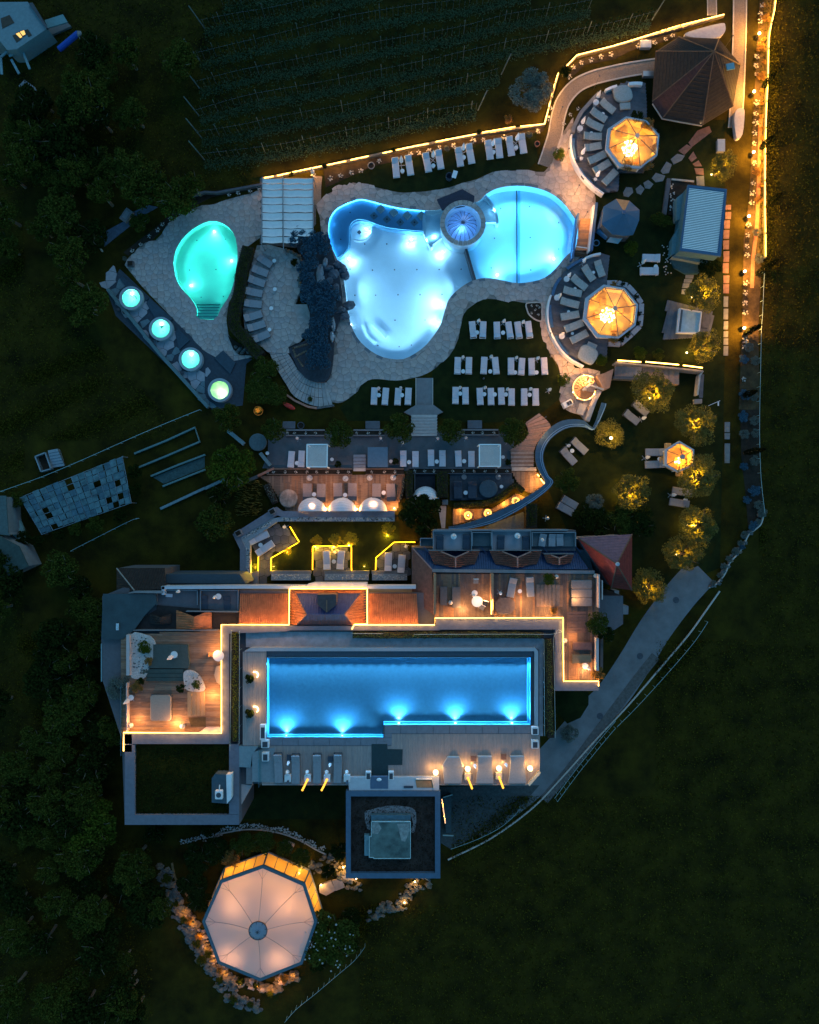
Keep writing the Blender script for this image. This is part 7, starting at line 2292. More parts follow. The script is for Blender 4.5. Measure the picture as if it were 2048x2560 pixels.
build(MB().box(0,0,.25,1.6,.95,.5),'box',M_conc,sh,True)
build(MB().box(0,0,.52,1.0,.5,.05),'lid',M_metal,sh,True)
band(qs('E',(822,250),(825,330),(855,385)),3,0,.4,M_kerb,'curved_edging')['kind']='structure'
sheet(WP(qs('E',(1120,60),(1250,0),(1330,20),(1240,70),(1110,110)),.08),0,.08,mat('navy slab',(.06,.09,.13)),'shed_slab')['kind']='structure'
band(qs('E',(1350,-20),(1725,-110))+qs('B',(100,1620),(480,1550)),5,0,.5,M_concd,'upper_wall')['kind']='structure'
# white farmhouse at the top left
fh=thing('farmhouse','pale house facade with one lit window in the top left corner','house',(*W(q('A',100,200),0),0))
zf=2.4
build(MB().prism(WP(qs('A',(-300,20),(235,15),(400,240),(140,415),(60,420),(0,345),(-300,345)),zf),0,zf),'wall',mat('pale farmhouse render',(.13,.20,.22),.8,.1),fh)
build(MB().prism(WP(qs('A',(270,15),(400,230),(385,235),(235,20)),zf+.4),zf,zf+.3),'gutter',M_dmetal,fh)
slab_=MB().prism(WP(qs('A',(375,170),(530,120),(570,185),(405,235)),1.6),1.45,1.6)
build(slab_,'porch_roof',mat('teal porch roof',(.11,.22,.23),.7,.1),fh)
build(MB().prism(WP(qs('A',(405,235),(570,190),(600,220),(200,400),(180,420)),.3),0,.3),'plinth',M_asph,fh)
for P,e in((((5,155),(80,125),(120,190),(20,240)),False),(((105,300),(150,280),(180,330),(140,358)),False),(((205,255),(235,245),(268,295),(240,310)),False)):
 build(MB().prism(WP([q('A',*p)for p in P],zf+.05),zf,zf+.05),'shutter',mat('brown shutter',(.05,.04,.03),.8,.2),fh)
wn_=build(MB().prism(WP(qs('A',(128,280),(205,250),(222,290),(170,325)),zf+.06),zf,zf+.06),'window',M_dmetal,fh)
for P in(((134,285),(163,272),(188,312),(170,320)),((168,268),(203,255),(216,288),(192,300))):
 build(MB().prism(WP([q('A',*p)for p in P],zf+.07),zf+.06,zf+.08),'lit_pane',emat('lit window',(1,.52,.12),1.3),wn_)
for k,P in enumerate((((75,470),(190,425)),((95,500),(160,620)),((195,440),(250,580)),((5,480),(15,625)),((5,480),(60,430)))):
 build(bar(MB(),W(q('A',*P[0]),1.5),W(q('A',*P[1]),1.5),1.4,1.4,.28,.12),'pergola_beam',mat('blue grey beam',(.13,.22,.24),.8),fh)
pr=thing('folded_sunshade','folded blue sunshade with pale top and thin pole beside the farmhouse','parasol',(*W(q('A',735,525),0),0))
a,b=q('A',660,280),q('A',500,415)
build(MB().tube(V3(a,2.4),V3(b,1.6),.32,.34,10),'canopy',mat('royal blue cloth',(.01,.06,.30),.8,.1),pr)
build(MB().tube(V3(a,2.4),V3(q('A',735,525),.0),.05,n=6),'pole',M_metal,pr)
build(MB().blob(*W(a,2.5),2.4,.4,.35,.25,3),'hood',M_conc,pr)
gd=thing('garden_bench','pale angled garden bench below the farmhouse','bench',(*W(q('A',225,705),0),0))
band(qs('A',(165,730),(210,680)),6,.3,.45,M_conc,'seat',gd)
for k in range(6):
 band(qs('A',(205+k*16,675+k*11),(222+k*16,705+k*11)),3,.3,.45,M_conc,'slat',gd)
# ================================================================ hotel
ZR=8.0
ht_=thing('hotel_building','wide hotel block with roof terraces, tiled roofs and warm light strips','hotel',(*W((800,1680),0),0))
def body(pts,z,m=None,name='wall',z0=0.0):
 return build(MB().prism(WP(pts,z),z0,z),name,m or mat('hotel render',(.09,.09,.10),.85,.1),ht_)
body([(305,1470),(1558,1490),(1558,1560),(1500,1600),(1500,1720),(1345,1720),(1345,1940),(600,1960),(600,2060),(312,2060),(305,1850),(256,1700),(256,1490)],ZR-.9)
Mpar=mat('blue grey parapet',(.115,.125,.155),.8,.12,2)
# --- western roof terrace
wt=WP(qs('M',(345,170),(1190,130),(1190,1000),(345,1000)),ZR-.3)
planks(ht_,wt,ZR-.3,(1,0),.22,M_deck,'deck_plank',True,.1,.012,5,7,290)
def led(pts,z=ZR+.12,m=E_led,w=.075):
 return strip(pts,z,ht_,m,w,.05)
led(qs('M',(368,1150),(368,994),(1192,999),(1192,86),(1700,86))+[(722,1562)])
led([(723,1562),(724,1472)])
led([(725,1471.5),(917,1471.5)])
led([(918.5,1472),(918.5,1560)])
led([(880,1573),(886,1561),(918,1560)])
led([(887,1562),(1087,1562),(1087.8,1545),(1407.5,1544),(1409,1702.8),(1496.5,1702.8),(1496.5,1715)])
def par(L,Rr,z=ZR+.06,m=None,z0=None,name='parapet'):
 return build(MB().ribbon(WP(L,z),WP(Rr,z),ZR-1.2 if z0 is None else z0,z),name,m or Mpar,ht_)
par([(312,1833),(555,1835),(555,1564),(722,1564)],[(312,1860),(573,1860),(573,1584),(722,1578)])
par([(722,1565),(885,1565),(1090,1564),(1090,1548),(1405,1548),(1405,1706),(1497,1706)],[(722,1576),(885,1576),(1100,1576),(1100,1574),(1388,1574),(1388,1727),(1497,1727)])
par([(310,1836),(310,1880)],[(330,1836),(330,1880)])
# grass roof
par([(312,1862),(312,2062)],[(337,1862),(337,2062)])
par([(337,2037),(572,2037),(598,2037)],[(337,2062),(572,2062),(598,2062)])
par([(573,1861),(573,2036)],[(598,1861),(598,2036)])
gr=build(MB().prism(WP([(336,1859),(574,1859),(574,2038),(336,2038)],ZR-.35),ZR-1.2,ZR-.35),'green_roof',M_grass,ht_)
band(qs('M',(440,1100),(440,1680)),3,ZR-.4,ZR-.1,M_concd,'roof_gutter',ht_)
tf=MB()
for k in range(5000):
 a=W((R.uniform(340,570),R.uniform(1864,2034)),ZR-.3)
 quad_leaf(tf,(*a,ZR-.3+R.uniform(0,.15)),.2,R)
tag(build(tf,'roof_grass',L_dark,gr),kind='stuff')
mc=thing('roof_plant_unit','dark box unit with a pale machine on top beside the grass roof','plant unit',(*W(q('M',1190,1470),ZR),ZR-.9))
build(MB().prism(WP(qs('M',(1110,1380),(1140,1345),(1255,1350),(1255,1595),(1110,1585)),ZR+.9),ZR-.9,ZR+.9),'box',mat('dark teal unit',(.04,.07,.09),.7,.1),mc)
build(MB().prism(WP(qs('M',(1232,1352),(1278,1345),(1275,1555),(1238,1595)),ZR+1.0),ZR+.2,ZR+1.0),'side_cover',M_white,mc)
a=W(q('M',1170,1520),ZR+1.3)
build(MB().bevbox(a[0],a[1],ZR+.9,.85,1.0,.5,.1).tube((a[0],a[1]+.3,ZR+1.2),(a[0]+.1,a[1]+1.1,ZR+1.3),.06),'machine',M_white,mc)
build(MB().cyl(a[0],a[1],ZR+1.4,ZR+1.42,.28,14),'fan',M_dmetal,mc)
# terrace furnishings, west
wb=thing('pebble_garden','white pebble garden with small pines on the left roof terrace','planting bed',(*W(q('f',520,1000),ZR),ZR-.3))
build(MB().prism(WP(smooth(qs('f',(385,855),(560,850),(640,890),(675,960),(665,1060),(620,1180),(560,1330),(480,1350),(380,1290)),3),ZR),ZR-.25,ZR-.05),'pebbles',mat('white pebble bed',(.46,.42,.39),.9,.3,9,.9,18,detail=2),wb)
for k in range(150):
 a=W(q('f',R.uniform(395,640),R.uniform(865,1290)),ZR)
 if inside(a,WP(qs('f',(385,855),(640,870),(660,1060),(560,1320),(380,1290)),ZR)):
  build(MB().blob(a[0],a[1],ZR-.05,.11,.09,.07,k,5,3),'pebble',M_pebble if k%4 else M_rockg,wb)
band(qs('f',(362,850),(362,1310)),8,ZR-.9,ZR+.5,mat('rose render',(.46,.36,.34),.8,.06),'side_wall',wb)
wb2=thing('pebble_garden','quarter-round white pebble bed beside the wooden steps on the left roof terrace','planting bed',(*W(q('f',1110,1370),ZR),ZR-.3))
build(MB().prism(WP(smooth(qs('f',(995,1280),(1060,1250),(1150,1290),(1215,1390),(1225,1485),(1060,1490),(1005,1420)),3),ZR),ZR-.25,ZR),'pebbles',mat('white pebble bed',(.60,.56,.53)),wb2)
for k in range(50):
 a=W(q('f',R.uniform(1010,1200),R.uniform(1290,1475)),ZR)
 build(MB().blob(a[0],a[1],ZR,.11,.09,.07,k,5,3),'pebble',M_pebble if k%4 else M_rockg,wb2)
for k,(x,y,r_,c)in enumerate(((550,990,20,'bright'),(600,1150,13,'gold'),(540,1270,8,'grey'),(1140,1410,13,'bright'),(470,1440,18,'gold'),(960,1460,13,'dark'),(510,1380,12,'dark'))):
 tree('dwarf_pine','small shrub on the left roof terrace, %s'%('the large dark one in the upper pebble bed','the golden one at the edge of the upper pebble bed','the tiny pale one at the tip of the upper pebble bed','in the quarter-round pebble bed','the golden tuft beside the silvery pine','the pointed one left of the quarter-round bed','dark one below the upper pebble bed')[k],q('f',x,y),r_,.9,c,cat='shrub',trunk=False,z0=ZR-.1,flat=.5)
st=thing('terrace_stage','raised dark carpet platform with steps on the left roof terrace','platform',(*W(q('f',820,1100),ZR),ZR-.3))
build(MB().prism(WP(qs('f',(650,960),(1040,965),(1060,1190),(1050,1230),(590,1225),(650,1110)),ZR+.05),ZR-.3,ZR+.05),'platform',mat('dark green carpet',(.05,.07,.065),.95,.15),st)
for k in range(3):
 build(MB().prism(WP(qs('f',(570,1238+k*48),(1000,1238+k*48),(985,1282+k*48),(565,1282+k*48)),ZR-.05),ZR-.3,ZR-.02-.07*k),'step',mat('dark green step',(.035,.06,.055),.9,.15),st)
parasol(q('f',830,1115),'on the dark platform of the left roof terrace',ZR,1.0)
table(q('f',895,1070),'white one on the dark platform of the left roof terrace',ZR,1.5)
parasol(q('M',385,740),'over the left edge of the left roof terrace',ZR-.3,1.0)
table(q('M',433,700),'white one by the left edge of the left roof terrace',ZR-.3,1.2)
tb=thing('round_table','white round table with a wooden chair against the light strip','table',(*W(q('M',1165,350),ZR+.5),ZR-.3))
build(MB().cyl(0,0,.7,.75,.62,28),'table_top',M_white,tb,True)
build(MB().cyl(0,0,0,.7,.05,8),'stem',M_metal,tb,True)
ch=thing('wooden_chair','small wooden chair left of the white round table','chair',(*W(q('M',1108,338),ZR+.2),ZR-.3))
build(MB().bevbox(0,0,.4,.5,.5,.08,.03),'seat',M_wood,ch,True)
build(MB().box(-.22,0,.65,.05,.48,.5),'backrest',M_wood,ch,True)
for sx in(-1,1):
 for sy in(-1,1):
  build(MB().box(sx*.2,sy*.2,.2,.05,.05,.4),'leg',M_wood,ch,True)
bd=thing('square_daybed','large square beige daybed in the middle of the left roof terrace','daybed',(*W(q('M',685,785),ZR),ZR-.3))
build(MB().bevbox(0,0,.02,53*mpx(ZR),66*mpx(ZR),.28,.05,r=.15),'base',M_dmetal,bd,True)
build(MB().bevbox(0,0,.30,52*mpx(ZR),65*mpx(ZR),.25,.08,r=.3),'mattress',mat('beige mattress',(.30,.23,.18),.95,.08,6),bd,True)
ws=thing('wooden_steps','orange wooden steps beside the quarter-round pebble bed','steps',(*W(q('M',985,750),ZR),ZR-.3))
for k in range(4):
 build(MB().prism(WP(qs('M',(912+k*35,650),(945+k*35,648),(945+k*35,852),(912+k*35,855)),ZR-.1),ZR-.3,ZR+.15-.09*k),'tread',mat('honey wood',(.34,.20,.10),.7,.15,3,stretch=(6,1,1)),ws)
for k,p in enumerate(((428,935),(865,942))):
 glow_ball(q('M',*p),ZR-.3,.3,'round white ball lamp on the left roof terrace, the %s one'%('left','right')[k],0,M_pebble)
sheet(WP(qs('M',(1060,952),(1190,952),(1190,990),(1005,992)),ZR),ZR-.3,ZR,mat('rose render',(.46,.36,.34)),'bench_ledge',ht_)
sheet(WP(qs('M',(1145,440),(1190,430),(1190,600),(1150,570),(1130,510)),ZR-.1),ZR-.3,ZR-.1,mat('beige mattress',(.30,.23,.18)),'round_mat',ht_)
sheet(WP(qs('M',(915,870),(1060,865),(1060,945),(935,945)),ZR-.28),ZR-.3,ZR-.28,mat('dark mat',(.07,.045,.02),.9),'floor_mat',ht_)
band(qs('M',(345,580),(343,1195)),2,ZR-1,ZR+.3,clearmat('balustrade glass',(.75,.9,.9),.15),'glass_balustrade',ht_)
band(qs('M',(392,580),(392,990)),2,ZR-.3,ZR+.5,mat('rose render',(.46,.36,.34)),'side_wall',ht_)
for(tl,x,y,z,pw)in(('M',800,930,.5,60),('M',1100,700,.6,60),('M',480,900,.5,30),('M',1120,300,.8,30),('K',450,1690,.5,55),('K',640,1600,.6,22),('K',960,1640,.6,40),('K',1400,1600,.8,22),('K',1160,1700,.5,22),('O',1480,480,.4,40),('O',1380,200,.5,18)):
 a=W(q(tl,x,y),ZR+z)
 lamp('terrace_light',(*a,ZR+z),pw*8,(1,.45,.14),.1,ht_)
# left wing roofs and balconies
Mlw=mat('teal flat roof',(.03,.052,.06),.75,.2,.8)
roof_face(ht_,[(p,ZR-.2)for p in qs('f',(80,385),(680,385),(690,490),(560,620),(430,800),(300,900),(60,900))],Mlw,name='flat_roof')
roof_face(ht_,[(q('f',235,90),ZR-2.5),(q('f',780,90),ZR-2.5),(q('f',790,330),ZR-.3),(q('f',440,345),ZR-.3)],M_tiled,None,(0,1),.3,'roof_slope')
roof_face(ht_,[(q('f',235,90),ZR-2.5),(q('f',440,345),ZR-.3),(q('f',235,378),ZR-2.5)],M_tiled,None,(1,0),.3,'roof_slope')
build(bar(MB(),W(q('f',237,92),ZR-2.4),W(q('f',438,345),ZR-.2),ZR-2.4,ZR-.2,.12,.08),'hip_ridge',mat('grey ridge',(.22,.2,.18),.8),ht_)
body(qs('f',(236,95),(780,95),(780,370),(236,370)),ZR-2.7)
par(qs('f',(370,372),(440,350),(760,350)),qs('f',(370,380),(440,375),(760,378)),ZR,M_conc,ZR-.6,'ledge')
sheet(WP(qs('f',(795,160),(1630,160),(1700,270),(790,265)),ZR-3),0,ZR-3,mat('navy ledge roof',(.045,.07,.09),.8,.1),'ledge_roof',ht_)
Mbal=mat('pale balcony floor',(.26,.26,.28),.85,.08,1)
par(qs('f',(742,298),(1725,290))+[(715,1464),(918,1464),(1040,1464)],qs('f',(742,332),(1725,325))+[(715,1472),(918,1472),(1040,1472)],ZR-.1,mat('white coping',(.40,.42,.46),.7,.06),ZR-1.5,'white_ledge')
par([(768,1461),(784,1457),(918,1457)],[(768,1466),(784,1466),(918,1466)],ZR+.1,mat('white coping',(.40,.42,.46)),ZR-1,'white_ledge')
band(qs('f',(762,300),(762,395)),7,ZR-2,ZR-.1,mat('white coping',(.40,.42,.46)),'white_ledge',ht_)
def balcony(tl,quad,z,floor_m,lab,items=()):
 t=thing('balcony',lab,'balcony',(*W(q(tl,sum(p[0]for p in quad)/4,sum(p[1]for p in quad)/4),z),z-.2))
 P=[q(tl,*p)for p in quad]
 build(MB().prism(WP(P,z),z-.25,z),'floor',floor_m,t)
 for i in range(4):
  if i==2:
   continue
  j=(i+1)%4
  band([P[i],P[j]],1.6,z,z+.6,M_metal,'railing',t)
 return t
zb=ZR-1.2
Mbf2=mat('teal balcony floor',(.16,.20,.20),.85,.1,1)
balcony('f',((690,345),(1150,345),(1150,512),(690,512)),zb,Mbf2,'left of the two west balconies with one white lounger')
balcony('f',((1185,345),(1612,345),(1612,582),(1185,582)),zb,Mbal,'right of the two west balconies with two dark loungers')
balcony('K',((200,1022),(522,1022),(522,1182),(200,1182)),zb,Mbal,'first bright balcony of the north row with two dark loungers')
balcony('K',((530,1034),(690,1034),(690,1150),(530,1150)),zb,mat('dark balcony floor',(.05,.08,.09),.8,.1),'narrow dark balcony between the bright north balconies')
balcony('K',((697,1022),(1022,1022),(1022,1182),(697,1182)),zb,Mbal,'second bright balcony of the north row with two dark loungers')
balcony('K',((1034,1034),(1400,1034),(1400,1152),(1034,1152)),zb,mat('slate balcony floor',(.09,.12,.13),.8,.1),'wide dark balcony beside the red roof with pale loungers')
balcony('K',((92,1085),(200,1085),(200,1150),(92,1150)),zb-.5,mat('dark balcony floor',(.05,.08,.09)),'small dark balcony at the left end of the north row')
body(qs('K',(200,1015),(1400,1015),(1400,1190),(200,1190)),zb-.3)
par(qs('K',(205,1008),(1335,1008)),qs('K',(205,1022),(1335,1022)),zb+.5,M_conc,zb-.3,'white_ledge')
BL=[('f',(1240,395),(1240,575),P_navy,'left navy lounger on the right west balcony'),('f',(1502,400),(1502,580),P_navy,'right navy lounger on the right west balcony'),('f',(840,375),(832,512),P_pale,'white lounger on the left west balcony'),
 ('K',(257,1050),(257,1178),P_navy,'left navy lounger on the first bright north balcony'),('K',(474,1050),(474,1178),P_navy,'right navy lounger on the first bright north balcony'),('K',(767,1055),(767,1172),P_navy,'left navy lounger on the second bright north balcony'),('K',(976,1060),(976,1180),P_navy,'right navy lounger on the second bright north balcony'),
 ('K',(1130,1040),(1110,1150),P_grey,'left grey lounger on the wide dark balcony'),('K',(1195,1040),(1190,1150),P_grey,'middle grey lounger on the wide dark balcony'),('K',(1260,1045),(1262,1150),P_grey,'right grey lounger on the wide dark balcony')]
for tl,a,b,pr_,lab in BL:
 place(pr_,q(tl,*a),q(tl,*b),zb,2.0,18,.72,lab,'balcony loungers')
for tl,x,y,wh in(('f',925,360,'on the left west balcony'),('f',1340,425,'on the right west balcony'),('K',378,1060,'on the first bright north balcony'),('K',920,1068,'on the second bright north balcony'),('K',1125,1098,'on the wide dark balcony')):
 parasol(q(tl,x,y),wh,zb,.8)
for tl,x,y,wh in(('f',1393,412,'on the right west balcony'),('K',372,1068,'on the first bright north balcony'),('K',908,1062,'on the second bright north balcony')):
 table(q(tl,x,y),wh,zb,1.3)
# copper roofs in the middle
for a,b,c,d in(([(600,1484),(724,1484),(724,1560),(597,1560)]),([(922,1484),(1042,1484),(1046,1560),(922,1560)])):
 o=build(slab(MB(),[V3(a,ZR-.9),V3(b,ZR-.9),V3(c,ZR-.05),V3(d,ZR-.05)],.15),'copper_roof',M_tile,ht_)
 n_=26
 for k in range(n_):
  t_=(k+.5)/n_
  A_,B_=V3(lerp2(a,b,t_),ZR-.9),V3(lerp2(d,c,t_),ZR-.05)
  build(MB().tube(A_+Vector((0,0,.02)),B_+Vector((0,0,.02)),.085,n=6),'tile_course',M_tile,o)
zh0,zh1=ZR-1.0,ZR+1.3
cq=[(726,1474),(917,1474),(917,1560),(726,1560)]
r0,r1=(770,1548),(860,1548)
ra,rb_,rc,rd=(767,1536),(861,1536),(884,1562),(742,1562)
Moc=mat('orange copper tile',(.34,.12,.05),.6,.2)
zr_=ZR+.9
roof_face(ht_,[((740,1483),zh0+.2),((902,1483),zh0+.2),(rb_,zr_),(ra,zr_)],mat('blue tiled roof',(.03,.05,.14),.6,.15),None,(0,1),.3)
roof_face(ht_,[(cq[0],zh0),(cq[1],zh0),((902,1483),zh0+.2),((740,1483),zh0+.2)],Moc)
roof_face(ht_,[(cq[0],zh0),((740,1483),zh0+.2),(ra,zr_),(rd,ZR),(cq[3],zh0)],Moc,None,(1,0),.3)
roof_face(ht_,[(cq[1],zh0),((902,1483),zh0+.2),(rb_,zr_),(rc,ZR),(cq[2],zh0)],Moc,None,(1,0),.3)
roof_face(ht_,[(ra,zr_),(rb_,zr_),(rc,ZR-.05),(rd,ZR-.05)],mat('maroon slope',(.13,.05,.05),.7,.2),None,(0,1),.3)
for a_,b_ in((cq[0],ra),(cq[1],rb_),(rd,ra),(rc,rb_)):
 build(bar(MB(),W(a_,ZR),W(b_,zr_),zh0+.1 if a_ in cq else ZR,zr_+.05,.12,.08),'hip_ridge',mat('ridge copper',(.2,.1,.06),.7),ht_)
body([(730,1478),(914,1478),(914,1558),(730,1558)],ZR-1.05)
chm=build(MB().prism(WP([(794,1486),(841,1486),(841,1512),(817,1532),(794,1512)],ZR+1.1),ZR-1,ZR+1.1),'dormer',mat('brown dormer',(.075,.05,.05),.8,.15),ht_)
build(bar(MB(),W((817,1500),ZR+1.1),W((817,1530),ZR+1.1),ZR+1.1,ZR+1.1,.12,.06),'dormer_ridge',mat('ridge copper',(.2,.1,.06),.7),chm)
# west dormers
for k,(cx_,cy_,w_,h_,m_)in enumerate((((485),1545,44,28,M_tile),(401,1545,26,16,M_tiled))):
 A_,B_,C_=(cx_-w_,cy_-h_*.7),(cx_,cy_-h_*.1),(cx_+w_,cy_-h_*.7)
 roof_face(ht_,[((cx_-w_,cy_-h_*.2),ZR-.3),(A_,ZR-.4),(B_,ZR+.4),((cx_,cy_+h_),ZR-.2),((cx_-w_,cy_+h_),ZR-.6)],m_,None,(1,0),.3,'dormer_slope')
 roof_face(ht_,[((cx_+w_,cy_-h_*.2),ZR-.3),(C_,ZR-.4),(B_,ZR+.4),((cx_,cy_+h_),ZR-.2),((cx_+w_,cy_+h_),ZR-.6)],m_,None,(1,0),.3,'dormer_slope')
sheet(WP(qs('f',(690,515),(1640,590),(1640,780),(430,795),(560,640),(690,560)),ZR-.7),ZR-1.2,ZR-.7,M_tiled,'roof_field',ht_)
band(qs('f',(425,798),(1380,798)),2,ZR-.8,ZR-.1,M_conc,'gutter',ht_)
band(qs('f',(1020,583),(1610,590)),2,ZR-.8,ZR-.05,M_conc,'gutter',ht_)
for x_,y_,pw_ in((520,1553,40),(620,1554,75),(660,1554,75),(700,1554,75),(745,1500,50),(745,1545,60),(898,1500,50),(898,1545,60),(945,1554,75),(985,1554,75),(1025,1554,75),(790,1480,25),(850,1480,25)):
 lamp('roof_light',(*W((x_,y_),ZR+1),ZR+1.0),pw_,(1,.42,.12),.04,ht_)  # unseen lamps added above the roofs to strengthen the strip light
# left lower annexe
sheet(WP(qs('f',(60,900),(300,895),(300,1310),(70,1310)),ZR-2),0,ZR-2,M_concd,'annexe_roof',ht_)
build(MB().prism(WP(qs('f',(100,998),(168,998),(168,1300),(110,1300),(120,1180)),ZR-1.5),ZR-2,ZR-1.5),'duct',mat('blue duct',(.16,.22,.26),.5),ht_)
band(qs('f',(62,950),(62,1380)),2,ZR-2,ZR-1.2,M_pipe,'railing',ht_)
build(MB().prism(WP(qs('f',(135,910),(192,910),(192,965),(135,970)),ZR-1.4),ZR-2,ZR-1.4),'vent_box',M_conc,ht_)
build(MB().box(*W(q('f',240,760),ZR),ZR-.1,.3,.75,.1),'skylight',mat('pale skylight',(.4,.5,.55),.3),ht_)
# --- east tiled roof, dormers and red roof
ZE=ZR-.2
ez=lambda p,z:(q('K',*p),z)
Mbt=mat('blue glazed tile',(.022,.05,.11),.5,.2,2)
roof_face(ht_,[ez((60,1185),ZE-1.6),ez((1400,1185),ZE-1.6),ez((1510,1345),ZE),ez((190,1345),ZE)],Mbt,None,(0,1),.26)
roof_face(ht_,[ez((25,1165),ZE-1.6),ez((190,1345),ZE),ez((205,1730),ZE),ez((20,1600),ZE-1.6)],mat('brown red tile',(.13,.06,.045),.8,.25,2.5),None,(1,.0),.26)
build(bar(MB(),W(q('K',28,1168),ZE-1.5),W(q('K',188,1343),ZE+.1),ZE-1.5,ZE+.1,.14,.08),'hip_ridge',mat('rose ridge',(.30,.16,.14),.8),ht_)
body(qs('K',(20,1165),(1500,1180),(1560,1400),(200,1600),(20,1600)),ZE-1.8)
band(qs('K',(190,1356),(1560,1370)),8,ZE-.4,ZE+.1,M_conc,'ridge_walk',ht_)
for k,(x0,xm,x1,y0,yr,y1,yb)in enumerate(((160,388,592,1190,1245,1330,1300),(675,910,1115,1190,1245,1330,1300),(1132,1262,1385,1220,1250,1308,1290))):
 zt,zl_=ZE+.5,ZE-.3
 for s,xe in((-1,x0),(1,x1)):
  P=[ez((xe,y0),zl_),ez((xm+(xe-xm)*.55,y0+5),zl_+.2),ez((xm,yr),zt),ez((xm,y1),zt-.3),ez((xe+(xm-xe)*.2,yb),zl_)]
  roof_face(ht_,P,mat('dormer tile',(.12,.045,.03),.8,.3,2.5),None,(1,0),.24,'dormer_slope')
 build(bar(MB(),W(q('K',xm,yr),zt),W(q('K',xm,y1),zt-.3),zt,zt-.3,.16,.08),'dormer_ridge',mat('ridge rose',(.28,.15,.12),.8),ht_)
 for xe in(xm+(x0-xm)*.55,xm+(x1-xm)*.55):
  build(bar(MB(),W(q('K',xe,y0+5),zl_+.25),W(q('K',xm,yr),zt+.05),zl_+.25,zt+.05,.14,.07),'dormer_ridge',mat('ridge rose',(.28,.15,.12)),ht_)
 band(qs('K',(x0,y0-4),(x1,y0-4)),1.6,ZE-1.6,zl_+.15,M_conc,'dormer_gutter',ht_)
for x in(120,600,1120,1400):
 build(bar(MB(),W(q('K',x,1155),ZE-1.3),W(q('K',x+40,1200),ZE-1.2),ZE-1.3,ZE-1.2,.1,.1),'roof_seam',Mbt,ht_)
rr0=thing('red_roof_tower','red and violet hipped roof at the north-east corner of the hotel','tower roof',(*W((1500,1400),0),0))
V_=[q('K',1418,1078),q('L',150,1050),q('L',148,1522),q('K',1700,1500)]
apx2=q('L',22,1300)
zq,zz2=ZR-.5,ZR+2.2
Ms=[mat('violet roof tile',(.085,.065,.10),.75,.2,2.5),M_tiler,mat('dark red roof tile',(.10,.018,.014),.7,.25,2.5),mat('bright red roof tile',(.20,.022,.018),.65,.2,2.5)]
for i in range(4):
 j=(i+1)%4
 a,b,c=V3(V_[i],zq),V3(V_[j],zq),V3(apx2,zz2)
 o=build(slab(MB(),[a,b,c],.15),'roof_slope',Ms[i],rr0)
 ed=b-a
 tag(build(ribs_clip(MB(),[a,b,c],(ed.x,ed.y),.28,.1,.04),'tile_courses',Ms[i],o),kind='stuff')
 build(MB().tube(a,c,.08,n=6),'hip_ridge',mat('ridge tile',(.13,.08,.06)),rr0)
cc=V3(apx2,zz2)
build(MB().prism([(cc.x+(x-cc.x)*.93,cc.y+(y-cc.y)*.93)for x,y in WP(V_,zq)],0,zq-.2),'wall',M_conc,rr0)
build(MB().blob(cc.x,cc.y,zz2+.15,.25,.22,.2,4),'finial',mat('lead cap',(.25,.32,.38),.5),rr0)
sheet(WP(qs('L',(0,1525),(40,1525),(40,1640),(120,1655),(118,1725),(0,1725)),2),0,2,M_conc,'side_block',rr0)
# --- east roof terraces
et=WP(qs('K',(212,1382),(1590,1382),(1590,1725))+[(1497,1700),(1411,1700),(1409,1543),(1088,1543)],ZR-.3)
planks(ht_,et,ZR-.3,(0,1),.24,[mat('dim deck plank',(.11,.08,.065),.8,.25,1.2),mat('dim deck plank two',(.09,.065,.055),.8,.25,1.2),M_deck[0]],'deck_plank',True,.1,.012,6,9,290)
for x0,y0,y1,w_ in((213,1382,1725,5),(698,1382,1725,6),(1598,1390,1670,3),(1625,1440,1600,2)):
 band(qs('K',(x0,y0),(x0,y1)),w_,ZR-.3,ZR+.9,mat('warm wood screen',(.34,.17,.09),.7,.15)if x0<1000 else mat('rose render',(.46,.36,.34)),'screen_wall',ht_)
strip(qs('K',(689,1610),(689,1725)),ZR+.95,ht_,E_led,.06,.05)
strip(qs('K',(700,1600),(700,1690)),ZR+.95,ht_,E_led,.04,.04)
band([(1410,1543),(1412,1700)],2,ZR-.3,ZR,Mpar,'edge',ht_)
def sofa(tl,quad,z,h,m,lab,cat='sofa'):
 P=[q(tl,*p)for p in quad]
 t=thing('lounge_sofa',lab,cat,(*W(P[0],z),z))
 pp=WP(P,z+h)
 cx_,cy_=sum(p[0]for p in pp)/len(pp),sum(p[1]for p in pp)/len(pp)
 build(MB().prism([(cx_+(x-cx_)*.95,cy_+(y-cy_)*.95)for x,y in pp],z,z+h*.5),'base',M_dmetal,t)
 build(MB().prism(pp,z+h*.5,z+h*.9).prism([(cx_+(x-cx_)*.95,cy_+(y-cy_)*.95)for x,y in pp],z+h*.9,z+h),'cushion',m,t)
 return t
M_gs=mat('dark grey sofa',(.09,.085,.085),.95,.15,4)
M_gl=mat('mid grey sofa',(.17,.155,.15),.95,.15,4)
zt_=ZR-.3
sofa('K',((258,1490),(318,1490),(318,1650),(258,1650)),zt_,.4,M_gs,'left dark seat block on the first east roof terrace')
sofa('K',((358,1492),(430,1492),(430,1670),(358,1670)),zt_,.4,M_gs,'right dark seat block on the first east roof terrace')
sofa('K',((720,1620),(760,1585),(840,1580),(890,1620),(890,1680),(850,1725),(750,1725),(715,1680)),zt_,.4,mat('brown grey fabric',(.13,.10,.09),.95,.2,3),'large round brown daybed on the second east roof terrace','daybed')
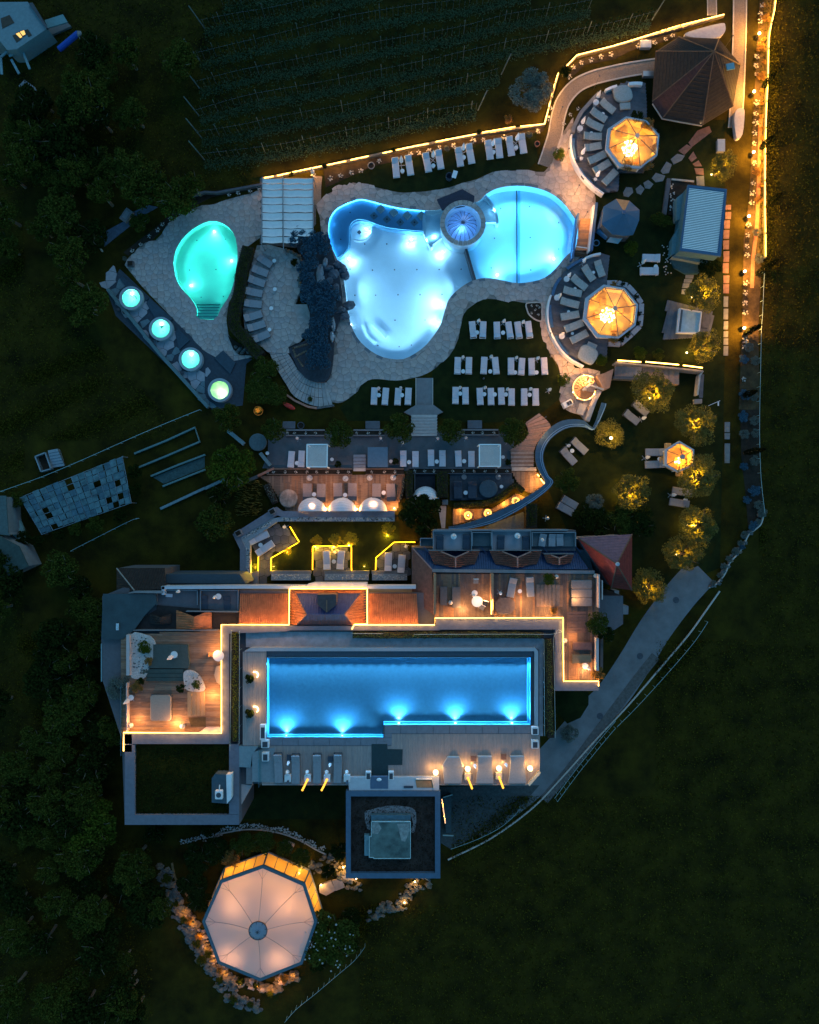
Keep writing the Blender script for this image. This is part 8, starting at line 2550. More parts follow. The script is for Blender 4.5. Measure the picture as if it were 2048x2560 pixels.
for a,b,lab in(((850,1410),(845,1580),'left'),((985,1400),(1020,1575),'right')):
 place(P_grey,q('K',a[0]+20,a[1]),q('K',*b),zt_,2.0,20,.72,'dark lounger on the second east roof terrace, the %s one'%lab,'dark loungers on the second east roof terrace')
bd2=thing('square_daybed','large square grey daybed on the second east roof terrace','daybed',(*W(q('K',1448,1545),ZR),zt_))
build(MB().bevbox(0,0,0,52*mpx(ZR),66*mpx(ZR),.25,.05,r=.1),'base',M_dmetal,bd2,True)
for s in(-1,0,1):
 build(MB().bevbox(0,s*22*mpx(ZR),.25,52*mpx(ZR),21.6*mpx(ZR),.25,.07,r=.16),'mattress',M_gl,bd2,True)
build(MB().prism(WP(qs('K',(1110,1480),(1290,1480),(1290,1660),(1070,1660)),ZR-.26),zt_,ZR-.26),'raised_deck',M_deck[2],ht_)
for k in range(6):
 build(MB().prism(WP(qs('K',(1072+k*33,1475),(1102+k*33,1475),(1102+k*33,1655),(1072+k*33,1655)),ZR),zt_,ZR-.24+.04*k),'deck_step',mat('worn step',(.17,.125,.10),.8,.2),ht_)
a=W(q('K',570,1617),ZR+.5)
tb2=thing('round_table','white round table glowing on the first east roof terrace','table',(*a,zt_))
build(MB().cyl(0,0,.7,.75,.62,28),'table_top',mat('bright white table',(.75,.72,.66),.5,.03),tb2,True)
build(MB().cyl(0,0,0,.7,.05,8),'stem',M_metal,tb2,True)
lamp('table_light',(a[0],a[1],ZR+1.3),30,(1,.75,.5),.1,tb2)
for k,(x,y,an)in enumerate(((560,1445,0),(612,1665,.5),(640,1630,.3))):
 a=W(q('K',x,y),ZR+.2)
 t=thing('metal_chair','metal chair on the first east roof terrace, %s'%('standing alone at the top','tilted below the white table','dark one right of the white table')[k],'chair',(*a,zt_),rz=-an)
 mm=M_ncush if k==2 else M_conc
 build(MB().bevbox(0,0,.42,.56,.56,.07,.03),'seat',mm,t,True)
 build(MB().box(0,.26,.68,.56,.05,.5),'backrest',M_white,t,True)
 for sx in(-1,1):
  for sy in(-1,1):
   build(MB().box(sx*.24,sy*.24,.21,.04,.04,.42),'leg',M_white,t,True)
parasol(q('K',545,1570),'beside the glowing white table',zt_,.8)
table(q('K',548,1545),'above the glowing white table',zt_,1.3)
parasol(q('K',770,1550),'on the second east roof terrace by its left screen',zt_,.8)
table(q('K',930,1530),'between the dark loungers of the second east roof terrace',zt_,.9)
for k,(tl,x,y,r_)in enumerate((('K',346,1625,.25),('K',1237,1407,.25),('K',1567,1400,.25),('O',1308,220,.28))):
 glow_ball(q(tl,x,y),zt_,r_,'round pale ball lamp on the east roof terraces, %s'%('between the dark seat blocks','beside the leafy planter','at the upper right corner','against the right light strip')[k],0,M_pebble)
tree('shrub','leafy planter plant at the top of the second east roof terrace',q('K',1175,1430),18,1.0,'bright',cat='shrub',trunk=False,z0=zt_)
tree('shrub','golden-lit plant at the bottom of the second east roof terrace',q('K',1215,1695),12,.8,'gold',cat='shrub',trunk=False,z0=zt_)
tree('pine','dark pine over the right end of the east terraces',q('O',1580,80),34,2.4,'mid',z0=ZR-.5)
tree('pine','dark pine lower branch group beside the rose wall',q('O',1660,170),24,2.0,'dark',z0=ZR-.5)
tree('shrub','yellow-lit grass tuft at the end of the right light strip',q('O',1590,500),20,1.0,'gold',cat='shrub',trunk=False,z0=ZR-.6)
sofa('O',((1375,235),(1540,235),(1540,300),(1375,300)),zt_,.4,mat('plum sofa',(.12,.07,.065),.95,.15),'plum sofa on the lower east roof terrace')
sofa('O',((1370,340),(1535,340),(1535,405),(1370,415)),zt_,.4,mat('olive sofa',(.15,.12,.075),.95,.15),'olive sofa on the lower east roof terrace')
parasol(q('O',1515,460),'on the lower east roof terrace',zt_,.8)
table(q('O',1478,432),'on the lower east roof terrace',zt_,1.3)
for k in range(7):
 build(MB().prism(WP(qs('O',(1330,-20+k*26),(1490,-20+k*26),(1490,2+k*26),(1330,2+k*26)),ZR-.1),zt_,ZR-.25+.02*(k%2)),'louver_step',mat('plum step',(.12,.075,.065),.8,.2),ht_)
band(qs('O',(1583,200),(1583,475)),7,ZR-1,ZR+.5,mat('rose render',(.46,.36,.34)),'side_wall',ht_)
band(qs('O',(1620,160),(1618,470)),7,ZR-1,ZR-.1,mat('plum step',(.12,.075,.065)),'side_wall',ht_)
sheet(WP(qs('O',(1240,645),(1508,645),(1508,760),(1440,870),(1330,920),(1235,820)),.05),0,.05,M_lawn,'corner_lawn')['kind']='structure'
tree('shrub','bushy shrub beside the road below the hotel corner',q('O',1345,1000),26,1.8,'grey',cat='shrub')
for k,(x0,y0)in enumerate(((1490,800),(1770,1570-1536))):
 pass
# ================================================================ roof pool
PZ=ZR
PW=[(668,1644),(1326,1644),(1326,1812),(959,1812),(959,1843),(668,1843)]
pw=WP(PW,PZ)
rp0=thing('roof_pool','long blue-lit roof pool with five wall lamps','swimming pool',(*W((997,1740),PZ),PZ-2))
depth=1.5
P_=ccw(pw)
n_=len(P_)
mb=MB()
mb.add([(x,y,PZ+.02)for x,y in P_]+[(x,y,PZ-depth)for x,y in P_],[(i,n_+i,n_+(i+1)%n_,(i+1)%n_)for i in range(n_)])
build(mb,'basin_wall',M_basinb,rp0)
gx_=[668+i*(658/12)for i in range(13)]
gy_=[1644+j*(199/4)for j in range(5)]
build(holed(P_,[],PZ-depth,None,''),'basin_floor',mat('mottled pool plaster',(.50,.74,.84),.7,0,.8,.2,4,col2=(.20,.46,.62),detail=12),rp0)
build(holed(P_,[],PZ-.05,None,''),'pool_water',W_roof,rp0)
build(MB().prism(WP(qs('N',(1290,902),(1360,870),(1505,860),(1510,1035),(1500,1035)),PZ-1),PZ-depth-.01,PZ-1.0),'floor_step',mat('deep blue step',(.12,.28,.38),.7,.1),rp0)
for(x0,y0),(x1,y1),w_ in(((668,1646.5),(668.1,1843),3),((1321,1644),(1321,1812),4),((668,1840),(959,1840),5),((959,1808),(1326,1808),5)):
 band([(x0+(2 if x0==668 and x1<700 else 0),y0),(x1+(2 if x0==668 and x1<700 else 0),y1)],w_,PZ-depth,PZ-.5,mat('bright pool bench',(.22,.42,.52),.6,.05),'ledge',rp0)
for p in qs('N',(690,1022),(1160,1022),(1635,914))+qs('O',(385,914),(860,914)):
 x,y=W(p,PZ-.7)
 build(MB().cyl(x,y,PZ-.72,PZ-.46,.10,14),'wall_lamp',emat('roof pool lamp',(.8,.95,1),30),rp0)
 lamp('wall_lamp_light',(x,y+.3,PZ-.6),1000,(.12,.50,1),.08,rp0,spot=math.radians(160),target=(x,y+4,PZ-.9))
 lamp('wall_lamp_light',(x,y+.35,PZ-.35),6000,(.10,.48,1),.08,rp0,spot=math.radians(150),target=(x,y+7,PZ+.3))
 lamp('wall_lamp_light',(x,y+.5,PZ-.8),60,(.35,.75,1),.05,rp0)
rim_light([(p[0],p[1])for p in[(674,1650),(1320,1650),(1320,1806),(953,1806),(953,1837),(674,1837)]],0,0,(.10,.55,1),8,rp0,'rim_light')if False else None
for k in range(24):
 x_=682+k*27.3
 for y_,s_ in((1648,-1),(1838 if x_<955 else 1807,1)):
  x,y=W((x_,y_),PZ-.3)
  lamp('rim_led',(x,y,PZ-.3),1800 if s_<0 else 900,(.15,.54,.92),.03,rp0,spot=math.radians(130),target=(x,y+7*s_,PZ+2))  # unseen spots added along both long sides to fill the pool
rl=MB()
for(a,b)in(((672,1650),(672,1838)),):
 A_,B_=V3(a,PZ-.45),V3(b,PZ-.45)
 rl.add([A_,B_,B_+Vector((0,0,.12)),A_+Vector((0,0,.12))],[(0,1,2,3)])
build(rl,'rim_light',emat('roof rim glow',(.08,.50,1),5),rp0)  # added glowing strip that lightens the left edge of the pool
for x,y in((697,490),(697,762),(697,952),(1010,490),(1010,762),(1008,952),(1323,490),(1315,768),(1633,490),(1633,768)):
 a=W(q('N',x,y),PZ-depth)
 build(MB().cyl(*a,PZ-depth,PZ-depth+.02,.09,10),'floor_jet',M_dmetal,rp0)
for x,y in((220,762),(535,762),(847,768),(535,490)):
 a=W(q('O',x,y),PZ-depth)
 build(MB().cyl(*a,PZ-depth,PZ-depth+.02,.09,10),'floor_jet',M_dmetal,rp0)
# --- pool deck
pdk=thing('pool_deck','pale plank deck around the roof pool','deck',(*W((1000,1900),ZR),ZR-.5))
Mcop=mat('blue grey coping stone',(.15,.165,.19),.8,.12,2)
planks(pdk,WP([(607,1630),(666,1630),(666,1864),(607,1864)],ZR),ZR,(0,1),.20,M_pdeck,'side_plank',True,.2,.012,12,4)
band([(959,1854),(963,1854)],1,ZR-.3,ZR,Mcop,'coping',pdk)
def copings(a,b,c,d,n):
 for i in range(n):
  t0,t1=i/n+.0012,(i+1)/n-.0012
  build(MB().prism(WP([lerp2(a,b,t0),lerp2(a,b,t1),lerp2(d,c,t1),lerp2(d,c,t0)],ZR),ZR-.6,ZR),'coping_stone',Mcop,pdk)
copings((668,1844.5),(980,1844.5),(980,1864),(668,1864),8)
copings((961,1813.5),(1328,1813.5),(1328,1834),(961,1834),9)
copings((961,1834.5),(980,1834.5),(980,1844),(961,1844),1)
planks(pdk,WP([(655,1865),(980,1865),(980,1835),(1330,1835),(1350,1840),(1350,1930),(1322,1963),(655,1963)],ZR-.02),ZR-.02,(0,1),.155,M_pdeck,'deck_plank',True,.2,.012,20,5,292)
bw=[((607,1628),(628,1619),(1342,1619),(1348,1628)),]
par([(666,1628),(1334,1628),(1334,1812)],[(666,1641),(1328,1641),(1328,1812)],ZR-.15,mat('dark trough',(.05,.07,.09),.7,.1),None,'overflow_trough')
par([(610,1629),(628,1619),(1338,1619),(1346,1628),(1346,1838)],[(666,1629),(666,1628),(1334,1628),(1337,1630),(1337,1838)],ZR+.15,mat('pale blue parapet',(.27,.31,.34),.7,.06),None,'pool_parapet')
par([(615,1579),(1345,1579),(1358,1590),(1358,1840)],[(615,1618),(1338,1618),(1348,1626),(1348,1840)],ZR-.5,mat('slate walkway',(.25,.26,.275),.85,.2,1.2),None,'walkway')
# planting strips
def strip_plant(pts,w_,lab,m,z=ZR+.3,dens=46):
 return hedge('roof_planting',lab,pts,w_,z,m,z0=ZR-.6,dens=dens,cat='planting')
strip_plant([(587,1580),(588,1640),(586,1700),(588,1780),(587,1855)],17,'green planting strip left of the roof pool',leafmat('lime leaves',(.09,.10,.01),(.24,.23,.03)))
strip_plant([(882,1588),(960,1589),(1080,1588),(1200,1588),(1360,1589)],17,'ragged planting strip above the roof pool',leafmat('sage leaves',(.06,.075,.02),(.17,.18,.06)))
strip_plant([(1372,1598),(1374,1680),(1374,1760),(1378,1845)],18,'ragged planting strip right of the roof pool',leafmat('sage leaves',(.06,.075,.02),(.17,.18,.06)))
for k,pts in enumerate(([(578,1578),(577,1680),(575,1880)],[(599,1578),(598,1860)],[(880,1584),(960,1584)],[(1035,1586),(1380,1586),(1384,1595),(1389,1850)],[(1360,1600),(1362,1840)])):
 t=rail('glass_rail',[(p[0],p[1])for p in pts],ZR+.35,mat('pale teal rail',(.25,.36,.38),.5,.1),'thin pale rail beside the roof pool planting, %s'%('outer left','inner left','short one above','long one above and right','inner right')[k],n_post=6,rr_=.022)
# two glowing bowls
for k,(x,y)in enumerate(((388,540),(388,832))):
 a=W(q('N',x-8,y),ZR+.5)
 t=thing('pot_plant_lamp','dark round plant in a pot with a warm glow on the left pool deck, %s one'%('upper','lower')[k],'potted plant',(*a,ZR))
 build(MB().lathe([(0,0),(.22,0),(.32,.45),(.28,.45),(.2,.1)],0,0,18),'pot',M_dmetal,t,True)
 o=bpy.data.objects.new('crown',crown_mesh('dark0',3200,.13,5,m=L_dark))
 COL.objects.link(o)
 o.parent=t
 o.location=(0,0,.6)
 o.scale=(.62,.62,.4)
 b_=q('N',x+32,y-30)
 bb=W(b_,ZR+.1)
 arc=[(bb[0]+.42*math.cos(an),bb[1]+.38*math.sin(an))for an in[math.radians(-50+i*18)for i in range(10)]]
 arc2=[(x_-.07*math.cos(math.radians(-50+i*18)),y_-.07*math.sin(math.radians(-50+i*18)))for i,(x_,y_)in enumerate(arc)]
 build(MB().ribbon(arc,arc2,ZR,ZR+.12),'light_arc',emat('arc glow',(1,.72,.30),14),t)
 lamp('bulb',(bb[0]+.1,bb[1],ZR+.9),90,(1,.50,.12),.05,t)
# white box planters and lights
for k,(tl,x0,y0,x1,y1,d)in enumerate((('N',465,930,512,1058,1),('N',475,1060,540,1125,0),('N',482,1165,538,1238,0),('O',1030,950,1088,1015,0),('O',1030,1062,1088,1130,0),('N',1355,1325,1400,1395,0),('N',1548,1325,1592,1395,0))):
 z=ZR+.5
 cx_,cy_=W(q(tl,(x0+x1)/2,(y0+y1)/2),z)
 w_,h_=(x1-x0)*K*mpx(z),(y1-y0)*K*mpx(z)
 t=thing('white_box','white box with a dark hollow top on the pool deck, %s'%('tall one at the lower left of the pool','small one below the tall box','lowest of the left group','upper one at the right end','lower one at the right end','left of the dark carpet','right of the dark carpet')[k],'planter',(cx_,cy_,ZR))
 build(MB().bevbox(0,0,0,w_,h_,.5,.02),'box',M_white,t,True)
 build(MB().box(.0,-.05,.5,w_*.68,h_*.72,.02),'hollow',M_dmetal,t,True)
# small glass shed bits left of deck
sheet(WP(qs('N',(275,1110),(455,1110),(400,1180),(385,1290),(275,1285)),ZR+.05),ZR-.5,ZR+.05,mat('teal pale roof',(.15,.22,.24),.7,.1),'service_roof',ht_)
sheet(WP(qs('N',(400,1160),(590,1120),(590,1410),(400,1410)),ZR+.02),ZR-.5,ZR+.02,mat('pale blue grey floor',(.20,.235,.25),.8,.1),'service_floor',ht_)
sheet(WP(qs('N',(350,1285),(400,1280),(400,1430),(350,1430)),ZR-.1),ZR-.5,ZR-.1,M_conc,'service_floor',ht_)
band(qs('N',(452,1110),(455,1460)),2.2,ZR,ZR+1.2,clearmat('balustrade glass',(.75,.9,.9)),'glass_screen',ht_)
sheet(WP(qs('N',(290,1425),(395,1440),(300,1620),(292,1640)),ZR-1),0,ZR-1,mat('rose render',(.46,.36,.34)),'corner_wall',ht_)
sheet(WP(qs('N',(300,1700),(400,1440),(1200,1445),(1180,1725),(300,1725)),.03),0,.03,M_lawn,'back_lawn')['kind']='structure'
for p in((480,1440),(1215,1440)):
 pass
band([(655,1962),(1322,1962)],2,ZR-1,ZR+.06,mat('deck edge',(.28,.26,.25),.8,.1),'deck_edge',pdk)
# dark carpet and tower
sheet(WP(qs('N',(1405,1092),(1538,1092),(1540,1135),(1668,1138),(1665,1268),(1545,1270),(1545,1365),(1405,1370)),ZR+.02),ZR-.05,ZR+.02,mat('black green carpet',(.018,.04,.045),.9,.12),'dark_carpet',pdk)
tz=ZR+.6
tv=thing('lift_tower','square flat-roofed tower with dark planting and a glass lift head','tower',(*W((983,2085),0),0))
body_=[(866,1980),(1100,1980),(1100,2194),(866,2194)]
build(MB().prism(WP(body_,tz-.5),0,tz-.5),'wall',M_conc,tv)
Mtf=mat('blue tower parapet',(.055,.10,.155),.7,.12,2)
ti=[(877,1991),(1088,1991),(1088,2183),(877,2183)]
to=[(865,1978),(1101,1978),(1101,2196),(865,2196)]
for i in range(4):
 j=(i+1)%4
 build(MB().prism(WP([to[i],to[j],ti[j],ti[i]],tz),tz-.6,tz),'parapet',Mtf,tv)
rf=build(MB().prism(WP(ti,tz-.45),tz-.6,tz-.44),'planted_roof',mat('dark sedum',(.028,.020,.016),1,.5,1.2,.6),tv)
sd=MB()
for k in range(2600):
 a=W((R.uniform(880,1085),R.uniform(1994,2180)),tz-.4)
 quad_leaf(sd,(*a,tz-.4+R.uniform(0,.1)),.16,R)
tag(build(sd,'sedum',leafmat('brown sedum',(.010,.008,.006),(.045,.032,.022)),rf),kind='stuff')
build(MB().prism(WP(smooth(qs('a',(300,355),(345,335),(450,308),(590,315),(648,350),(640,480),(610,480),(615,375),(345,375),(345,460),(318,460)),2),tz-.4),tz-.5,tz-.38),'gravel_ring',mat('grey gravel',(.16,.16,.165),.95,.35,6,.6),tv)
z2=tz+.5
gl=build(MB().prism(WP(qs('a',(347,415),(610,415),(610,662),(365,664),(335,652),(335,515),(347,515)),z2),tz-.5,z2),'lift_head',mat('teal dirty glass',(.08,.115,.105),.4,.5,.7),tv)
fr=qs('a',(347,415),(610,415),(610,662),(362,662),(362,655),(333,655),(333,515),(347,515))
for a,b in zip(fr,fr[1:]+fr[:1]):
 build(bar(MB(),W(a,z2),W(b,z2),z2,z2,.07,.07),'frame',mat('pale frame',(.34,.46,.46),.5),gl)
build(MB().prism(WP(qs('a',(345,372),(612,372),(612,412),(345,412)),tz+.2),tz-.45,tz+.2),'lift_ledge',mat('teal ledge',(.06,.12,.15),.6),tv)
build(MB().prism(WP(qs('a',(300,505),(333,505),(333,645),(300,645)),tz),tz-.45,tz),'lift_ledge',mat('teal pale ledge',(.12,.22,.25),.6),tv)
for P in(((350,425),(390,420),(415,460),(390,500),(350,495)),((520,430),(605,425),(605,480),(575,550),(550,545))):
 build(MB().prism(WP([q('a',*p)for p in P],z2+.01),z2,z2+.012),'lichen_patch',mat('pale lichen',(.20,.22,.21),.9,.3,3),gl)
bar_=[(870,1943),(1098,1943),(1098,1976),(873,1976)]
build(MB().prism(WP(bar_,ZR+.45),ZR-.5,ZR+.45),'entry_block',mat('white render block',(.40,.41,.43),.8,.06),tv)
build(MB().prism(WP(qs('N',(1395,1368),(1545,1368),(1545,1468),(1395,1468)),ZR+.5),ZR,ZR+.5),'entry_mat',mat('navy entry',(.07,.11,.17),.7,.1),tv)
build(MB().prism(WP(qs('O',(50,1395),(185,1395),(200,1460),(60,1460)),ZR+.5),ZR,ZR+.5),'hatch',M_wood,tv)
band(qs('O',(55,1390),(190,1390),(205,1465)),1.5,ZR+.4,ZR+.7,mat('cream trim',(.55,.45,.36),.7),'hatch_trim',tv)
band(qs('a',(565,183),(628,183)),5,ZR+.4,ZR+.55,M_ncush,'dark_vent',tv)
a=W(q('N',1468,1392),ZR+.6)
build(MB().blob(a[0],a[1],ZR+.6,.3,.18,.1,3,10,5,.05),'pale_bowl',M_white,tv)
strip(qs('a',(822,262),(845,425)),tz-1.5,tv,emat('dim warm edge',(1,.62,.35),.9),.12,.1)
build(bar(MB(),W(q('a',830,250),3),W(q('a',893,232),3),3,3,.12,.12),'bracket',M_pipe,tv)
build(bar(MB(),W(q('a',828,505),3),W(q('a',900,508),3),3,3,.12,.12),'bracket',M_pipe,tv)
sheet(WP(qs('a',(830,260),(885,245),(885,490),(850,490)),1),0,1,mat('teal side strip',(.04,.07,.08),.8),'side_strip',tv)
# deck loungers
for k,(x0,x1)in enumerate(((592,665),(735,805),(917,993),(1090,1160))):
 xm=(x0+x1)/2
 place(P_grey,q('N',xm+(4 if k%2 else 0),1155),q('N',xm,1410),ZR-.02,2.0,21,.72,'long curved grey lounger on the left part of the pool deck, %s from the left'%ORD[k],'curved grey loungers on the pool deck')
for k,x in enumerate((365,637,912)):
 t=thing('hexagonal_daybed','broad grey daybed with slanted corners on the lit end of the pool deck, %s from the left'%ORD[k],'daybed',(*W(q('O',x,1320),ZR+.4),ZR),'broad daybeds on the lit end of the pool deck')
 P=qs('O',(x-40,1205),(x+55,1205),(x+88,1285),(x+70,1425),(x-70,1425),(x-88,1280))if k==0 else qs('O',(x-60,1200),(x+55,1200),(x+58,1280),(x+70,1425),(x-75,1425),(x-60,1290))
 pp=WP(P,ZR+.45)
 cx_,cy_=sum(p[0]for p in pp)/6,sum(p[1]for p in pp)/6
 build(MB().prism([(cx_+(a-cx_)*1.03,cy_+(b-cy_)*1.02)for a,b in pp],ZR,ZR+.28),'shell',mat('cream shell',(.50,.46,.42),.6,.05),t)
 build(MB().prism([pp[1],pp[2],pp[5],pp[0]],ZR+.28,ZR+.5),'back_cushion',mat('blue grey cushion',(.25,.25,.26),.95,.08,5),t)
 build(MB().prism([pp[2],pp[3],pp[4],pp[5]],ZR+.28,ZR+.42),'seat_cushion',mat('blue grey cushion',(.25,.25,.26)),t)
for k,(tl,x,y)in enumerate((('N',715,1205),('N',1060,1218),('O',538,1215),('O',793,1200))):
 a=W(q(tl,x,y),ZR+.4)
 t=thing('square_stool','small dark square table on the pool deck, %s from the left'%ORD[k],'side table',(*a,ZR),'small square tables on the pool deck')
 build(MB().box(0,0,.38,.62,.62,.05),'table_top',M_ncush if k<2 else mat('brown stool',(.14,.075,.06),.7),t,True)
 for sx in(-1,1):
  for sy in(-1,1):
   build(MB().box(sx*.26,sy*.26,.18,.04,.04,.36),'leg',M_dmetal,t,True)
for k,(tl,x,y)in enumerate((('N',705,1250),('N',1055,1265),('O',550,1275),('O',812,1265))):
 a=W(q(tl,x,y),ZR+.9)
 o=put(P_parasol,(*a,ZR),0,.65,'folded dark parasol beside the square table on the pool deck, %s from the left'%ORD[k],'folded parasols on the pool deck')
# egg-shaped lamps with plinths
for k,(tl,x,y,lit)in enumerate((('N',695,1330,0),('N',862,1330,1),('N',1026,1330,1),('N',1195,1330,0),('O',222,1345,2),('O',494,1315,3),('O',758,1310,3),('O',1022,1310,2))):
 a=W(q(tl,x,y),ZR+.9)
 t=thing('egg_lamp','egg-shaped lamp on the front edge of the pool deck, %s from the left'%ORD[k],'lamp',(*a,ZR),'egg-shaped lamps along the pool deck edge')
 if lit!=2:
  build(MB().bevbox(0,-.85,0,.72,.75,.55,.03),'plinth',M_white if lit<3 else mat('cream plinth',(.5,.42,.3),.7),t,True)
 build(MB().lathe([(.0,.08),(.2,.12),(.30,.35),(.27,.65),(.15,.95),(0,1.1)]if lit>1 else[(.0,.5),(.15,.55),(.22,.75),(.18,1.0),(.08,1.2),(0,1.3)],0,0,18),'lamp_shell',emat('egg lamp glow',(1,.74,.36),3.2)if lit>1 else M_white,t,True,True)
 if lit>1:
  lamp('bulb',(a[0],a[1]+.1,ZR+1.5),95,(1,.50,.14),.05,t)
  lamp('bulb',(a[0]-.5,a[1]+.4,ZR+.5),40,(1,.50,.14),.05,t)
  lamp('bulb',(a[0]+.5,a[1]+.4,ZR+.5),40,(1,.50,.14),.05,t)
 if lit in(1,3):
  for j in range(7):
   dx_=(-.10 if tl=='N' else .08)*j
   build(MB().blob(dx_,-.95-.21*j,.62-.05*j,.13,.12,.10,j,8,5,.1),'glass_bead',emat('amber bead',(1,.40,.035),2.4),t,True)
 if lit==0:
  build(MB().lathe([(0,.5),(.12,.6),(.1,1.3),(0,1.6)],.05,-1.1,10),'small_cypress',M_ncush,t,True)
band([(1322,1963),(1350,1930)],7,ZR-.5,ZR+.25,mat('cream plinth',(.5,.42,.3)),'corner_parapet',pdk)
for k,x in enumerate((1380,1440,1575,1625)):
 pass
# ================================================================ glass yurt pavilion at the bottom
yz,ya=3.0,4.3
yt=thing('yurt_pavilion','large nine-sided tent-roofed pavilion with a lit glass band','pavilion',(*W(q('P',830,940),0),0))
EV=qs('P',(868,392),(1215,545),(1325,835),(1205,1160),(845,1350),(495,1200),(368,855),(518,520))
EV=qs('P',(868,400),(1212,550),(1312,860),(1190,1210),(845,1350),(500,1205),(370,860),(518,525))
hubp=q('P',826,940)
hub3=V3(hubp,ya)
n8=8
M_tent=clearmat('tent fabric',(0,0,0),0.0)
mt=bpy.data.materials.new('lit tent fabric')
mt.use_nodes=True
nt=mt.node_tree
nt.nodes.clear()
d_=nt.nodes.new('ShaderNodeBsdfDiffuse')
d_.inputs[0].default_value=(.64,.57,.52,1)
tl_=nt.nodes.new('ShaderNodeBsdfTranslucent')
tl_.inputs[0].default_value=(.75,.55,.42,1)
mx_=nt.nodes.new('ShaderNodeMixShader')
mx_.inputs[0].default_value=.4
oo=nt.nodes.new('ShaderNodeOutputMaterial')
nt.links.new(d_.outputs[0],mx_.inputs[1])
nt.links.new(tl_.outputs[0],mx_.inputs[2])
nt.links.new(mx_.outputs[0],oo.inputs[0])
Mrim=mat('blue pavilion rim',(.05,.10,.13),.6,.1)
Vv=[V3(p,yz)for p in EV]
for i in range(n8):
 a,b=Vv[i],Vv[(i+1)%n8]
 mb=MB()
 m=8
 rows_=[]
 for r_ in range(m+1):
  t_=r_/m
  row=[]
  for c_ in range(7):
   s=c_/6
   e=a.lerp(b,s)
   p=e.lerp(hub3,t_*.84)
   p.z+=-.35*math.sin(math.pi*t_)-.12*math.sin(math.pi*s)*math.sin(math.pi*t_)
   row.append(p)
  rows_.append(row)
 mb.add([p for r_ in rows_ for p in r_],[(r_*7+c_,r_*7+c_+1,(r_+1)*7+c_+1,(r_+1)*7+c_)for r_ in range(m)for c_ in range(6)])
 build(mb,'tent_panel',mt,yt,sm=True)
 pts=[a.lerp(hub3,t_/8*.84)+Vector((0,0,-.35*math.sin(math.pi*t_/8)+.03))for t_ in range(9)]
 cb2=MB()
 for u_,v_ in zip(pts[2:],pts[3:]):
  cb2.tube(u_,v_,.028,n=5)
 for s in(-.16,.16):
  o_=Vv[(i+1)%n8]if s>0 else Vv[i-1]
  cb2.tube(pts[2],a.lerp(o_,.14),.02,n=4)
 cb2.tube(pts[2],pts[0],.02,n=4)
 build(cb2,'cable',M_metal,yt)
 inn=lambda v:Vector((hub3.x+(v.x-hub3.x)*.975,hub3.y+(v.y-hub3.y)*.975,0))
 out=lambda v:Vector((hub3.x+(v.x-hub3.x)*1.03,hub3.y+(v.y-hub3.y)*1.03,0))
 build(MB().prism([(out(a).x,out(a).y),(out(b).x,out(b).y),(inn(b).x,inn(b).y),(inn(a).x,inn(a).y)],yz-.2,yz+.06),'eave_beam',Mrim,yt)
 # glass band down to a wider sill
 g0,g1=Vector((hub3.x+(a.x-hub3.x)*1.0,hub3.y+(a.y-hub3.y)*1.0,yz-.22)),Vector((hub3.x+(b.x-hub3.x)*1.0,hub3.y+(b.y-hub3.y)*1.0,yz-.22))
 s0,s1=Vector((hub3.x+(a.x-hub3.x)*1.06,hub3.y+(a.y-hub3.y)*1.06,.4)),Vector((hub3.x+(b.x-hub3.x)*1.06,hub3.y+(b.y-hub3.y)*1.06,.4))
 for k in range(4):
  t0,t1=k/4,(k+1)/4
  build(MB().add([g0.lerp(g1,t0),g0.lerp(g1,t1),s0.lerp(s1,t1),s0.lerp(s1,t0)],[(0,1,2,3)]),'glass_pane',clearmat('amber glass',(.95,.85,.6),.05,.1,diff=(1,.62,.16),dfac=.55),yt)
  build(MB().tube(g0.lerp(g1,t0),s0.lerp(s1,t0),.045 if k else .10,n=6),'mullion',Mrim,yt)
 build(MB().tube(s0,s1,.09,n=6),'sill',mat('grey sill',(.2,.22,.23),.7),yt)
 build(MB().prism([(s0.x,s0.y),(s1.x,s1.y),(g1.x,g1.y),(g0.x,g0.y)],0,.35),'base_wall',M_conc,yt)
build(MB().prism([(v.x,v.y)for v in Vv],0.0,.1),'floor',mat('yurt floor',(.40,.26,.14),.7,.1),yt)
hr_=23*mpx(ya)
build(MB().lathe([(0,ya+.3),(hr_*.6,ya+.2),(hr_,ya-.05)],hub3.x,hub3.y,24),'crown_dome',mat('grey blue crown',(.20,.22,.26),.5,.1),yt)
for k in range(8):
 an=k*math.pi/4+.2
 build(MB().tube((hub3.x,hub3.y,ya+.32),(hub3.x+hr_*math.cos(an),hub3.y+hr_*math.sin(an),ya),.03,n=5),'crown_rib',M_dmetal,yt)
ringm=MB()
for k in range(24):
 a0_,a1_=k*math.pi/12,(k+1)*math.pi/12
 ringm.tube((hub3.x+hr_*math.cos(a0_),hub3.y+hr_*math.sin(a0_),ya),(hub3.x+hr_*math.cos(a1_),hub3.y+hr_*math.sin(a1_),ya),.04,n=5)
build(ringm,'crown_ring',M_dmetal,yt)
build(MB().blob(hub3.x,hub3.y,ya+.35,.12,.12,.08,1),'finial',M_dmetal,yt)
for p in qs('P',(650,700),(1050,690),(610,1120),(1010,1130)):
 a=W(p,2.0)
 build(MB().cyl(a[0],a[1],0.1,1.0,.1,8),'uplight',M_dmetal,yt)
 lamp('uplight_lamp',(a[0],a[1],1.0),560,(1,.54,.27),.12,yt,spot=math.radians(130),target=(a[0],a[1],5))
for p in qs('P',(600,490),(740,440),(960,455),(1120,520),(1255,700)):
 a=W(p,1.2)
 lamp('band_light',(*a,1.2),150,(1,.52,.07),.05,yt)
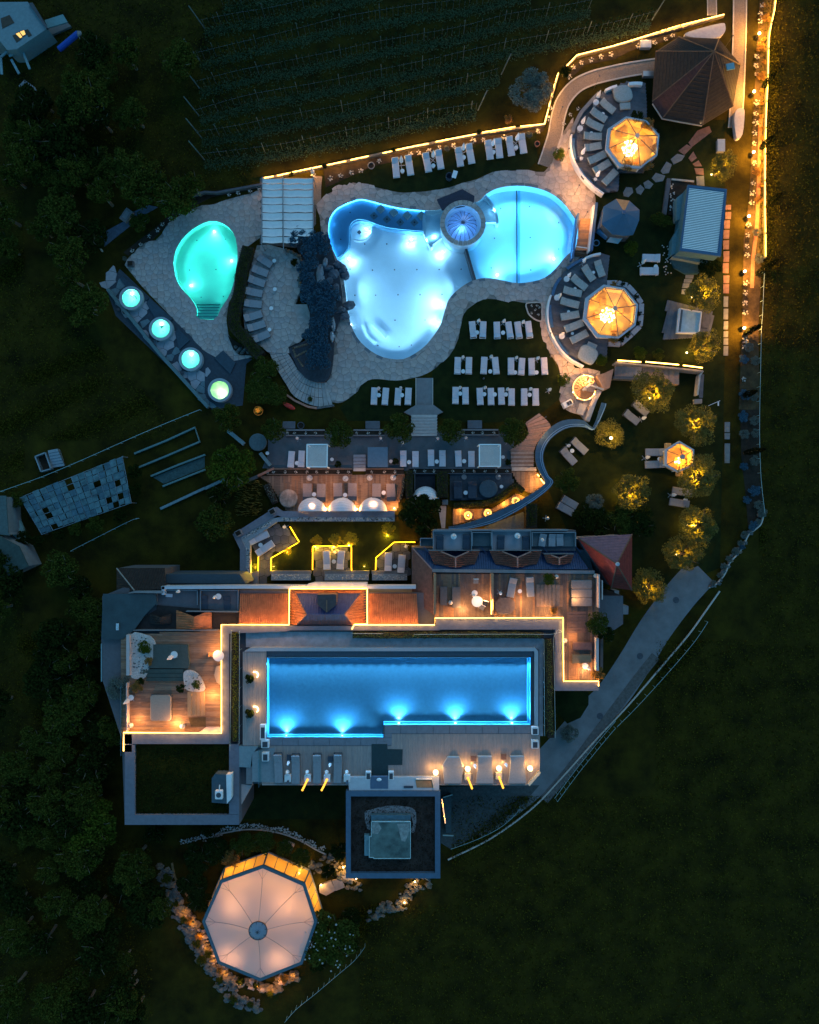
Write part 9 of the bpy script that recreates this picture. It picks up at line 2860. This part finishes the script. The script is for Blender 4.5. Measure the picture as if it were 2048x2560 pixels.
for p in qs('P',(870,560),(1150,700),(1120,1100),(850,1240),(560,1100),(500,800),(620,560),(1180,880)):
 a=W(p,1.0)
 lamp('inner_light',(*a,.9),28,(1,.52,.10),.2,yt)
# rocks around the yurt
rk=thing('rockery','ring of warm-lit boulders along the lower side of the yurt','rockery',(*W(q('P',600,1350),0),0))
pth=smooth(qs('P',(205,790),(270,860),(300,930),(370,1010),(395,1090),(440,1160),(500,1260),(580,1330),(680,1380),(790,1405),(880,1430),(960,1450),(1010,1370),(1090,1340),(1170,1290)),3,False)
pr_=resample(pth,8)
for k,p in enumerate(pr_):
 for j in range(3):
  a=W((p[0]+R.uniform(-9,9),p[1]+R.uniform(-9,9)),.3)
  s=R.uniform(.22,.62)
  build(MB().blob(a[0],a[1],s*.3,s,s*R.uniform(.6,.9),s*.6,k*3+j,6,4,.36),'boulder',M_rock if R.random()<.7 else M_stone[3],rk)
for p in pth[::4]:
 a=W(p,.3)
 build(MB().cyl(a[0],a[1]+.3,0,.6,.05,8),'spot_stem',M_dmetal,rk)
 lamp('spot',(a[0],a[1]+.25,.95),60,(1,.38,.02),.05,rk)
rk2=thing('rockery','cold unlit band of blue-grey boulders outside the lit ring','rockery',(*W(q('P',300,1100),0),0))
pth2=smooth(qs('P',(40,430),(60,560),(110,650),(140,760),(190,850),(230,950),(290,1060),(350,1150),(430,1250),(490,1350),(580,1440),(620,1530),(740,1560),(850,1600)),3,False)
for k,p in enumerate(resample(pth2,8)):
 for j in range(5):
  a=W((p[0]+R.uniform(-15,15),p[1]+R.uniform(-12,12)),.2)
  s=R.uniform(.18,.55)
  build(MB().blob(a[0],a[1],s*.2,s,s*.8,s*.5,k*5+j,6,4,.38),'boulder',M_rockg if k%5 else M_rock,rk2)
rk3=thing('rockery','pale rock slope running from the yurt to the tower','rockery',(*W(q('P',1400,500),0),0))
for k in range(170):
 t_=R.random()
 p=at(qs('P',(1270,440),(1400,330),(1480,390),(1540,460),(1600,540),(1650,560)),t_)if k<80 else at(qs('a',(735,810),(600,880),(560,950),(510,990),(420,1000),(360,1060)),t_)
 a=W((p[0]+R.uniform(-16,16),p[1]+R.uniform(-14,14)),.2)
 s=R.uniform(.15,.42)
 build(MB().blob(a[0],a[1],s*.3,s,s*.8,s*.6,k,6,4,.38),'boulder',M_rock if k%3 else M_rockg,rk3)
for k,p in enumerate(qs('P',(1210,365),(1545,405),(1358,552))+qs('a',(570,960),(640,820),(245,800))):
 a=W(p,.3)
 t=thing('garden_spot','tiny garden spot lamp in the rocks near the yurt, %s'%('above the yurt','next to the tower corner','beside the stone slabs','in the lower rock slope','under the tower lower edge','left below the tower')[k],'lamp',(*a,0))
 build(MB().cyl(0,0,0,.25,.05,8),'stem',M_dmetal,t,True)
 build(MB().blob(0,0,.32,.08,.08,.08,1,8,5,0),'lamp_globe',E_lamp,t,True)
 lamp('bulb',(*a,.8),(90,200,90,90,90,60)[k],(1,.56,.14),.05,t)
for k,P in enumerate((((1340,560),(1440,520),(1480,600),(1400,645),(1345,620)),((1450,520),(1530,500),(1555,575),(1480,605)),((1060,225),(1085,190),(1135,215),(1110,270)),((1530,480),(1580,460),(1640,520),(1550,510)))):
 o=build(MB().prism(WP([q('P',*p)for p in P],.3),0,.3),'stone_slab',M_stone[3])
 tag(o,'flat reddish stone slab beside the yurt, %s'%('large one nearest the glass','second one towards the tower','square one above the glass band','pale one at the tower corner')[k],'slab')
wr=smooth(qs('P',(190,195),(300,165),(480,140),(540,95),(700,60),(850,65),(1000,80),(1100,115),(1200,165),(1300,215),(1400,260)),4,False)
band(smooth(qs('P',(480,130),(700,90),(880,95),(1050,130),(1200,190),(1300,250),(1400,300)),4,False),3,0,.12,M_kerb,'bed_edging')['kind']='structure'
for k,p in enumerate(resample(wr,10)):
 o=put(P_flower,(*W((p[0]+R.uniform(-3,3),p[1]+R.uniform(-4,4)),.25),.02),k,R.uniform(1.0,1.6),'white blooming clump in the arc above the yurt, %s from the left'%ORD[k],'white clumps in the arc above the yurt')
 o['category']='flowers'
for k,(x,y,r_,c)in enumerate(((330,330,46,'dark'),(480,260,40,'dark'),(700,210,36,'mid'),(880,190,34,'mid'),(280,560,44,'dark'),(330,680,36,'dark'),(600,330,26,'gold'),(1190,320,30,'mid'),(1050,240,26,'mid'),(1420,440,22,'dark'),(1510,270,26,'dark'),(400,80,22,'dark'))):
 tree('garden_shrub','dark garden shrub around the yurt, %s'%('left top corner','top left','top centre-left','top centre','left side upper','left side lower','small warm one at the top left glass edge','top right by the spot lamp','behind the square slab','in the pale rocks','against the tower','over the grass roof corner')[k],q('P',x,y),r_,1.8,c,cat='shrub',z0=0 if k!=11 else 0)
band(smooth(qs('P',(100,370),(130,500),(200,600),(260,690)),4,False),5,0,.1,mat('brown edging',(.16,.11,.05),.9),'bed_edging')['kind']='structure'
bush=tree('flowering_bush','big dark bush with scattered white blossoms overlapping the yurt',q('P',1420,1010),84,3.6,'mid',cat='bush')
cb3=W(q('P',1420,1010),2.2)
fl_=MB()
for k in range(42):
 an,dd_=R.uniform(0,6.28),3.4*math.sqrt(R.random())
 c=(cb3[0]+dd_*math.cos(an),cb3[1]+dd_*math.sin(an),3.4-.12*dd_+R.uniform(-.2,.4))
 s=R.uniform(.05,.11)
 for j in range(5):
  aa=j*1.2566+an
  fl_.add([c,(c[0]+s*math.cos(aa-.5),c[1]+s*math.sin(aa-.5),c[2]+.02),(c[0]+1.5*s*math.cos(aa),c[1]+1.5*s*math.sin(aa),c[2]-.02),(c[0]+s*math.cos(aa+.5),c[1]+s*math.sin(aa+.5),c[2]+.02)],[(0,1,2,3)])
tag(build(fl_,'blossoms',M_flower,bush),kind='stuff')
for k,p in enumerate(pth[3::5]):
 tree('rock_plant','small shrub growing among the lit boulders of the yurt, %s from the left'%ORD[k],(p[0]+R.uniform(-10,10),p[1]+R.uniform(-8,8)),R.uniform(9,15),.8,R.choice(['mid','dark','gold']),'small shrubs among the lit boulders',trunk=False,cat='shrub')
for k,p in enumerate(pth2[2::5]):
 tree('rock_plant','small dark shrub in the cold outer boulder band, %s from the top'%ORD[k],(p[0]+R.uniform(-12,12),p[1]+R.uniform(-8,8)),R.uniform(10,17),.8,'mid','small shrubs in the outer boulder band',trunk=False,cat='shrub')
for k,(x,y,r_)in enumerate(((1600,830,34),(1330,1190,30),(1600,1050,30))):
 tree('flowering_bush','dark side bush of the blossoming thicket, %s'%('upper right','lower left','right')[k],q('P',x,y),r_,2.6,'dark',cat='bush')
# red kayak and orange object above the sun terrace
ky=thing('kayak','red canoe lying on the dark ground below the fan steps','canoe',(*W(q('F',710,1695),.3),0),rz=math.radians(-27))
build(MB().blob(0,0,.28,.85,.3,.26,3,14,6,.02),'hull',mat('red gloss',(.42,.03,.02),.4,.1),ky,True)
build(MB().blob(0,0,.48,.3,.15,.05,3,10,4,0),'cockpit',M_dmetal,ky,True)
an_=thing('orange_tent','orange lit shrub tub below the dark shrub block','plant pot',(*W(q('J',452,10),.4),0))
build(MB().lathe([(0,0),(.5,0),(.6,.45),(.52,.45),(.4,.1)],0,0,18),'tub',mat('orange tub',(.55,.20,.02),.6,.1),an_,True)
build(MB().blob(0,0,.55,.45,.45,.25,5,9,5,.3),'plant',mat('orange blossom',(.60,.25,.02),.8,.4,5),an_,True)
a=W(q('J',452,10),.4)
lamp('bulb',(a[0],a[1],1.3),9,(1,.5,.08),.1,an_)
# ================================================================ ground cover
gm=MB()
rr=random.Random(99)
def free(p):
 return(p[0]>1900 or(p[0]<230 and 700<p[1]<1100)or(p[0]<640 and p[1]<470)or(p[1]>1990 and p[0]>1130 and p[1]>3150-p[0])or(p[0]>1640 and p[1]>1600)or(p[0]>900 and p[1]>2260)or(p[0]<420 and 560<p[1]<1100 and p[1]>p[0]*1.0+620)or p[0]<60 or(p[1]>1560 and p[0]<240)or(p[1]>2100 and p[0]<380))
cnt=0
def line_pt():
 a_,b_=rr.choice((((0,1075),(250,955)),((20,1160),(380,1000)),((60,950),(330,850)),((0,700),(170,560)),((1180,2110),(1420,1900)),((900,2300),(1150,2120)),((1440,1900),(1800,1540)),((1800,1500),(1900,1330)),((700,2560),(920,2300)),((1920,700),(1935,100)),((60,1600),(210,1760)),((100,1780),(260,1900))))
 s_=rr.random()
 return(a_[0]+(b_[0]-a_[0])*s_+rr.gauss(0,12),a_[1]+(b_[1]-a_[1])*s_+rr.gauss(0,12))
while cnt<130000:
 p=(rr.uniform(-60,2110),rr.uniform(-60,2620))if cnt%5 else line_pt()
 if not free(p):
  continue
 a=W(p,.1)
 quad_leaf(gm,(*a,rr.uniform(.02,.22)),rr.uniform(.12,.34),rr,up=.7,asp=.4)
 cnt+=1
tag(build(gm,'meadow_tufts',leafmat('meadow blades',(.010,.012,.002),(.095,.088,.012),.3)),'loose tufts of meadow grass around the resort',None,None,'stuff')
for n_,o in list(bpy.data.objects.items()):
 if o.type=='EMPTY' and o.parent is None and not o.children and o.get('kind')is None:
  print('childless',n_)
print('objects',len(bpy.data.objects))
for pr_ in(P_white,P_grey,P_pale,P_sage,P_navy,P_bed,P_parasol,P_table,P_flower):
 if pr_.name not in PROTO_USED:
  print('unused proto',pr_.name)
